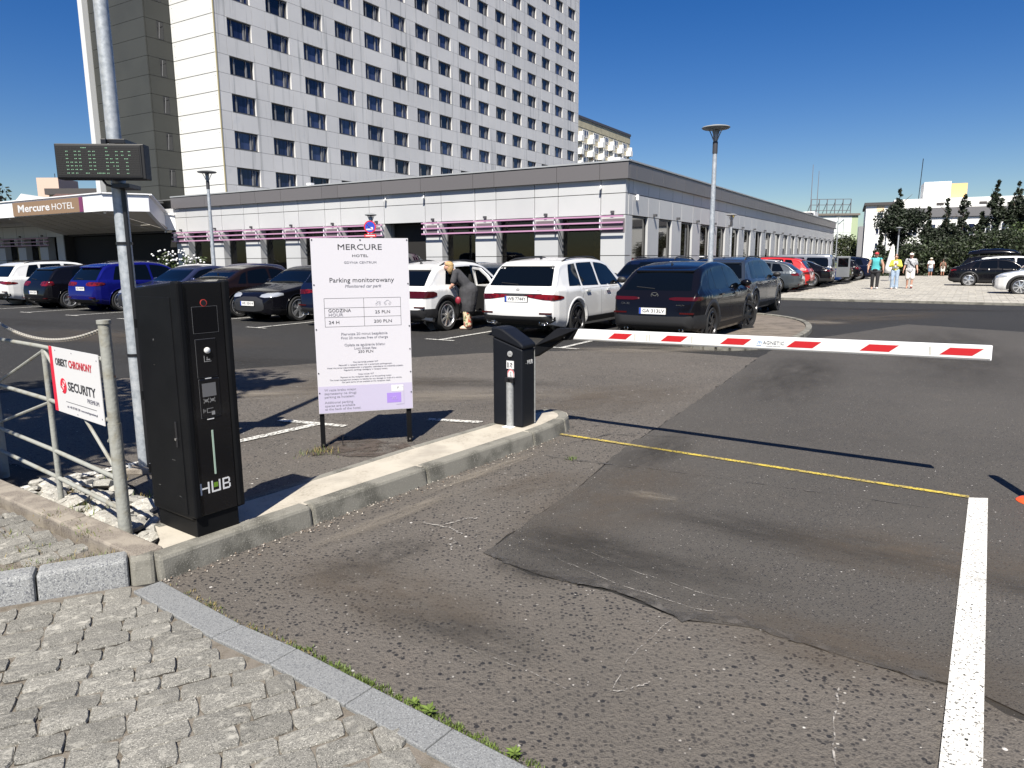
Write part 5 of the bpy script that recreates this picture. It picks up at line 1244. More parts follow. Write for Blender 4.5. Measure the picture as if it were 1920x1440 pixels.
PROF = {
 'suv':   [(0, .33), (.003, .43), (.010, .53), (.022, .60), (.040, .655), (.075, .79), (.112, .925), (.15, .960), (.30, .992), (.45, 1.0), (.55, .982), (.62, .935), (.735, .685), (.77, .655), (.90, .600), (.955, .550), (.985, .48), (.997, .41), (1, .35)],
 'cross': [(0, .33), (.004, .43), (.012, .54), (.022, .60), (.045, .665), (.10, .80), (.155, .91), (.20, .945), (.33, .988), (.45, 1.0), (.55, .978), (.62, .925), (.745, .672), (.78, .645), (.90, .585), (.955, .535), (.985, .47), (.997, .41), (1, .35)],
 'hatch': [(0, .33), (.005, .43), (.016, .54), (.035, .62), (.050, .68), (.085, .82), (.125, .93), (.17, .962), (.33, .995), (.45, 1.0), (.54, .980), (.61, .93), (.735, .668), (.77, .640), (.90, .570), (.96, .51), (.988, .44), (1, .35)],
 'sedan': [(0, .34), (.004, .45), (.012, .58), (.028, .665), (.06, .69), (.13, .715), (.175, .74), (.29, .925), (.35, .968), (.45, 1.0), (.53, .985), (.60, .935), (.725, .675), (.765, .64), (.90, .570), (.96, .51), (.988, .44), (1, .35)],
 'wagon': [(0, .33), (.004, .44), (.012, .55), (.028, .63), (.055, .70), (.125, .885), (.165, .935), (.22, .955), (.35, .992), (.45, 1.0), (.54, .980), (.61, .93), (.73, .668), (.77, .640), (.90, .570), (.96, .51), (.988, .44), (1, .35)],
 'fast':  [(0, .34), (.004, .45), (.012, .58), (.03, .665), (.06, .70), (.14, .78), (.24, .91), (.30, .955), (.40, .99), (.47, 1.0), (.55, .98), (.62, .93), (.735, .67), (.77, .64), (.90, .57), (.96, .51), (.988, .44), (1, .35)],
 'van':   [(0, .20), (.004, .5), (.010, .8), (.022, .93), (.05, .975), (.12, .99), (.45, 1.0), (.68, .99), (.74, .965), (.79, .92), (.895, .63), (.92, .59), (.975, .52), (.995, .42), (1, .30)],
}
WPLAN = [(0, .74), (.008, .82), (.02, .875), (.05, .935), (.10, .972), (.2, .992), (.5, 1.0), (.75, .992), (.86, .968), (.92, .915), (.965, .81), (.988, .69), (1, .55)]
ZBOT = [(0, .25), (.02, .19), (.06, .165), (.12, .135), (.9, .125), (.97, .14), (1, .20)]
def smooth_prof(tab, L, H, ds=.025, win=3):
    P = []
    for (a, b), (c, d_) in zip(tab, tab[1:]):
        p, q = Vector((a * L, b * H)), Vector((c * L, d_ * H)); n = max(1, int((q - p).length / ds))
        P += [p.lerp(q, i / n) for i in range(n)]
    P.append(Vector((tab[-1][0] * L, tab[-1][1] * H)))
    for _ in range(2):
        Q = [P[0]]
        for i in range(1, len(P) - 1):
            k = min(win, i, len(P) - 1 - i); s = Vector((0, 0))
            for j in range(i - k, i + k + 1): s += P[j]
            Q.append(s / (2 * k + 1))
        Q.append(P[-1]); P = Q
    return [(p.x, p.y) for p in P]

class CarShape:
    def __init__(s, kind, L, W, H, wr=.335, fo=.90, ro=.88, belt=.615, tumble=.36, bulge=0.0):
        s.kind, s.L, s.W, s.H, s.wr = kind, L, W, H, wr
        s.xr, s.xf = ro, L - fo; s.belt = belt * H; s.tum = tumble
        s.prof = smooth_prof(PROF[kind], L, H); s.build()
    def zt(s, x): return interp(s.prof, x)
    def side(s, z, w, zb):
        if z <= s.belt:
            t = min(1, max(0, (z - zb) / .20)); y = w * (1 - .085 * (1 - t) ** 2)
            u = (z - .40 * s.H) / (.25 * s.H); return y - .018 * max(0, u) ** 2 - .010 * math.exp(-((z - .47 * s.H) / .05) ** 2) * 0
        yb = w - .030; dz = z - s.belt; return yb - .022 * min(1, dz / .05) - s.tum * dz - .04 * dz * dz
    def build(s):
        L, W, H = s.L, s.W, s.H; NS, NA, NT, NBt = 22, 6, 7, 3; rings = []
        xs = [p[0] for p in s.prof]; xs = [xs[0]] + [x for i, x in enumerate(xs[1:-1]) if True] + [xs[-1]]
        X = [xs[0]]
        for x in xs[1:]:
            if x - X[-1] > .0015: X.append(x)
        s.X = X
        for x in X:
            zt = s.zt(x); zb = interp(ZBOT, x / L) * H; w = interp(WPLAN, x / L) * W / 2
            cab = max(0, min(1, (zt - s.belt - .03) / .2)); r = min(.05 + .06 * cab + (.03 if x > L * .75 else 0), .42 * (zt - zb)); zs = zt - r; half = []
            yb0 = s.side(zb, w, zb)
            for i in range(NBt): half.append((yb0 * i / NBt, zb))
            for i in range(NS): z = zb + (zs - zb) * i / (NS - 1); half.append((s.side(z, w, zb), z))
            yr = half[-1][0]; ry = min(r * 1.25, yr * .6)
            for i in range(1, NA + 1): a = math.pi / 2 * i / NA; half.append((yr - ry * (1 - math.cos(a)), zs + r * math.sin(a)))
            yt = yr - ry; cr = .018 + (.014 if x > L * .75 else 0)
            for i in range(1, NT + 1): y = yt * (1 - i / NT); half.append((y, zt + cr * (1 - (y / yt) ** 2)))
            ring = half + [(-y, z) for y, z in half[-2:0:-1]]
            rings.append([(x, y, z) for y, z in ring])
        n = len(rings[0]); vs = [v for r_ in rings for v in r_]
        fs = [(i * n + j, i * n + (j + 1) % n, (i + 1) * n + (j + 1) % n, (i + 1) * n + j) for i in range(len(rings) - 1) for j in range(n)]
        fs += [tuple(range(n)), tuple(range((len(rings) - 1) * n + n - 1, (len(rings) - 1) * n - 1, -1))]
        s.v, s.f = vs, fs
        s.bvh = BVHTree.FromPolygons(vs, fs)
    def body(s, mat, hole=None):
        ra = s.wr + .055; zc = s.wr; keep = []; V = [list(v) for v in s.v]
        def inside(x, y, z): return abs(y) > .52 * s.W / 2 and any((x - c) ** 2 + (z - zc) ** 2 < ra * ra for c in (s.xr, s.xf))
        for f in s.f:
            c = [sum(s.v[i][k] for i in f) / len(f) for k in range(3)]
            if inside(*c): continue
            if hole and c[1] < 0 and abs(c[1]) > .3 and inpoly(c[0], c[2], hole): continue
            keep.append(f)
        used = {i for f in keep for i in f}
        for f in s.f:
            pass
        for i in used:
            x, y, z = s.v[i]
            if abs(y) > .52 * s.W / 2:
                for c in (s.xr, s.xf):
                    d_ = math.hypot(x - c, z - zc)
                    if d_ < ra and d_ > 1e-4: V[i][0] = c + (x - c) / d_ * ra; V[i][2] = zc + (z - zc) / d_ * ra
        m = MB(); m.v = [tuple(v) for v in V]; m.f = keep; m.mi = [0] * len(keep)
        me = m.mesh('body', mat, True); bm = bmesh.new(); bm.from_mesh(me)
        bmesh.ops.delete(bm, geom=[v for v in bm.verts if not v.link_faces], context='VERTS'); bm.to_mesh(me); bm.free(); me.set_sharp_from_angle(angle=R(50)); return me
    def panel(s, name, poly, direction, mat, off=.005, step=.07, rnd=1, y_sign=1, thick=.010):
        """poly: list of 3D points; they are cast along `direction` onto the body and the outline filled there"""
        d_ = Vector(direction).normalized(); u = d_.cross(Vector((0, 0, 1)))
        if u.length < .01: u = Vector((0, 1, 0))
        u.normalize(); v = u.cross(d_).normalized()
        P2 = [(Vector(p).dot(u), Vector(p).dot(v)) for p in poly]
        if rnd: P2 = chaikin(P2, rnd)
        dense = []
        for i in range(len(P2)):
            a, b = Vector(P2[i]), Vector(P2[(i + 1) % len(P2)]); k = max(1, int((b - a).length / step)); dense += [tuple(a.lerp(b, t / k)) for t in range(k)]
        nb = len(dense); x0, x1 = min(p[0] for p in dense), max(p[0] for p in dense); y0, y1 = min(p[1] for p in dense), max(p[1] for p in dense)
        ins = []
        yy = y0 + step / 2
        while yy < y1:
            xx = x0 + step / 2
            while xx < x1:
                if inpoly(xx, yy, dense) and min((xx - p[0]) ** 2 + (yy - p[1]) ** 2 for p in dense) > (step * .4) ** 2: ins.append((xx, yy))
                xx += step
            yy += step
        res = geometry.delaunay_2d_cdt([Vector(p) for p in dense + ins], [], [list(range(nb))], 1, 1e-6)
        vs = []; vb = []; bad = set()
        for p in res[0]:
            o = u * p.x + v * p.y - d_ * 6
            hit = s.bvh.ray_cast(o, d_)
            if hit[0] is None or abs(hit[1].dot(d_)) < .05: bad.add(len(vs)); hit = (Vector((0, 0, 0)),)
            q = hit[0] - d_ * off; vs.append(q); vb.append(q + d_ * thick)
        n = len(vs); m = MB()
        tris = [tuple(f) for f in res[2] if not any(i in bad for i in f)]
        edge = {}
        for f in tris:
            for i in range(3): e = (f[i], f[(i + 1) % 3]); edge[e] = edge.get(e, 0) + 1
        rim = [(a, b) for (a, b) in edge if (b, a) not in edge]
        m.add(vs + vb, tris + [(b, a, n + a, n + b) for a, b in rim])
        me = m.mesh(name, mat, True); me.set_sharp_from_angle(angle=R(45)); return me
    def sidep(s, name, pts, mat, sg, **k): return s.panel(name, [(x, sg * 3, z) for x, z in pts], (0, -sg, 0), mat, **k)
    def rearp(s, name, pts, mat, **k): return s.panel(name, [(-2, y, z) for y, z in pts], (1, 0, 0), mat, **k)
    def frontp(s, name, pts, mat, **k): return s.panel(name, [(9, y, z) for y, z in pts], (-1, 0, 0), mat, **k)
    def hit(s, o, d_):
        h = s.bvh.ray_cast(Vector(o), Vector(d_)); return h[0] if h[0] is not None else Vector(o)

def wheel_meshes(r, w, spokes, twin, rimr, rim_mat):
    m = MB(); m.lathe([(rimr, -w / 2 + .01), (r - .025, -w / 2), (r - .006, -w / 2 + .02), (r, -w / 4), (r, w / 4), (r - .006, w / 2 - .02), (r - .025, w / 2), (rimr, w / 2 - .01)], 36, axis='y'); m.f = m.f[:-2]; m.mi = m.mi[:-2]
    ty = m.mesh('tyre', tyre_m, True); ty.set_sharp_from_angle(angle=R(50))
    m = MB(); prof = [(rimr + .004, w / 2 - .012), (rimr - .012, w / 2 - .006), (rimr - .022, w / 2 - .03), (rimr - .026, -w / 2 + .02)]
    m.lathe(prof, 36, axis='y'); m.f = m.f[:-2]; m.mi = m.mi[:-2]
    yo = w / 2 - .022
    for k in range(spokes):
        a = 2 * math.pi * k / spokes
        for da, wd in (((-.16, .042), (.16, .042)) if twin else ((0, .062 if spokes < 8 else .036),)):
            c0 = Vector((.055 * math.cos(a), 0, .055 * math.sin(a))); c1 = Vector(((rimr - .01) * math.cos(a + da), 0, (rimr - .01) * math.sin(a + da)))
            t = (c1 - c0).normalized(); n_ = Vector((-t.z, 0, t.x))
            vs = []
            for p, hw, dy in ((c0, wd * .55, .008), (c1, wd * .5, -.004)):
                for sx in (-1, 1):
                    for yy in (yo + dy, yo - .03): vs.append((p.x + n_.x * sx * hw, yy, p.z + n_.z * sx * hw))
            m.add(vs, [(0, 2, 6, 4), (0, 4, 5, 1), (2, 3, 7, 6), (1, 5, 7, 3)])
    m.lathe([(.07, yo - .03), (.065, yo + .010), (.03, yo + .014), (.001, yo + .012)], 20, axis='y')
    ri = m.mesh('rim', rim_mat, True); ri.set_sharp_from_angle(angle=R(35))
    m = MB(); m.lathe([(rimr - .03, yo - .055), (.05, yo - .05)], 24, axis='y'); di = m.mesh('brake_disc', disc_m)
    return ty, ri, di

def build_style(sh, o):
    """list of (name, mesh, slot-kind, children); slot-kind 'paint' takes the car's own colour"""
    L, W, H = sh.L, sh.W, sh.H; P = []; body_c = paint('base', (.5, .5, .5))
    fx = lambda a: a * L; fz = lambda a: a * H
    P.append(('body', sh.body(body_c, o.get('hole')), 'paint', []))
    m = MB()
    m.box(.25, L - .35, -W * .27, W * .27, .20, .60); m.box(sh.xr + sh.wr + .12, sh.xf - sh.wr - .12, -W * .43, W * .43, .20, .62); P.append(('underbody', m.mesh('underbody', under_m), None, []))
    m = MB(); m.box(sh.xr - .42, sh.xr + .42, -W * .36, W * .36, .55, .60); m.box(sh.xf - .42, sh.xf + .42, -W * .36, W * .36, .55, .60)
    # side glass
    wb = o['belt_line']; dt = o.get('drop', .085)
    def zbel(x): return interp(wb, x / L) * H
    def ztop(x): return sh.zt(x) - dt
    for sg in (1, -1):
        for nm, (xa, xat, xb, xbt) in o['glass']:
            if o.get('hole') and sg < 0 and nm == 'rear_door_window': continue
            pts = [(fx(xa + (xb - xa) * q), zbel(fx(xa + (xb - xa) * q))) for q in (.0, .08, .5, .92, 1.0)]
            n = 6; pts += [(fx(xbt + (xat - xbt) * i / n), max(ztop(fx(xbt + (xat - xbt) * i / n)), zbel(fx(xb)) + .02)) for i in range(n + 1)]
            P.append((nm, sh.sidep(nm, pts, glass_c, sg, rnd=1, off=.002), None, []))
    rg = o.get('rear_glass')
    if rg:
        z0, z1, y0, y1 = rg; pts = [(-y0 * W, z0 * H), (y0 * W, z0 * H), (y1 * W, z1 * H), (-y1 * W, z1 * H)]
        P.append(('rear_window', sh.rearp('rear_window', sum([[tuple(Vector(a).lerp(Vector(b), t)) for t in (.0, .10, .90)] for a, b in zip(pts, pts[1:] + pts[:1])], []), glass_c, rnd=1, off=.002), None, []))
        if o.get('wiper', True):
            m = MB(); h0 = sh.hit((-2, .02 * W, z0 * H + .03), (1, 0, 0)); h1 = sh.hit((-2, y0 * W * .62, z0 * H + .06), (1, 0, 0)); m.tube([(h0.x - .012, h0.y, h0.z), (h1.x - .012, h1.y, h1.z)], .008, 6); P.append(('wiper', m.mesh('wiper', trim_b), None, []))
    z0, z1 = o.get('screen', (.685, .925)); P.append(('windscreen', sh.frontp('windscreen', [(-.41 * W, z0 * H + .01), (-.36 * W, z0 * H - .005), (0, z0 * H - .02), (.36 * W, z0 * H - .005), (.41 * W, z0 * H + .01), (.345 * W, z1 * H - .02), (.31 * W, z1 * H), (0, z1 * H + .012), (-.31 * W, z1 * H), (-.345 * W, z1 * H - .02)], glass_c, rnd=1, off=.003), None, []))
    # spoiler
    if o.get('spoiler'):
        x0, z0, dx = o['spoiler']; x = x0 * L; m = MB(); w_ = W * .33
        zz = sh.zt(x + .16) - .005
        m.add([(x - dx, -w_ * .95, zz - .045), (x - dx, w_ * .95, zz - .045), (x + .20, w_ * 1.02, zz + .012), (x + .20, -w_ * 1.02, zz + .012), (x - dx, -w_ * .95, zz - .075), (x - dx, w_ * .95, zz - .075), (x + .06, w_, zz - .10), (x + .06, -w_, zz - .10)],
              [(0, 3, 2, 1), (4, 5, 6, 7), (0, 1, 5, 4), (0, 4, 7, 3), (1, 2, 6, 5), (3, 7, 6, 2)])
        me = m.mesh('roof_spoiler', body_c); P.append(('roof_spoiler', me, 'paint' if not o.get('dark_spoiler') else None, []))
        if o.get('dark_spoiler'): me.materials[0] = trim_b
    # tail lamps, given by inner, corner and outer stations (y fraction, z) at the rear and (x, z) on the side
    for sg in (1, -1):
        inner, zlo, zhi, sx, szlo, szhi = o['tail']
        h = [sh.hit((-2, sg * inner * W, z * H), (1, 0, 0)) for z in (zlo, zhi)]
        g = [sh.hit((sx * L, sg * 3, z * H), (0, -sg, 0)) for z in (szlo, szhi)]
        dirn = Vector((1, -sg * .95, 0))
        mid = [sh.hit((-1.2, sg * (.40 * W + .0), z * H), (1, 0, 0)) for z in (o.get('tail_mid', (zlo, zhi)))]
        P.append(('tail_light', sh.panel('tail_light', [h[0], mid[0], g[0], g[1], mid[1], h[1]], dirn, lamp_red if not o.get('dark_tail') else lamp_dark, rnd=1, off=.012, step=.035, thick=.02), None, []))
        hi, hlo, hhi, hx, hzl, hzh = o['head']
        h = [sh.hit((L + 2, sg * hi * W, z * H), (-1, 0, 0)) for z in (hlo, hhi)]
        g = [sh.hit((hx * L, sg * 3, z * H), (0, -sg, 0)) for z in (hzl, hzh)]
        P.append(('headlight', sh.panel('headlight', [h[0], g[0], g[1], h[1]], Vector((-1, -sg * .9, 0)), lamp_clear, rnd=1, off=.010, step=.035, thick=.02), None, []))
    if o.get('lamp_bar'):
        z0, z1 = o['lamp_bar']; P.append(('lamp_bar', sh.rearp('lamp_bar', [(-.3 * W, z0 * H), (.3 * W, z0 * H), (.3 * W, z1 * H), (-.3 * W, z1 * H)], trim_b if o.get('bar_dark', True) else lamp_dark, rnd=0, off=.005), None, []))
    # lower cladding
    bl = o.get('rear_trim', .33)
    P.append(('bumper_trim', sh.rearp('bumper_trim', [(-.45 * W, bl * H + .02), (-.30 * W, bl * H - .01), (.30 * W, bl * H - .01), (.45 * W, bl * H + .02), (.44 * W, .21 * H), (.3 * W, .175 * H), (-.3 * W, .175 * H), (-.44 * W, .21 * H)], trim_b, rnd=1, off=.016, step=.05, thick=.03), None, []))
    gz = o.get('grille', (.26, .46))
    P.append(('grille', sh.frontp('grille', [(-.27 * W, gz[1] * H), (.27 * W, gz[1] * H), (.33 * W, gz[0] * H), (.25 * W, .2 * H), (-.25 * W, .2 * H), (-.33 * W, gz[0] * H)], trim_b, rnd=1, off=.006), None, []))
    ra = sh.wr + .05
    for sg in (1, -1):
        xa, xb = sh.xr + ra + .03, sh.xf - ra - .03
        P.append(('sill_trim', sh.sidep('sill_trim', [(xa, .165 * H), (xb, .165 * H), (xb, .235 * H), (xa, .235 * H)], trim_b, sg, rnd=0, off=.006), None, []))
        if o.get('arch', .05) > .05: P.append(('bumper_trim', sh.sidep('bumper_trim', [(.008 * L, bl * H + .02), (sh.xr - ra + .02, bl * H + .02), (sh.xr - ra + .02, .20 * H), (.02 * L, .22 * H)], trim_b, sg, rnd=0, off=.014, thick=.03), None, []))
        for xc in (sh.xr, sh.xf):
            wd = o.get('arch', .05); n = 20; m = MB(); a0, a1 = R(-14), R(194); pts = []
            for i in range(n + 1):
                a = a0 + (a1 - a0) * i / n; row = []
                for rr_ in (ra - .03, ra + .002, ra + wd):
                    x, z = xc + rr_ * math.cos(a), sh.wr + rr_ * math.sin(a); z = max(z, .2)
                    hq = sh.bvh.ray_cast(Vector((x, sg * 3, z)), Vector((0, -sg, 0)))
                    y = hq[0].y if hq[0] is not None else sg * W * .47
                    if abs(y) < W * .40: y = sg * W * .44
                    row.append((x, y, z))
                (p0, p1, p2) = row; pts += [(p0[0], p1[1] - sg * .05, p0[2]), (p1[0], p1[1] + sg * .009, p1[2]), (p2[0], p2[1] + sg * .007, p2[2]), (p2[0], p2[1] - sg * .02, p2[2])]
            m.add(pts, [(4 * i + k, 4 * i + k + 1, 4 * i + k + 5, 4 * i + k + 4) for i in range(n) for k in range(3)])
            me = m.mesh('wheel_arch_trim', body_c if o.get('arch_paint') else trim_b, True); P.append(('wheel_arch_trim', me, 'paint' if o.get('arch_paint') else None, []))
        # wheel well
        # mirror, handles
        xm = o.get('mirror', .665) * L; zm = interp(wb, .68) * H + .05; hq = sh.hit((xm, sg * 3, zm), (0, -sg, 0))
        m = MB(); m.ell((xm + .02, hq.y + sg * .13, zm + .045), (.07, .115, .075), 12, 8); m.bar((xm + .04, hq.y - sg * .02, zm), (xm + .03, hq.y + sg * .07, zm + .02), .05, .03); me = m.mesh('wing_mirror', body_c, True); P.append(('wing_mirror', me, 'paint' if not o.get('mirror_black') else None, []))
        if o.get('mirror_black'): me.materials[0] = trim_b
        for xh in o['handles']:
            zh = interp(wb, xh) * H - .10; hq = sh.hit((xh * L, sg * 3, zh), (0, -sg, 0)); m = MB(); m.bar((xh * L - .09, hq.y + sg * .022, zh), (xh * L + .09, hq.y + sg * .022, zh - .005), .022, .028); P.append(('door_handle', m.mesh('door_handle', body_c), 'paint', []))
        # door gaps, joined: hair-thin lines too small to pick apart
        m = MB()
        for ln in o['gaps']:
            pts = []
            for (a, b), (c, d_) in zip(ln, ln[1:]):
                pts += [(a + (c - a) * i / 8, b + (d_ - b) * i / 8) for i in range(8)]
            pts.append(ln[-1]); Q = []
            for x, z in pts:
                hq = sh.hit((x * L, sg * 3, z * H), (0, -sg, 0)); Q.append(Vector((hq.x, hq.y + sg * .0015, hq.z)))
            for a, b in zip(Q, Q[1:]):
                t = (b - a).normalized(); n_ = Vector((-t.z, 0, t.x)) * .0035; m.add([a - n_, a + n_, b + n_, b - n_], [(0, 1, 2, 3)])
        P.append(('door_gaps', m.mesh('door_gaps', seam_m), 'stuff', []))
        if o.get('rails'):
            m = MB(); x0, x1 = o['rails']; pts = []
            for i in range(9):
                x = (x0 + (x1 - x0) * i / 8) * L; zt = sh.zt(x); yv = (sh.side(zt - .06, W / 2, 0) - .07) * sg; pts.append((x, yv, zt + (.0 if i in (0, 8) else .042) - .015))
            m.tube(pts, .017, 8); P.append(('roof_rail', m.mesh('roof_rail', o.get('rail_mat', trim_b), True), None, []))
    # plates
    zp = o.get('plate_z', .47) * H; hq = sh.hit((-2, 0, zp), (1, 0, 0)); h2 = sh.hit((-2, .2, zp + .05), (1, 0, 0))
    m = MB(); m.box(-.016, -.004, -.275, .275, -.065, .065); fr = m.mesh('plate_frame', trim_b)
    m = MB(); m.box(-.0195, -.0165, -.26, .26, -.057, .057); pm = m.mesh('plate_face', plate_m)
    m = MB(); m.box(-.0205, -.0197, .222, .2595, -.0565, .0565); pb = m.mesh('plate_band', eu_blue)
    sh.rear_plate = (min(hq.x, h2.x) - .002, zp)
    P.append(('number_plate', fr, ('loc', (sh.rear_plate[0], 0, zp), 0), [('plate_face', pm, None), ('plate_band', pb, None)]))
    hq = sh.hit((L + 2, 0, .34 * H), (-1, 0, 0)); P.append(('number_plate', fr, ('loc', (hq.x + .004, 0, .34 * H), math.pi), [('plate_face', pm, None), ('plate_band', pb, None)]))
    for e in o.get('exhaust', ()):
        h = sh.hit((-2, e[0] * W, e[1] * H), (1, 0, 0)); m = MB()
        if len(e) > 2:
            for a, b in (((-.10, -.035), (.07, -.035)), ((.07, -.035), (.10, .0)), ((.10, 0), (.08, .035)), ((.08, .035), (-.08, .035)), ((-.08, .035), (-.10, -.035))):
                sg = 1 if e[0] > 0 else -1; m.bar((h.x - .02, h.y + a[0] * -sg * -1, h.z + a[1]), (h.x - .02, h.y + b[0] * -sg * -1, h.z + b[1]), .03, .012)
        else: m.lathe([(.030, -.03), (.038, -.03), (.038, .03)], 16, axis='x', c=(h.x - .01, h.y, h.z)); m.f = m.f[:-2]; m.mi = m.mi[:-2]
        P.append(('exhaust', m.mesh('exhaust', chrome, True), None, []))
    for sg in (1, -1):
        h = sh.hit((-2, sg * .36 * W, (bl + .035) * H), (1, 0, 0)); m = MB(); m.box(h.x - .012, h.x + .05, h.y - .13, h.y + .13, h.z - .015, h.z + .015); P.append(('reflector', m.mesh('reflector', lamp_dark), None, []))
    m = MB(); xa = .22 * L; za = sh.zt(xa); m.add([(xa, -.015, za), (xa, .015, za), (xa + .16, .02, za), (xa + .16, -.02, za), (xa - .02, 0, za + .07), (xa + .05, 0, za + .05)], [(0, 1, 4), (0, 4, 5, 3), (1, 2, 5, 4), (3, 5, 2)]); P.append(('roof_aerial', m.mesh('roof_aerial', trim_b), None, []))
    ty, ri, di = wheel_meshes(sh.wr, o.get('tw', .235), o.get('spokes', 5), o.get('twin', True), sh.wr - .085, alloy)
    return dict(sh=sh, o=o, parts=P, wheel=(ty, ri, di))

def car(style, name, label, pos, rz, col, cat='car', group=None, rim=None, plate=None, skip=(), steer=0.0, glass=None, detail=True):
    sh = style['sh']; x, y = pos
    t = thing(name, label, cat, (x, y, 0.0 if len(pos) < 3 else pos[2]), rz, group)
    first = True
    for nm, me, kind, kids in style['parts']:
        if nm in skip: continue
        if kind == 'paint': o_ = inst(nm, me, t, mats={0: col})
        elif isinstance(kind, tuple):
            o_ = inst(nm, me, t, loc=kind[1], rot=(0, 0, kind[2]))
            for kn, km, _ in kids: inst(kn, km, o_)
            if plate and first != (style['o'].get('front_plate', False) or False):
                pass
            if plate and ((kind[2] == 0) != bool(plate[1])):
                text('plate_lettering', plate[0], .092, ink, o_, frame((-.0205, -.018, 0), (0, -1, 0)), width=.43, bold=.0012, ext=.0004)
        else:
            o_ = inst(nm, me, t)
            if kind == 'stuff': tag(o_, kind='stuff')
    for xc, fr in ((sh.xr, 0), (sh.xf, 1)):
        for sg in (1, -1):
            wloc = (xc, sg * (sh.W / 2 - style['o'].get('tw', .235) / 2 - .012), sh.wr)
            w_ = bpy.data.objects.new('wheel', None); COL.objects.link(w_); w_.parent = t; w_.location = wloc; w_.rotation_euler = (0, rng.uniform(0, 1.2), (0 if sg > 0 else math.pi) + (steer if fr else 0))
            w_.rotation_mode = 'YXZ' if False else 'XYZ'
            inst('tyre', style['wheel'][0], w_); inst('rim', style['wheel'][1], w_, mats={0: rim or alloy}); inst('brake_disc', style['wheel'][2], w_)
    return t
GL_SUV = [('quarter_window', (.150, .195, .262, .262)), ('rear_door_window', (.275, .275, .445, .440)), ('front_door_window', (.462, .457, .705, .610))]
GL_CRS = [('quarter_window', (.185, .235, .262, .268)), ('rear_door_window', (.275, .283, .450, .445)), ('front_door_window', (.467, .462, .715, .600))]
GL_HAT = [('rear_door_window', (.215, .245, .445, .440)), ('front_door_window', (.462, .457, .705, .600))]
GL_SED = [('quarter_window', (.225, .265, .285, .305)), ('rear_door_window', (.297, .315, .470, .465)), ('front_door_window', (.485, .480, .700, .590))]
GL_VAN = [('rear_side_window', (.05, .06, .33, .33)), ('mid_side_window', (.35, .35, .62, .62)), ('front_door_window', (.64, .64, .86, .77))]
gap4 = [[(.275, .62), (.268, .55), (.245, .45)], [(.455, .64), (.452, .40), (.455, .24)], [(.705, .64), (.715, .5), (.70, .24)], [(.285, .24), (.70, .24)], [(.255, .60), (.46, .608)], [(.46, .608), (.72, .612)]]
ST = {}
def style(key, shape, **o): ST[key] = build_style(shape, o)
style('suv', CarShape('suv', 4.72, 1.89, 1.62, .365, .86, 1.00), belt_line=[(0, .655), (.5, .635), (1, .62)], glass=GL_SUV, rear_glass=(.655, .905, .39, .335), tail=(.09, .525, .550, .085, .50, .535), tail_mid=(.478, .560), head=(.20, .46, .535, .90, .50, .55),
      lamp_bar=(.53, .565), rear_trim=.29, handles=(.31, .53), gaps=gap4, rails=(.17, .55), plate_z=.495, exhaust=((-.33, .205, 1), (.33, .205, 1)), arch_paint=True, spoiler=(.105, .93, .03), tw=.255, mirror_black=True, grille=(.28, .50))
style('cross', CarShape('cross', 4.40, 1.80, 1.53, .345, .92, .84), belt_line=[(0, .69), (.3, .66), (1, .63)], glass=GL_CRS, rear_glass=(.66, .895, .37, .31), tail=(.16, .545, .585, .075, .545, .595), head=(.20, .46, .52, .90, .49, .54),
      rear_trim=.36, handles=(.32, .53), gaps=gap4, plate_z=.415, exhaust=((-.30, .19), (.30, .19)), arch=.095, spoiler=(.145, .92, .06), dark_tail=True, spokes=8, twin=False)
hole = [(1.20, .62), (1.28, .85), (1.15, 1.02), (.98, 1.06), (1.2, 1.36), (1.55, 1.44), (1.98, 1.44), (2.02, 1.0), (2.0, .36), (1.35, .34)]
style('cross_open', CarShape('cross', 4.23, 1.80, 1.56, .345, .86, .76), belt_line=[(0, .69), (.3, .66), (1, .63)], glass=GL_CRS, rear_glass=(.655, .885, .385, .325), tail=(.14, .485, .585, .095, .50, .58), head=(.20, .46, .53, .90, .49, .54),
      lamp_bar=(.555, .585), bar_dark=False, rear_trim=.325, handles=(.53,), gaps=gap4[1:3] + gap4[3:4], plate_z=.40, arch=.08, spoiler=(.145, .92, .06), dark_tail=True, hole=hole, rails=(.2, .58), spokes=8, twin=False)
style('hatch', CarShape('hatch', 4.20, 1.79, 1.48, .315, .88, .74), belt_line=[(0, .645), (.5, .63), (1, .62)], glass=GL_HAT, rear_glass=(.655, .90, .375, .33), tail=(.20, .535, .64, .075, .54, .64), head=(.20, .46, .54, .90, .49, .56),
      rear_trim=.22, handles=(.30, .53), gaps=gap4, plate_z=.385, spoiler=(.115, .93, .05), arch=.02, arch_paint=True)
style('mpv', CarShape('hatch', 4.39, 1.82, 1.58, .345, .86, .86), belt_line=[(0, .655), (.5, .62), (1, .60)], glass=GL_SUV, rear_glass=(.64, .885, .39, .335), tail=(.15, .525, .605, .085, .545, .60), head=(.20, .46, .54, .90, .49, .55),
      rear_trim=.26, handles=(.30, .53), gaps=gap4, plate_z=.47, spoiler=(.105, .93, .07), arch=.02, arch_paint=True, dark_tail=False, spokes=6)
style('sedan', CarShape('sedan', 4.75, 1.84, 1.46, .335, .92, 1.02), belt_line=[(0, .66), (.5, .64), (1, .62)], glass=GL_SED, rear_glass=(.75, .925, .36, .30), wiper=False, tail=(.13, .56, .625, .065, .575, .64), head=(.20, .44, .52, .90, .47, .54),
      rear_trim=.20, handles=(.34, .54), gaps=gap4, plate_z=.44, arch=.02, arch_paint=True)
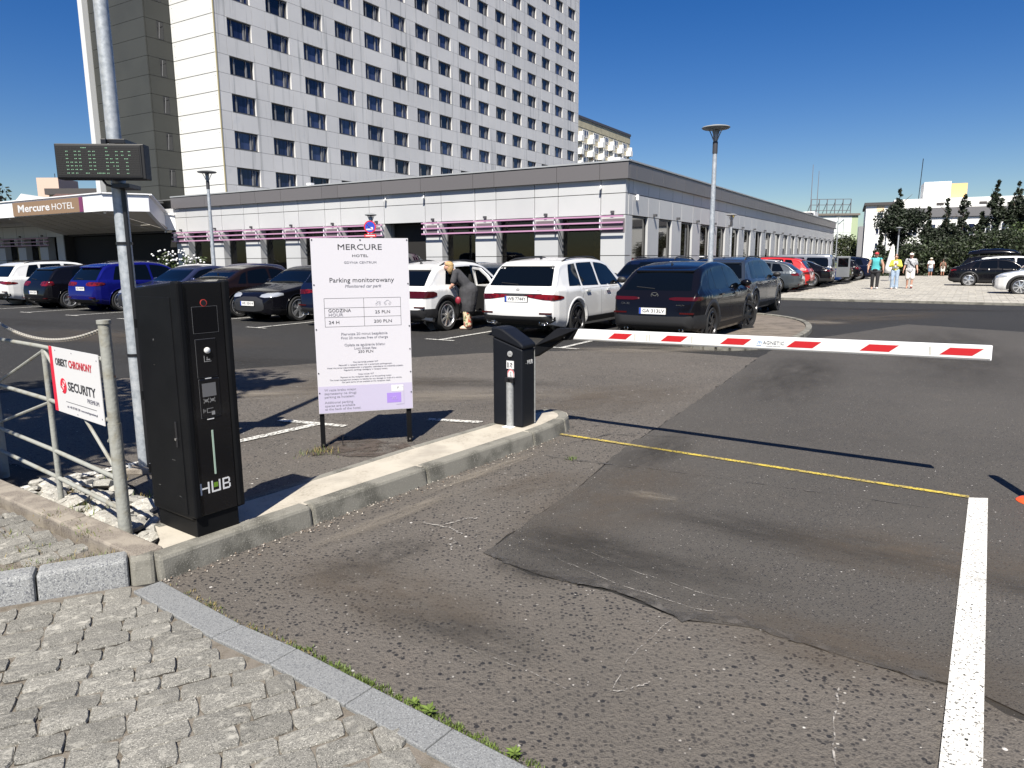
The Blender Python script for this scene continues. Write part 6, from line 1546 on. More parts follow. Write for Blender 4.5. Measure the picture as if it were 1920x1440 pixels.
style('wagon', CarShape('wagon', 4.80, 1.86, 1.47, .335, .92, 1.02), belt_line=[(0, .67), (.5, .645), (1, .62)], glass=GL_SUV, rear_glass=(.70, .895, .37, .315), tail=(.16, .52, .61, .080, .53, .605), head=(.20, .44, .52, .90, .47, .54),
      rear_trim=.22, handles=(.33, .54), gaps=gap4, plate_z=.46, arch=.02, arch_paint=True, rails=(.2, .58), rail_mat=alloy, spoiler=(.145, .93, .06))
style('fast', CarShape('fast', 4.66, 1.85, 1.48, .345, .92, .95), belt_line=[(0, .69), (.4, .66), (1, .62)], glass=GL_SED, rear_glass=(.72, .92, .35, .29), wiper=False, tail=(.13, .56, .625, .075, .575, .63), head=(.20, .44, .52, .90, .47, .54),
      rear_trim=.30, handles=(.34, .54), gaps=gap4, plate_z=.40, arch=.07)
style('van', CarShape('van', 5.0, 1.92, 1.96, .345, .95, 1.0, belt=.54, tumble=.16), belt_line=[(0, .56), (1, .545)], glass=GL_VAN, rear_glass=(.58, .88, .40, .37), drop=.2, screen=(.60, .90), tail=(.36, .35, .56, .03, .35, .56), head=(.24, .40, .5, .93, .42, .52),
      rear_trim=.12, handles=(.60, .66), gaps=[[(.34, .9), (.34, .16)], [(.63, .9), (.63, .16)], [(.86, .5), (.85, .18)]], plate_z=.35, arch=.03, mirror=.84)

style('minivan', CarShape('van', 4.4, 1.83, 1.78, .32, .88, .85, belt=.56, tumble=.16), belt_line=[(0, .58), (1, .56)], glass=GL_VAN, rear_glass=(.60, .88, .40, .37), drop=.17, screen=(.62, .90), tail=(.36, .35, .56, .03, .35, .56), head=(.24, .40, .5, .93, .42, .52),
      rear_trim=.14, handles=(.60, .66), gaps=[[(.34, .9), (.34, .16)], [(.63, .9), (.63, .16)], [(.86, .5), (.85, .18)]], plate_z=.35, arch=.03, mirror=.84)
P_wh = paint('white', (.62, .62, .61)); P_bk = paint('black', (.004, .004, .006), .0, .25); P_nv = paint('navy', (.004, .007, .022)); P_bl = paint('blue', (.006, .008, .125), .2); P_db = paint('dusk_blue', (.025, .032, .075), .3)
P_br = paint('brown_black', (.012, .007, .006), .2); P_gr = paint('grey', (.06, .07, .08), .4); P_sg = paint('silver_grey', (.30, .31, .32), .6); P_rd = paint('red', (.42, .012, .012)); P_ol = paint('olive', (.10, .12, .06), .4); P_sb = paint('slate_blue', (.035, .045, .065), .4); P_b2 = paint('mid_blue', (.012, .045, .17), .3)
def row1(k, off=0.0): p = rowA + stepK * k + e1 * off; return (p.x, p.y)
def front_in(k, L, off=0.0): p = rowA + stepK * k + e1 * (L + off); return (p.x, p.y)
G1 = 'cars parked along the front row facing the hotel'; G2 = 'cars parked nose to nose behind the front row'; G3 = 'cars parked on the plaza along the right hotel facade'; G4 = 'cars parked at the right edge of the plaza'
glc = car(ST['suv'], 'parked_car', 'white large SUV with twin tailpipes and plate WB 7744Y, behind the barrier housing', (.08, 14.5), RZ, P_wh, 'car', G1, rim=alloy_d, plate=('WB 7744Y', False))
cx = car(ST['cross'], 'parked_car', 'black crossover with plate GA 313LV behind the left part of the white boom', (2.62, 13.25), RZ + R(-1), P_bk, 'car', G1, rim=alloy_d, plate=('GA 313LV', False), steer=R(-24))
cap = car(ST['cross_open'], 'parked_car', 'white small crossover with its rear door open, right of the price board', (-2.60, 16.0), RZ, P_wh, 'car', G1, rim=alloy, plate=('GD 8K21', False))
car(ST['suv'], 'parked_car', 'dark blue SUV almost hidden behind the left edge of the price board', (-4.55, 17.15), RZ, P_nv, 'car', G1)
car(ST['sedan'], 'parked_car', 'black car parked nose out with plate WE 1EN14, left of the price board', front_in(3.05, 4.75, -.05), RZ + math.pi, P_bk, 'car', G1, plate=('WE 1EN14', True))
car(ST['sedan'], 'parked_car', 'dark brown sedan with red tail light just above the ticket terminal', row1(4.0), RZ, P_br, 'car', G1)
car(ST['sedan'], 'parked_car', 'dusk blue sedan parked nose out between the steel pole and the brown sedan', front_in(5.0, 4.75, -.1), RZ + math.pi, P_db, 'car', G1)
car(ST['mpv'], 'parked_car', 'bright blue car with chrome window line and rear facing out, behind the steel pole', row1(6.03), RZ, P_bl, 'car', G1, plate=('GD 9097P', False))
car(ST['hatch'], 'parked_car', 'black small hatchback with bright red tail lamp, left of the bright blue car', row1(7.1), RZ, P_bk, 'car', G1, plate=('GKA 2281', False))
car(ST['suv'], 'parked_car', 'white SUV at the left edge behind the black hatchback', row1(8.35, .3), RZ, P_wh, 'car', G1)
# second row
car(ST['suv'], 'parked_car', 'dark blue SUV with roof rails between the white SUV and the black crossover', front_in(0.05, 4.72, 5.6), RZ + math.pi, P_nv, 'car', G2)
car(ST['suv'], 'parked_car', 'dark slate crossover just right behind the black GA crossover', (5.35, 19.15), RZ + R(-1), P_sb, 'car', G2, rim=alloy_d)
car(ST['wagon'], 'parked_car', 'slate grey estate glimpsed between the two white cars', front_in(2.12, 4.8, 5.4), RZ + math.pi, P_gr, 'car', G2)
car(ST['wagon'], 'parked_car', 'silver grey car whose roof shows above the black nose-out car', front_in(5.0, 4.8, 6.0), RZ + math.pi, P_sg, 'car', G2)
car(ST['hatch'], 'parked_car', 'dark blue car with pale reflecting roof behind the dusk blue sedan', front_in(7.0, 4.2, 6.4), RZ + math.pi, P_db, 'car', G2)
car(ST['sedan'], 'parked_car', 'white car with only its roof visible, right of the bright blue car', front_in(8.3, 4.75, 6.2), RZ + math.pi, P_wh, 'car', G2)
car(ST['suv'], 'parked_car', 'dark grey car with low roof seen over the black hatchback', front_in(9.9, 4.72, 5.2), RZ + math.pi, P_gr, 'car', G2)
car(ST['van'], 'parked_van', 'black van standing sideways in front of the hotel side entrance', (-7.9, 30.3), R(-12), P_bk, 'van')
# along the right facade, noses to the wall; local offset p from the facade
def rrow(t, p=5.35): q = CORNER + E1 * t - E2 * p; return (q.x, q.y)
RL = RZ + math.pi / 2
car(ST['wagon'], 'parked_car', 'grey estate car with red tail lamps, first of the row on the pale plaza', rrow(9.1, 5.2), RL, P_gr, 'car', G3)
car(ST['suv'], 'parked_car', 'bright red SUV beside the grey estate car', rrow(11.9, 5.2), RL, P_rd, 'car', G3)
car(ST['hatch'], 'parked_car', 'white hatchback between the red SUV and the black hatchback', rrow(14.4, 4.6), RL, P_wh, 'car', G3)
car(ST['fast'], 'parked_car', 'black hatchback with red tail lamp, right of the red SUV', rrow(16.8, 5.5), RL, P_bk, 'car', G3)
vn = car(ST['minivan'], 'parked_van', 'silver van with an open rear door on the plaza', rrow(19.6, 5.2), RL, P_sg, 'van')
car(ST['cross'], 'parked_car', 'blue small SUV parked nose out beside the silver van', rrow(22.3, 1.0), RL + math.pi, P_b2, 'car', G3)
car(ST['fast'], 'parked_car', 'olive grey crossover coupe right of the blue small SUV', rrow(25.4, 5.6), RL, P_ol, 'car', G3)
car(ST['hatch'], 'parked_car', 'black car seen past the olive grey crossover coupe', rrow(28.6, 5.8), RL, P_bk, 'car', G3)
car(ST['suv'], 'parked_car', 'dark SUV at the far end of the row beside the turquoise top person', rrow(32.0, 6.4), RL, P_nv, 'car', G3)
# right edge
def at(px, py): return (px, py)
k508 = Vector((24.3, 39.5)); 
car(ST['fast'], 'parked_car', 'black fastback with dark five spoke wheels right of the walking couple', (k508.x + .1, k508.y + .55), RZ - math.pi / 2, P_bk, 'car', G4, rim=alloy)
car(ST['suv'], 'parked_car', 'white estate behind the black fastback with only its roof edge visible', (27.7, 43.3), RZ - math.pi / 2, P_wh, 'car', G4)
xc = car(ST['suv'], 'parked_car', 'black car carrying a long dark roof box behind the fastback', (28.2, 45.5), RZ - math.pi / 2, P_bk, 'car', G4)
car(ST['wagon'], 'parked_car', 'dark grey estate with red tail lamp between fastback and white crossover', (25.4, 36.3), RZ - math.pi / 2, P_gr, 'car', G4)
KP = Vector((20.95, 31.15))
kq = KP - e2 * 4.4
car(ST['cross'], 'parked_car', 'white crossover with black wheel arches cut by the right edge', (kq.x, kq.y), RL, P_wh, 'car', G4, rim=alloy)
# details of single cars
def emblem(carobj, style_, kind, zf, sz, yo=0.0, front=False):
    sh = style_['sh']; d_ = -1 if front else 1; h = sh.hit((-2 if not front else sh.L + 2, yo, zf * sh.H), (d_, 0, 0)); m = MB(); X = h.x - d_ * .012
    for i in range(20):
        a = 6.283 * i / 20; b = 6.283 * (i + 1) / 20; kx = 1.15 if kind == 'wings' else 1.0
        m.bar((X, yo + sz * kx * math.cos(a), h.z + sz * math.sin(a) * (.8 if kind == 'wings' else 1)), (X, yo + sz * kx * math.cos(b), h.z + sz * math.sin(b) * (.8 if kind == 'wings' else 1)), .008, .010)
    if kind == 'star':
        for a in (90, 210, 330): m.bar((X, yo, h.z), (X, yo + sz * math.cos(R(a)), h.z + sz * math.sin(R(a))), .008, .010)
    if kind == 'wings':
        m.bar((X, yo - sz, h.z + sz * .3), (X, yo, h.z - sz * .25), .008, .014); m.bar((X, yo + sz, h.z + sz * .3), (X, yo, h.z - sz * .25), .008, .014)
    m.build('emblem', chrome, carobj)
emblem(glc, ST['suv'], 'star', .605, .042); emblem(cx, ST['cross'], 'wings', .605, .060)
def rear_text(carobj, style_, s_, y, zf, w, size=.05):
    sh = style_['sh']; h = sh.hit((-2, y, zf * sh.H), (1, 0, 0)); text('badge_lettering', s_, size, chrome, carobj, frame((h.x - .012, y, h.z), (0, -1, 0)), width=w)
rear_text(glc, ST['suv'], 'GLC 300', .48, .602, .20); rear_text(glc, ST['suv'], '4MATIC', -.52, .602, .16)
rear_text(cx, ST['cross'], 'CX-30', .56, .50, .17, .06); rear_text(cx, ST['cross'], 'SKYACTIV', -.52, .49, .16, .035)
# aerial of the small white crossover
sh = ST['cross_open']['sh']; x = .24 * sh.L; m = MB(); m.tube([(x, 0, sh.zt(x) + .01), (x - .22, 0, sh.zt(x) + .24)], .006, 6); m.build('whip_aerial', trim_b, cap)
# its open rear door with dark opening
m = MB(); L_, W_, H_ = sh.L, sh.W, sh.H
m.box(1.05, 2.35, -.72, -.20, .30, .62); m.build('rear_seat_base', M('seat_cloth', (.015, .015, .016), .9), cap)
m = MB(); m.box(1.02, 1.25, -.70, .70, .6, 1.15); m.build('rear_seat_back', M('seat_cloth', (.015, .015, .016), .9), cap)
m = MB(); m.box(2.02, 2.14, -.66, -.22, .6, 1.25); m.build('front_seat_back', M('seat_cloth', (.015, .015, .016), .9), cap)
dr = bpy.data.objects.new('rear_door', None); COL.objects.link(dr); dr.parent = cap; dr.location = (1.99, -.86, 0); dr.rotation_euler = (0, 0, R(62))
outl = [(0, .36), (-.60, .38), (-.76, .62), (-.70, .85), (-.82, 1.02), (-.62, 1.03), (-.02, 1.0)]
m = MB(); n = len(outl); m.add([(x, -.035, z) for x, z in outl] + [(x, .05, z) for x, z in outl], [tuple(range(n)), tuple(range(2 * n - 1, n - 1, -1))] + [(i, (i + 1) % n, n + (i + 1) % n, n + i) for i in range(n)]); m.build('door_skin', P_wh, dr, bevel=.012)
m = MB(); ins_ = [(-.05, .40), (-.57, .42), (-.70, .62), (-.64, .85), (-.74, .98), (-.05, .98)]; n = 6; m.add([(x, .0505, z) for x, z in ins_] + [(x, .075, z) for x, z in ins_], [tuple(range(n)), tuple(range(2 * n - 1, n - 1, -1))] + [(i, (i + 1) % n, n + (i + 1) % n, n + i) for i in range(n)]); m.build('door_lining', trim_b, dr, bevel=.008)
m = MB(); fr_ = [(-.02, 1.0), (-.03, 1.40), (-.36, 1.38), (-.66, 1.22), (-.84, 1.03)]
for (a, b), (c, d_) in zip(fr_, fr_[1:]): m.bar((a, .02 + (b - 1) * .22, b), (c, .02 + (d_ - 1) * .22, d_), .05, .05)
m.build('window_frame', P_wh, dr)
m = MB(); m.add([(a, .015 + (b - 1) * .22, b) for a, b in fr_], [(0, 1, 2, 3, 4)]); m.add([(a, .022 + (b - 1) * .22, b) for a, b in fr_], [(4, 3, 2, 1, 0)]); m.build('door_glass', M('door_glass_clear', (.02, .02, .02), .03, trans=(.6, .62, .62)), dr)
# roof box on the car at the right
rbx = thing('roof_box', 'long dark roof box strapped on the black car at the right edge', 'roof box', (28.2, 45.5, 1.66), RZ - math.pi / 2)
m = MB(); n = 14
prof = [(.5, .04), (.6, .22), (1.3, .36), (2.2, .38), (2.9, .28), (3.2, .10), (3.15, .04)]
vs = []
for x, z in prof:
    for i in range(9): a = math.pi * i / 8; vs.append((x, .42 * math.cos(a), .04 + z * math.sin(a) ** .6))
m.add(vs, [(i * 9 + j, i * 9 + j + 1, (i + 1) * 9 + j + 1, (i + 1) * 9 + j) for i in range(6) for j in range(8)] + [(i * 9, (i + 1) * 9, (i + 1) * 9 + 8, i * 9 + 8) for i in range(6)] + [tuple(range(9)), tuple(range(62, 53, -1))]); m.build('shell', P_bk, rbx, smooth=True)
m = MB(); m.bar((1.1, -.6, .03), (1.1, .6, .03), .06, .03); m.build('crossbar', trim_b, rbx); m = MB(); m.bar((2.4, -.6, .03), (2.4, .6, .03), .06, .03); m.build('crossbar', trim_b, rbx)
# open rear door of the silver van
m = MB(); m.box(-.75, 0, -.92, -.87, .42, 1.66); od = m.build('rear_door', P_sg, vn, bevel=.02)
m = MB(); m.box(-.66, -.08, -.927, -.863, 1.02, 1.56); m.build('door_window', glass_c, od, bevel=.02)
# ------------------------------------------------------------------ people
skin_m = M('skin', (0.50, 0.28, 0.20), .55); skin_t = M('skin_tanned', (0.36, 0.17, 0.11), .55)
hair_d = M('hair_dark', (0.03, 0.02, 0.014), .7); hair_b = M('hair_blonde', (0.42, 0.28, 0.12), .6, var=[(30, (.26, .16, .07), .45, .6)])
def skin_mesh(name, V, E_, root, mat, vox=.015):
    """V: {key: (pos, half width, half depth)}; tapered elliptical limbs along the edges, fused to one continuous surface"""
    m = MB()
    def rr(k): return (V[k][1], V[k][2] if len(V[k]) > 2 else V[k][1])
    for k in V: p = V[k][0]; rx, ry = rr(k); m.ell(p, (rx, ry, min(rx, ry) * .95), 14, 8)
    for a, b in E_:
        pa, pb = Vector(V[a][0]), Vector(V[b][0]); t = pb - pa; L_ = t.length
        if L_ < 1e-4: continue
        t /= L_; ux = Vector((1, 0, 0)); ux = ux - t * ux.dot(t)
        if ux.length < .3: ux = Vector((0, 0, 1)) - t * t.z
        ux.normalize(); uy = t.cross(ux); (ax, ay), (bx, by) = rr(a), rr(b); n = 14; vs = []
        for i in range(5):
            f = i / 4; c = pa.lerp(pb, f); rx, ry = ax + (bx - ax) * f, ay + (by - ay) * f
            for j in range(n): q = 2 * math.pi * j / n; vs.append(c + ux * rx * math.cos(q) + uy * ry * math.sin(q))
        m.add(vs, [(i * n + j, i * n + (j + 1) % n, (i + 1) * n + (j + 1) % n, (i + 1) * n + j) for i in range(4) for j in range(n)] + [tuple(range(n - 1, -1, -1)), tuple(range(4 * n, 5 * n))])
    me = m.mesh(name + '_raw', mat); o = bpy.data.objects.new(name + '_tmp', me); COL.objects.link(o)
    md = o.modifiers.new('fuse', 'REMESH'); md.mode = 'VOXEL'; md.voxel_size = vox; md.use_smooth_shade = True
    sm = o.modifiers.new('smooth', 'SMOOTH'); sm.iterations = 3; sm.factor = .5
    dg = bpy.context.evaluated_depsgraph_get(); dg.update()
    r = bpy.data.meshes.new_from_object(o.evaluated_get(dg)); r.name = name
    bpy.data.objects.remove(o); bpy.data.meshes.remove(me)
    r.materials.clear(); r.materials.append(mat)
    for p in r.polygons: p.use_smooth = True
    return r
def hand_mesh(mat, curl=.5):
    m = MB(); m.ell((0, 0, -.045), (.016, .038, .052), 8, 6)
    for i, ln in enumerate((.062, .074, .080, .070)):
        y = -.027 + .018 * i; a = curl; p = [(0, y, -.085)]
        for j in range(3): x, yy, z = p[-1]; p.append((x + math.sin(a * (j + .4)) * ln / 3, yy, z - math.cos(a * (j + .4)) * ln / 3))
        m.tube(p, [.0095, .009, .008, .006], 6)
    m.tube([(0, -.034, -.03), (.012, -.055, -.06), (.022, -.056, -.088)], [.012, .010, .007], 6)
    return m.mesh('hand', mat, True)
def person(label, loc, face, h, pose, clothes, hair, build=1.0, group=None, skin=None, cap=None, female=False):
    """local +y is where the person faces; pose gives joint positions in units of body height 1.75"""
    skin = skin or skin_m
    t = thing('person', label, 'person', loc, face, group); k = h / 1.75; t.scale = (k, k, k)
    J = dict(pel=(0, 0, .97), spi=(0, 0, 1.12), che=(0, .0, 1.32), nek=(0, -.01, 1.48), chn=(0, .01, 1.545), hed=(0, .02, 1.63), top=(0, .01, 1.735))
    for s, n in ((-1, 'l'), (1, 'r')):
        J['sh' + n] = (s * .172 * (1 if build < 1.1 else 1.08), 0, 1.42); J['el' + n] = (s * .245 * (build ** .5), -.03, 1.13); J['wr' + n] = (s * .26 * (build ** .5), .06, .90)
        J['hp' + n] = (s * .095, 0, .93); J['kn' + n] = (s * .10, .02, .50); J['an' + n] = (s * .10, -.02, .085); J['to' + n] = (s * .115, .14, .03)
    J.update(pose)
    b = build
    rad = dict(pel=(.150 * b, .108 * b), spi=(.140 * b, .10 * b), che=(.165 * b, .108 * b), nek=(.058, .06), chn=(.062, .072), hed=(.080, .100), top=(.045, .055))
    for n in 'lr': rad.update({'sh' + n: (.062 * b, .06 * b), 'el' + n: (.043 * b, .043 * b), 'wr' + n: (.028, .026), 'hp' + n: (.092 * b, .095 * b), 'kn' + n: (.058 * b ** .6, .060 * b ** .6), 'an' + n: (.040, .042), 'to' + n: (.038, .026)})
    E0 = [('pel', 'spi'), ('spi', 'che'), ('che', 'nek'), ('nek', 'chn'), ('chn', 'hed'), ('hed', 'top')]
    for n in 'lr': E0 += [('che', 'sh' + n), ('sh' + n, 'el' + n), ('el' + n, 'wr' + n), ('pel', 'hp' + n), ('hp' + n, 'kn' + n), ('kn' + n, 'an' + n), ('an' + n, 'to' + n)]
    body = inst('body', skin_mesh('body', {q: (J[q], *rad[q]) for q in J}, E0, 'pel', skin), t)
    def mixp(a, b_, u): return tuple(J[a][i] + (J[b_][i] - J[a][i]) * u for i in range(3))
    for nm, parts, mat, grow in clothes:
        V = {}; E_ = []
        def use(q, g=grow): V[q] = (J[q], rad[q][0] + g, rad[q][1] + g)
        if 'torso' in parts:
            for q in ('pel', 'spi', 'che'): use(q)
            V['cb'] = (tuple(Vector(J['che']).lerp(Vector(J['nek']), .72)), .085, .075); E_ += [('pel', 'spi'), ('spi', 'che'), ('che', 'cb')]
            if 'hem' in parts:
                V['hem'] = ((J['pel'][0], J['pel'][1], J['pel'][2] - .07), rad['pel'][0] + grow + .022, rad['pel'][1] + grow + .035); E_.append(('pel', 'hem'))
            for n in 'lr':
                V['sh' + n] = (J['sh' + n], rad['sh' + n][0] + grow * .4 - .004, rad['sh' + n][1] + grow * .4 - .004); E_.append(('che', 'sh' + n))
                if 'long' in parts: use('el' + n); V['wr' + n] = (mixp('el' + n, 'wr' + n, .88), rad['wr' + n][0] + grow + .008, rad['wr' + n][1] + grow + .008); E_ += [('sh' + n, 'el' + n), ('el' + n, 'wr' + n)]
                elif 'short' in parts: V['e' + n] = (mixp('sh' + n, 'el' + n, .68), .058 * b + grow * .6, .058 * b + grow * .6); E_.append(('sh' + n, 'e' + n))
            root = 'pel'
        elif 'legs' in parts:
            V['pel'] = (J['pel'], rad['pel'][0] + grow * .8, rad['pel'][1] + grow); root = 'pel'
            for n in 'lr':
                use('hp' + n); E_.append(('pel', 'hp' + n))
                if 'full' in parts: use('kn' + n); V['a' + n] = (mixp('kn' + n, 'an' + n, .93), .056 + grow + (.02 if 'wide' in parts else 0), .058 + grow + (.02 if 'wide' in parts else 0)); E_ += [('hp' + n, 'kn' + n), ('kn' + n, 'a' + n)]
                else: V['k' + n] = (mixp('hp' + n, 'kn' + n, .92), .080 * b + grow, .082 * b + grow); E_.append(('hp' + n, 'k' + n))
        elif 'skirt' in parts:
            p = Vector(J['pel']); V = {'w': (tuple(Vector(J['spi'])), rad['spi'][0] + grow * .6, rad['spi'][1] + grow * .6), 'p': (tuple(p - Vector((0, .02, .03))), rad['pel'][0] + grow + .035, rad['pel'][1] + grow + .085), 'k': ((p.x * .6, p.y * .5 - .01, .60), rad['pel'][0] + grow + .035, rad['pel'][1] + grow + .06), 'm': ((p.x * .5, p.y * .4 - .01, .50), rad['pel'][0] + grow + .02, rad['pel'][1] + grow + .04)}
            E_ = [('w', 'p'), ('p', 'k'), ('k', 'm')]; root = 'p'
        inst(nm, skin_mesh(nm, V, E_, root, mat), t)
    for n, s in (('l', -1), ('r', 1)):
        w_ = Vector(J['wr' + n]); d_ = (w_ - Vector(J['el' + n])).normalized()
        ho = inst('hand', hand_mesh(skin), t); ho.rotation_mode = 'QUATERNION'; ho.rotation_quaternion = Vector((0, 0, -1)).rotation_difference(d_); ho.location = w_ + d_ * .01
        if s > 0: ho.scale = (-1, 1, 1)
    # face and hair
    hd = Vector(J['hed']); fw = Vector((0, 1, 0)) if 'fw' not in pose else Vector(pose['fw']); 
    m = MB(); m.ell((hd.x, hd.y + .098, hd.z - .012), (.014, .022, .024), 8, 6); m.build('nose', skin, t, smooth=True)
    for s in (-1, 1):
        m = MB(); m.ell((hd.x + s * .031, hd.y + .088, hd.z + .012), (.013, .010, .008), 8, 6); m.build('eye', M('eye_dark', (.03, .02, .02), .3), t, smooth=True)
        m = MB(); m.ell((hd.x + s * .079, hd.y + .0, hd.z - .005), (.012, .02, .032), 8, 6); m.build('ear', skin, t, smooth=True)
    m = MB(); m.ell((hd.x, hd.y + .088, hd.z - .055), (.025, .010, .007), 8, 5); m.build('mouth', M('lips', (.30, .10, .08), .5), t, smooth=True)
    m = MB(); r = random.Random(3)
    m.ell((hd.x, hd.y - .016, hd.z + .032), (.097, .115, .097), 14, 10)
    m.v = [(x, min(y, hd.y + .07), z if y < hd.y + .02 else max(z, hd.z + .04)) for x, y, z in m.v]
    if 'long' in hair:
        b0 = len(m.v); m.ell((hd.x, hd.y - .045, hd.z - .04), (.098, .085, .125), 14, 10)
        m.v = m.v[:b0] + [(x + r.gauss(0, .006), y + r.gauss(0, .006), z + r.gauss(0, .006)) for x, y, z in m.v[b0:]]
    m.build('hair', hair['mat'], t, smooth=True)
    if cap:
        m = MB(); m.ell((hd.x, hd.y - .005, hd.z + .052), (.098, .112, .075), 14, 8); m.v = [(x, y, max(z, hd.z + .045)) for x, y, z in m.v]
        m.add([(hd.x + x, hd.y + y, hd.z + z) for x, y, z in ((-.075, .075, .052), (.075, .075, .052), (.06, .185, .040), (0, .20, .042), (-.06, .185, .040), (-.075, .075, .045), (.075, .075, .045), (.06, .185, .034), (0, .20, .036), (-.06, .185, .034))], [(0, 1, 2, 3, 4), (9, 8, 7, 6, 5), (1, 6, 7, 2), (2, 7, 8, 3), (3, 8, 9, 4), (4, 9, 5, 0)])
        m.build('cap', cap, t, smooth=True)
    return t, J
def shoes(t, J, mat, sole=None):
    for n in 'lr':
        a, b = Vector(J['an' + n]), Vector(J['to' + n]); d_ = (b - a); d_.z = 0; d_.normalize(); m = MB()
        m.ell((0, .055, .045), (.05, .145, .048), 12, 8); m.v = [(x, y, max(.0, z)) for x, y, z in m.v]
        o = m.build('shoe', mat, t, smooth=True); o.location = (a.x, a.y, min(b.z - .03, a.z - .085)); o.rotation_euler = (0, 0, math.atan2(-d_.x, d_.y))
cw = M('cloth_white', (.74, .74, .73), .8); ct = M('cloth_turquoise', (.06, .36, .38), .8); cbk = M('cloth_black', (.016, .016, .018), .85); cyl = M('cloth_yellow', (.70, .66, .08), .8)
cj = M('cloth_denim', (.32, .40, .50), .85, var=[(7, (.24, .32, .43), .45, .6)]); cg = M('cloth_grey_print', (.46, .47, .48), .85, var=[(24, (.18, .18, .2), .5, .56)]); cs_ = M('cloth_offwhite', (.62, .60, .55), .85)
cdg = M('cloth_charcoal', (.038, .038, .042), .9, var=[(9, (.05, .05, .055), .45, .6)], bump=(14, .6)); cbr = M('cloth_brown', (.14, .10, .07), .85); cbl = M('cloth_blue_shorts', (.16, .22, .32), .85)
cpat = M('patterned_trousers', (.55, .45, .30), .85, var=[(13, (.42, .05, .04), .52, .55), (17, (.06, .14, .05), .56, .60), (21, (.02, .02, .02), .62, .66)])
cred = M('cap_red', (.45, .04, .05), .8)
def facing(loc, tx=0, ty=0): return math.atan2(-(tx - loc[0]), (ty - loc[1]))
GP = 'people walking towards the camera on the pale plaza'
l1 = (18.05, 35.6, .03)
p, J = person('heavy set person in turquoise top, red cap and dark trousers walking on the plaza', l1, facing(l1), 1.80, dict(knl=(-.11, .09, .50), anl=(-.10, .10, .10), tol=(-.12, .25, .04), knr=(.11, .02, .50), anr=(.11, -.08, .09), wrl=(-.33, .05, .90), wrr=(.33, .08, .92), ell=(-.31, -.02, 1.14), elr=(.31, -.02, 1.14)),
              [('trousers', 'legs full', cbk, .018), ('top', 'torso hem', ct, .020)], dict(mat=hair_d), build=1.28, cap=cred, group=GP)
shoes(p, J, cw)
m = MB(); m.tube([(-.17, .06, 1.46), (-.16, .165, 1.30), (-.17, .10, 1.12)], .022, 6); m.tube([(.17, .06, 1.46), (.16, .165, 1.30), (.17, .10, 1.12)], .022, 6)
for s in (-1, 1):
    m = MB(); m.tube([(s * .17, -.02, 1.50), (s * .17, .11, 1.42), (s * .165, .17, 1.28), (s * .19, .08, 1.10)], .020, 6); m.build('backpack_strap', cbk, p, smooth=True)
m = MB(); m.ell((0, .01, .86), (.26, .20, .13), 14, 8); m.build('tied_jacket', cdg, p, smooth=True)
m = MB(); m.ell((.02, .20, .93), (.11, .05, .05), 12, 8); m.build('waist_bag', cbk, p, smooth=True)
l2 = (19.0, 35.55, .03)
p, J = person('person in yellow jacket and light jeans looking down at a phone while walking', l2, facing(l2), 1.70, dict(elr=(.25, .02, 1.16), ell=(-.25, .02, 1.16), wrl=(-.07, .24, 1.22), wrr=(.07, .24, 1.22), chn=(0, .03, 1.545), hed=(0, .055, 1.62), top=(0, .06, 1.725), knr=(.11, .06, .5), tor=(.115, .18, .03)),
              [('trousers', 'legs full wide', cj, .020), ('shirt', 'torso', cw, .010), ('jacket', 'torso long', cyl, .022)], dict(mat=hair_d), build=1.02, group=GP)
shoes(p, J, cw); m = MB(); m.box(-.035, .035, .305, .315, 1.20, 1.34); m.build('phone', black, p)
m = MB(); m.add([(-.09, .165, 1.40), (.09, .165, 1.40), (.13, .168, 1.05), (-.13, .168, 1.05), (-.09, .15, 1.40), (.09, .15, 1.40), (.13, .15, 1.05), (-.13, .15, 1.05)], [(0, 1, 2, 3), (7, 6, 5, 4), (0, 4, 5, 1), (1, 5, 6, 2), (2, 6, 7, 3), (3, 7, 4, 0)]); m.build('shirt_front', cw, p, bevel=.02)
l3 = (20.0, 36.0, .03)
p, J = person('person in grey patterned shirt, white cap and pale shorts with a dark shoulder strap', l3, facing(l3), 1.76, dict(knl=(-.10, .10, .50), anl=(-.09, .08, .10), tol=(-.1, .22, .04), anr=(.10, -.07, .09), wrl=(-.30, .08, .90), wrr=(.30, .02, .90)),
              [('shorts', 'legs', cs_, .022), ('shirt', 'torso hem short', cg, .024)], dict(mat=hair_d), build=1.10, cap=cw, group=GP)
shoes(p, J, M('shoe_maroon', (.16, .02, .02), .6)); m = MB(); m.tube([(.14, -.02, 1.50), (.12, .12, 1.42), (0, .175, 1.24), (-.17, .12, 1.06)], .016, 6); m.build('shoulder_strap', cbk, p, smooth=True)
for n in 'lr':
    a = Vector(J['an' + n]); m = MB(); m.tube([(a.x, a.y, a.z), (a.x, a.y + .01, a.z + .09)], .047, 10); m.build('sock', cw, p, smooth=True)
l4 = (33.6, 57.6, .03)
p, J = person('person with small backpack and sun hat walking away in pale shirt and blue shorts', l4, facing(l4) + math.pi, 1.48, dict(), [('shorts', 'legs', cbl, .02), ('shirt', 'torso hem short', cw, .03)], dict(mat=hair_b), skin=skin_t)
shoes(p, J, cw); m = MB(); m.ell((0, -.16, 1.27), (.13, .08, .17), 12, 8); m.build('backpack', cs_, p, smooth=True); hd = J['hed']; m = MB(); m.lathe([(.16, 1.66), (.15, 1.675), (.098, 1.69), (.09, 1.75), (.05, 1.775), (.001, 1.78)], 16, c=(0, .01, 0)); m.build('sun_hat', cs_, p, smooth=True)
l5 = (35.3, 58.8, .03)
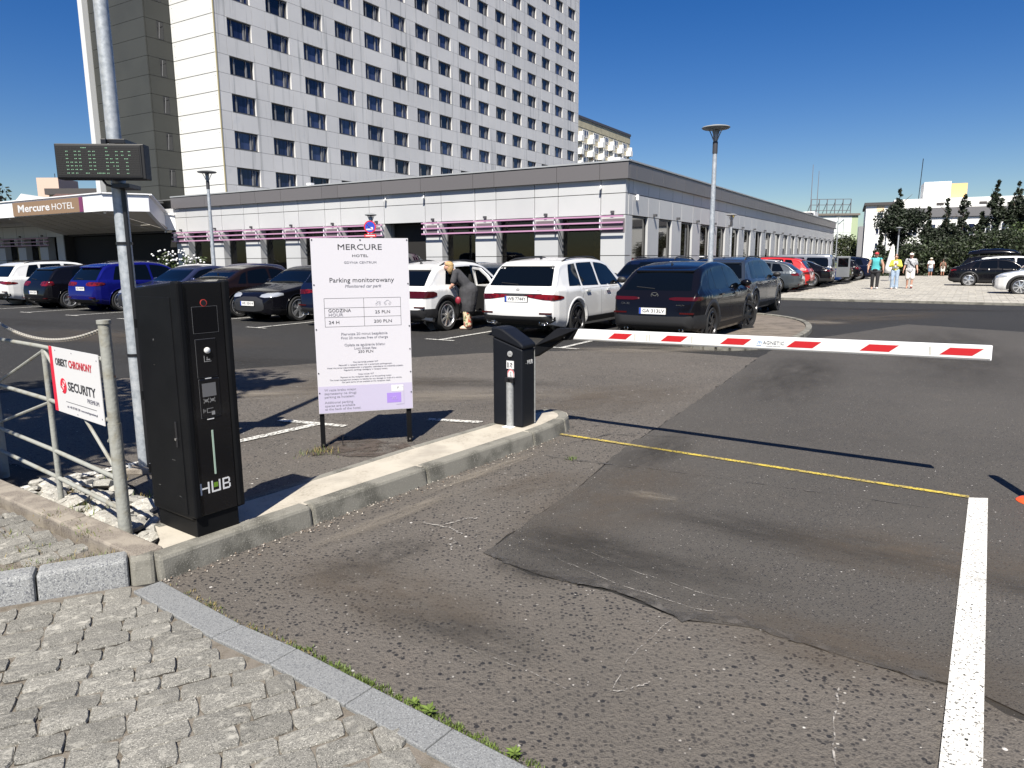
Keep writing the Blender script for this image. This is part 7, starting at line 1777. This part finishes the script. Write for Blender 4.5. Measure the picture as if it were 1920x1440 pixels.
p, J = person('smaller person in brown top and pale shorts walking away near the hedge', l5, facing(l5) + math.pi, 1.36, dict(), [('shorts', 'legs', cs_, .02), ('top', 'torso hem', cbr, .02)], dict(mat=hair_d), skin=skin_t)
shoes(p, J, cbk)
# woman leaning into the small white crossover
cm_ = cap.matrix_basis
lw = cm_ @ Vector((1.22, -1.10, 0)); face = cap.rotation_euler.z + math.pi / 2 - math.pi / 2 + R(28)
p, J = person('woman with blonde hair in charcoal tunic and patterned trousers leaning into the white crossover', tuple(lw), face, 1.70,
              dict(pel=(0, -.02, .95), spi=(-.02, .05, 1.10), che=(-.04, .20, 1.26), nek=(-.05, .32, 1.38), chn=(-.055, .37, 1.42), hed=(-.06, .42, 1.48), top=(-.065, .46, 1.57), shl=(-.22, .24, 1.33), shr=(.14, .22, 1.34), ell=(-.26, .30, 1.06), elr=(.16, .30, 1.06), wrl=(-.14, .44, .92), wrr=(.02, .46, .94), hpl=(-.09, -.02, .90), hpr=(.09, -.02, .90)),
              [('trousers', 'legs full wide', cpat, .018), ('tunic', 'torso short', cdg, .030), ('tunic_skirt', 'skirt', cdg, .030)], dict(mat=hair_b, long=1), build=1.05, female=True)
shoes(p, J, M('sandal_beige', (.55, .42, .32), .6))
m = MB(); m.tube([(-.20, .18, 1.37), (-.10, .30, 1.1), (-.24, .18, .78)], .008, 6); m.build('bag_strap', cbk, p); 
hb = MB(); hb.ell((-.24, .18, .70), (.04, .07, .09), 12, 8); tag(hb.build('handbag', M('leather_red', (.22, .015, .03), .45), None, smooth=True), 'small red handbag hanging at the side of the woman by the white crossover', 'handbag').matrix_world = p.matrix_basis.copy()
# ------------------------------------------------------------------ vegetation
leaf_sets = {}
def leaf_mats(key, c):
    if key not in leaf_sets:
        leaf_sets[key] = [M('leaf_%s_%d' % (key, i), tuple(x * k for x in c), .6, var=[(1.5, tuple(x * k * .7 for x in c), .4, .65)]) for i, k in enumerate((.6, 1.0, 1.5))]
    return leaf_sets[key]
bark = M('bark', (.09, .07, .055), .9, bump=(25, .6))
def leaves(m, c, s, r, n=1):
    for _ in range(n):
        u = Vector((r.gauss(0, 1), r.gauss(0, 1), r.gauss(0, .8))).normalized(); w = u.cross(Vector((r.gauss(0, 1), r.gauss(0, 1), r.gauss(0, 1)))).normalized(); v = w.cross(u)
        k = s * r.uniform(.6, 1.35); a, b = u * k, w * k * .55
        m.add([c - a, c - b + v * k * .12, c + a, c + b + v * k * .12], [(0, 1, 2, 3)], r.choice((0, 0, 1, 1, 2)))
def crown(clumps, n, s, seed, mats, name, parent, spread=.45):
    r = random.Random(seed); m = MB()
    tot = sum(c[1] ** 2 for c in clumps)
    for c, rad in clumps:
        for _ in range(int(n * rad * rad / tot)):
            d_ = Vector((r.gauss(0, 1), r.gauss(0, 1), r.gauss(0, 1))).normalized() * rad * (r.random() ** spread)
            leaves(m, Vector(c) + d_, s, r)
    me = bpy.data.meshes.new(name); me.from_pydata(m.v, [], m.f)
    for q in mats: me.materials.append(q)
    me.polygons.foreach_set('material_index', m.mi); return inst(name, me, parent)
def poplar(x, y, h, w, label, seed, n=2600, lean=0, group='poplars in front of the white building'):
    r = random.Random(seed); t = thing('poplar_tree', label, 'tree', (x, y, 0), 0, group)
    m = MB(); m.tube([(0, 0, 0), (.05, 0, h * .4), (lean * .5, 0, h * .92)], [.16, .11, .02], 8)
    for k in range(9):
        z = h * (.15 + .08 * k); a = r.uniform(0, 6.3); m.tube([(0, 0, z), (.3 * w * math.cos(a), .3 * w * math.sin(a), z + h * .12)], [.05, .012], 5)
    m.build('trunk', bark, t, smooth=True)
    cl = []
    for k in range(30):
        f = (k + .5) / 30; z = h * (.10 + .88 * f); env = w * .56 * min(1, (1 - f) * 2.0 + .16) * (.75 + .35 * math.sin(f * 9 + seed)) * (.8 + .2 * math.sin(f * 3.1))
        for q in range(2):
            a = r.uniform(0, 6.3); d_ = env * r.uniform(.1, .8); cl.append(((d_ * math.cos(a) + lean * f * .5, d_ * math.sin(a), z + r.gauss(0, .12)), max(.16, env * r.uniform(.3, .6))))
    crown(cl, int(n * 1.5), .12, seed, leaf_mats('poplar', (.017, .027, .011)), 'crown', t)
def P_(px, d_): return ((px - 960) / 1331 * d_ * 1.0)
pop = [(1668, 70, 7.5, 3.6, 'broad dense poplar, leftmost and widest of the row before the white building', 4200), (1724, 71, 5.9, 1.5, 'thin short poplar just right of the broad dense one', 1500), (1757, 70, 6.6, 2.3, 'middle sized poplar above the person in the white cap', 2400),
       (1787, 71, 7.1, 2.5, 'full poplar under the roof aerial with the stay wire', 2800), (1822, 71, 5.5, 1.9, 'low loose poplar between the full one and the tall split one', 1600), (1845, 70, 8.1, 1.9, 'tall slender poplar with a split top', 2300), (1884, 70, 8.2, 2.6, 'tall dark poplar left of the last one in the row', 2800), (1912, 71, 7.9, 2.4, 'poplar cut by the right edge of the picture', 2400)]
for i, (px, d_, h, w, lb_, n) in enumerate(pop): poplar(P_(px, d_), d_, h * 1.09, w, lb_, 40 + i, int(n * 2.1))
poplar(P_(1640, 66), 66, 3.6, 1.1, 'small thin shrubby poplar at the left foot of the broad dense one', 60, 700)
# hedge in front of the trees: nobody could count its plants
hr = random.Random(9); cl = []
for k in range(170):
    f = k / 170; px = 1638 + f * 330; d_ = 63 + hr.uniform(-1.5, 1.5); hh = 2.5 + 1.3 * math.sin(px * .045) * .5 + .8 * math.sin(px * .021 + 1) + (1.2 if px > 1880 else 0)
    for q in range(2): cl.append(((P_(px, d_), d_ + hr.gauss(0, .4), hh * hr.random() ** .7), hr.uniform(.55, 1.1)))
hd_ = crown(cl, 27000, .14, 10, leaf_mats('hedge', (.022, .034, .010)), 'hedge', None); tag(hd_, 'long dark green hedge and shrubs closing the plaza below the poplars', 'hedge', kind='stuff')
def bush(name, label, x, y, r0, h, seed, n, s, col, key, group=None, cat='tree', trunk=True):
    r = random.Random(seed); t = thing(name, label, cat, (x, y, 0), 0, group)
    if trunk:
        m = MB(); m.tube([(0, 0, 0), (.05, 0, h * .45), (0, .05, h * .75)], [.12, .08, .03], 7)
        for k in range(5): a = k * 1.3; m.tube([(0, 0, h * .35), (r0 * .5 * math.cos(a), r0 * .5 * math.sin(a), h * .7)], [.05, .015], 5)
        m.build('trunk', bark, t, smooth=True)
    cl = []
    for k in range(22): a = r.uniform(0, 6.3); d_ = r0 * r.random() ** .6 * .75; cl.append(((d_ * math.cos(a), d_ * math.sin(a), h * r.uniform(.30 if trunk else .12, .88)), r0 * r.uniform(.25, .5)))
    crown(cl, n, s, seed, leaf_mats(key, col), 'crown', t); return t
bush('leafy_tree', 'rounded brighter green tree in front of the poplars at the right edge', P_(1908, 66), 66, 2.2, 5.0, 71, 3000, .11, (.055, .085, .018), 'bright')
for i, (px, d_, r0, h, lb_) in enumerate([(1566, 112, 2.0, 5.0, 'small tree directly at the end corner of the hotel wing'), (1584, 115, 2.4, 4.6, 'low bushy tree between hotel wing and white building'), (1602, 112, 1.8, 4.4, 'low tree right beside the dark annex of the white building')]):
    bush('leafy_tree', lb_, P_(px, d_), d_, r0, h, 80 + i, 1300, .17, (.045, .060, .018), 'olive', 'small trees at the end of the hotel wing')
bush('leafy_tree', 'dark tree at the left edge above the hotel canopy', -64.2, 88, 4.4, 13.0, 91, 3200, .30, (.030, .045, .018), 'poplar')
# bush with white flowers by the hotel entrance
fb_ = thing('flowering_bush', 'green bush with white flowers by the hotel entrance, behind the parked cars', 'bush', (-18.2, 39.6, 0), 0)
rb_ = random.Random(5); cl = [((rb_.uniform(-1.3, 1.3), rb_.uniform(-.4, .4), rb_.uniform(.5, 1.75)), rb_.uniform(.25, .45)) for _ in range(26)]
crown(cl, 1500, .075, 12, leaf_mats('bright', (.055, .085, .018)), 'foliage', fb_)
m = MB()
for _ in range(70): c = Vector((rb_.uniform(-1.4, 1.4), rb_.uniform(-.8, .0), rb_.uniform(.8, 2.2))); m.ell(tuple(c), (.06, .06, .05), 6, 4)
tag(m.build('flowers', cw, fb_), kind='stuff')
m = MB(); m.lathe([(.5, 0), (.62, .55), (.58, .55), (.5, .5)], 16); m.build('planter', conc, fb_)
# street tree standing left of the picture: only its shadow on the car park is seen
st_ = thing('street_tree', 'street tree standing left of the picture that throws its shadow on the car park', 'tree', (-6.5, 3.1, 0), 0)
m = MB(); m.tube([(0, 0, 0), (.05, 0, 2.2), (.15, .1, 4.2)], [.15, .12, .07], 10)
rt = random.Random(15)
for k in range(9): a = k * .8; m.tube([(.05, 0, 2.0 + .2 * k), (1.3 * math.cos(a), 1.3 * math.sin(a), 3.2 + .3 * k)], [.06, .02], 6)
m.build('trunk', bark, st_, smooth=True)
cl = []
for k in range(70): a = rt.uniform(0, 6.3); d_ = 1.9 * rt.random() ** .5; cl.append(((d_ * math.cos(a) + .75, d_ * math.sin(a) + .2, rt.uniform(3.7, 6.6)), rt.uniform(.4, .65)))
crown(cl, 11000, .095, 16, leaf_mats('street', (.035, .055, .018)), 'crown', st_)
m = MB(); m.tube([(.1, .0, 4.1), (1.4, .8, 5.3), (2.5, 1.4, 6.0)], [.05, .03, .012], 6); m.build('low_branch', bark, st_, smooth=True)
cl = [((1.9 + .1 * k + rt.gauss(0, .2), 1.0 + .09 * k + rt.gauss(0, .25), 5.9 + .05 * k + rt.gauss(0, .15)), .28) for k in range(8)]
crown(cl, 1100, .085, 17, leaf_mats('street', (.035, .055, .018)), 'branch_leaves', st_)

# grass in the joints: nobody could count the blades
grass_m = leaf_mats('grass', (.085, .125, .020)); dry = M('dry_grass', (.22, .17, .06), .8)
def tufts(name, pts, n, s, hgt, seed, mats, spread=.03):
    r = random.Random(seed); m = MB()
    for _ in range(n):
        x, y, z = pts[r.randrange(len(pts))]; x += r.gauss(0, spread); y += r.gauss(0, spread)
        a = r.uniform(0, 6.3); ln = hgt * r.uniform(.4, 1.2); bx, by = math.cos(a) * s, math.sin(a) * s; tx, ty = math.cos(a + 1.6) * ln * r.uniform(.2, .9), math.sin(a + 1.6) * ln * r.uniform(.2, .9)
        m.add([(x - bx, y - by, z), (x + bx, y + by, z), (x + bx * .5 + tx * .6, y + by * .5 + ty * .6, z + ln * .6), (x + tx, y + ty, z + ln)], [(0, 1, 2, 3)], r.randrange(len(mats)))
    me = bpy.data.meshes.new(name); me.from_pydata(m.v, [], m.f)
    for q in mats: me.materials.append(q)
    me.polygons.foreach_set('material_index', m.mi); o = inst(name, me); tag(o, kind='stuff'); return o
def along(P, n, seed, z=.008, jit=.012, lo=0, hi=1):
    r = random.Random(seed); out = []; segs = [(Vector(a), Vector(b)) for a, b in zip(P, P[1:])]; tot = sum((b - a).length for a, b in segs)
    for _ in range(n):
        d_ = r.uniform(lo, hi) * tot
        for a, b in segs:
            l = (b - a).length
            if d_ <= l: p = a.lerp(b, d_ / l); break
            d_ -= l
        out.append((p.x + r.gauss(0, jit), p.y + r.gauss(0, jit), z))
    return out
so2 = [(x + .018, y + .022) for x, y in so_]
tag(tufts('grass_strip', along(so2, 160, 1, lo=.36, hi=.92, jit=.012), 2400, .0026, .014, 2, grass_m, .008), 'thin strip of grass and moss along the granite edge of the asphalt', 'grass')
tag(tufts('dry_grass', along(so2, 60, 3, lo=.06, hi=.40, jit=.01) + [(-1.70, 3.32, .01), (-1.6, 3.22, .01)], 420, .002, .014, 4, [dry, grass_m[1]], .012), 'sparse dry grass between granite strip and asphalt near the kerb corner', 'grass')
tag(tufts('joint_weeds', [(-2.05 - .1 * i, 3.42 - .045 * i, .125) for i in range(5)] + [(-2.3, 3.66, .14), (-2.45, 3.78, .14), (-2.7, 3.95, .14), (-2.5, 3.5, .13), (-2.75, 3.7, .13), (-2.2, 3.36, .125)], 420, .0020, .022, 6, [dry, grass_m[1], grass_m[2]], .045), 'weeds growing in the joints of the raised sett pavement', 'weeds')
tag(tufts('rubble_weeds', [(-2.75, 4.35, .05), (-3.0, 4.5, .05), (-2.9, 4.95, .03), (-2.45, 4.55, .03), (-2.6, 4.2, .06)], 420, .003, .05, 7, [dry, grass_m[1], grass_m[2]], .06), 'dry weeds between the rubble stones below the railing', 'weeds')
tag(tufts('post_weeds', [(-1.62, 5.85, .01), (-1.56, 5.78, .01), (-1.68, 5.72, .01)], 160, .003, .04, 8, [dry, grass_m[1]], .06), 'little dry weeds at the foot of the left board leg', 'weeds')
tag(tufts('lane_weed', [(.48, 5.55, .008)], 70, .003, .02, 18, grass_m, .025), 'tiny tuft of grass in the asphalt before the yellow line', 'grass')
def weed(x, y, s, seed, label):
    r = random.Random(seed); t = thing('weed', label, 'weed', (x, y, .01), 0)
    m = MB()
    for k in range(3): m.tube([(0, 0, 0), (r.gauss(0, .01), r.gauss(0, .01), s * .5)], .0015, 5)
    m.build('stem', grass_m[1], t)
    for k in range(12):
        a = k * 2.4; ln = s * r.uniform(.6, 1); q = Vector((math.cos(a), math.sin(a), .45)).normalized(); b = Vector((0, 0, s * .12 + k * s * .03)); n_ = Vector((-q.y, q.x, 0)) * ln * .24
        m = MB(); m.add([b, b + q * ln * .45 + n_, b + q * ln - Vector((0, 0, ln * .12)), b + q * ln * .45 - n_], [(0, 1, 2, 3)]); m.build('leaf', grass_m[r.choice((1, 2))], t)
weed(-.30, 2.28, .042, 1, 'leafy green weed halfway along the granite strip'); weed(.0, 2.06, .036, 2, 'leafy green weed nearest the bottom edge by the granite strip'); weed(-.36, 2.33, .034, 3, 'small leafy weed left beside the one halfway along the strip')
# fallen leaves and grit
gm = MB(); r = random.Random(31)
for _ in range(420):
    x, y = r.uniform(-1.7, .2), 0; t_ = r.random(); p0 = Vector(front[0]).lerp(Vector(front[-2]), t_); p = p0 + Vector((.79, -.61)) * abs(r.gauss(.03, .06)); s = r.uniform(.003, .008)
    a = r.uniform(0, 6.3); gm.add([(p.x + s * math.cos(a + k * 2.1), p.y + s * math.sin(a + k * 2.1), .010) for k in range(3)] + [(p.x, p.y, .010 + s)], [(0, 1, 3), (1, 2, 3), (2, 0, 3)], r.randrange(3))
tag(tag(gm.build('grit', [M('grit_dark', (.06, .05, .045), .9), M('grit_brown', (.17, .13, .10), .9), M('grit_pale', (.42, .38, .33), .9)]), 'loose grit and crumbs lying along the foot of the island kerb', 'grit'), kind='stuff')
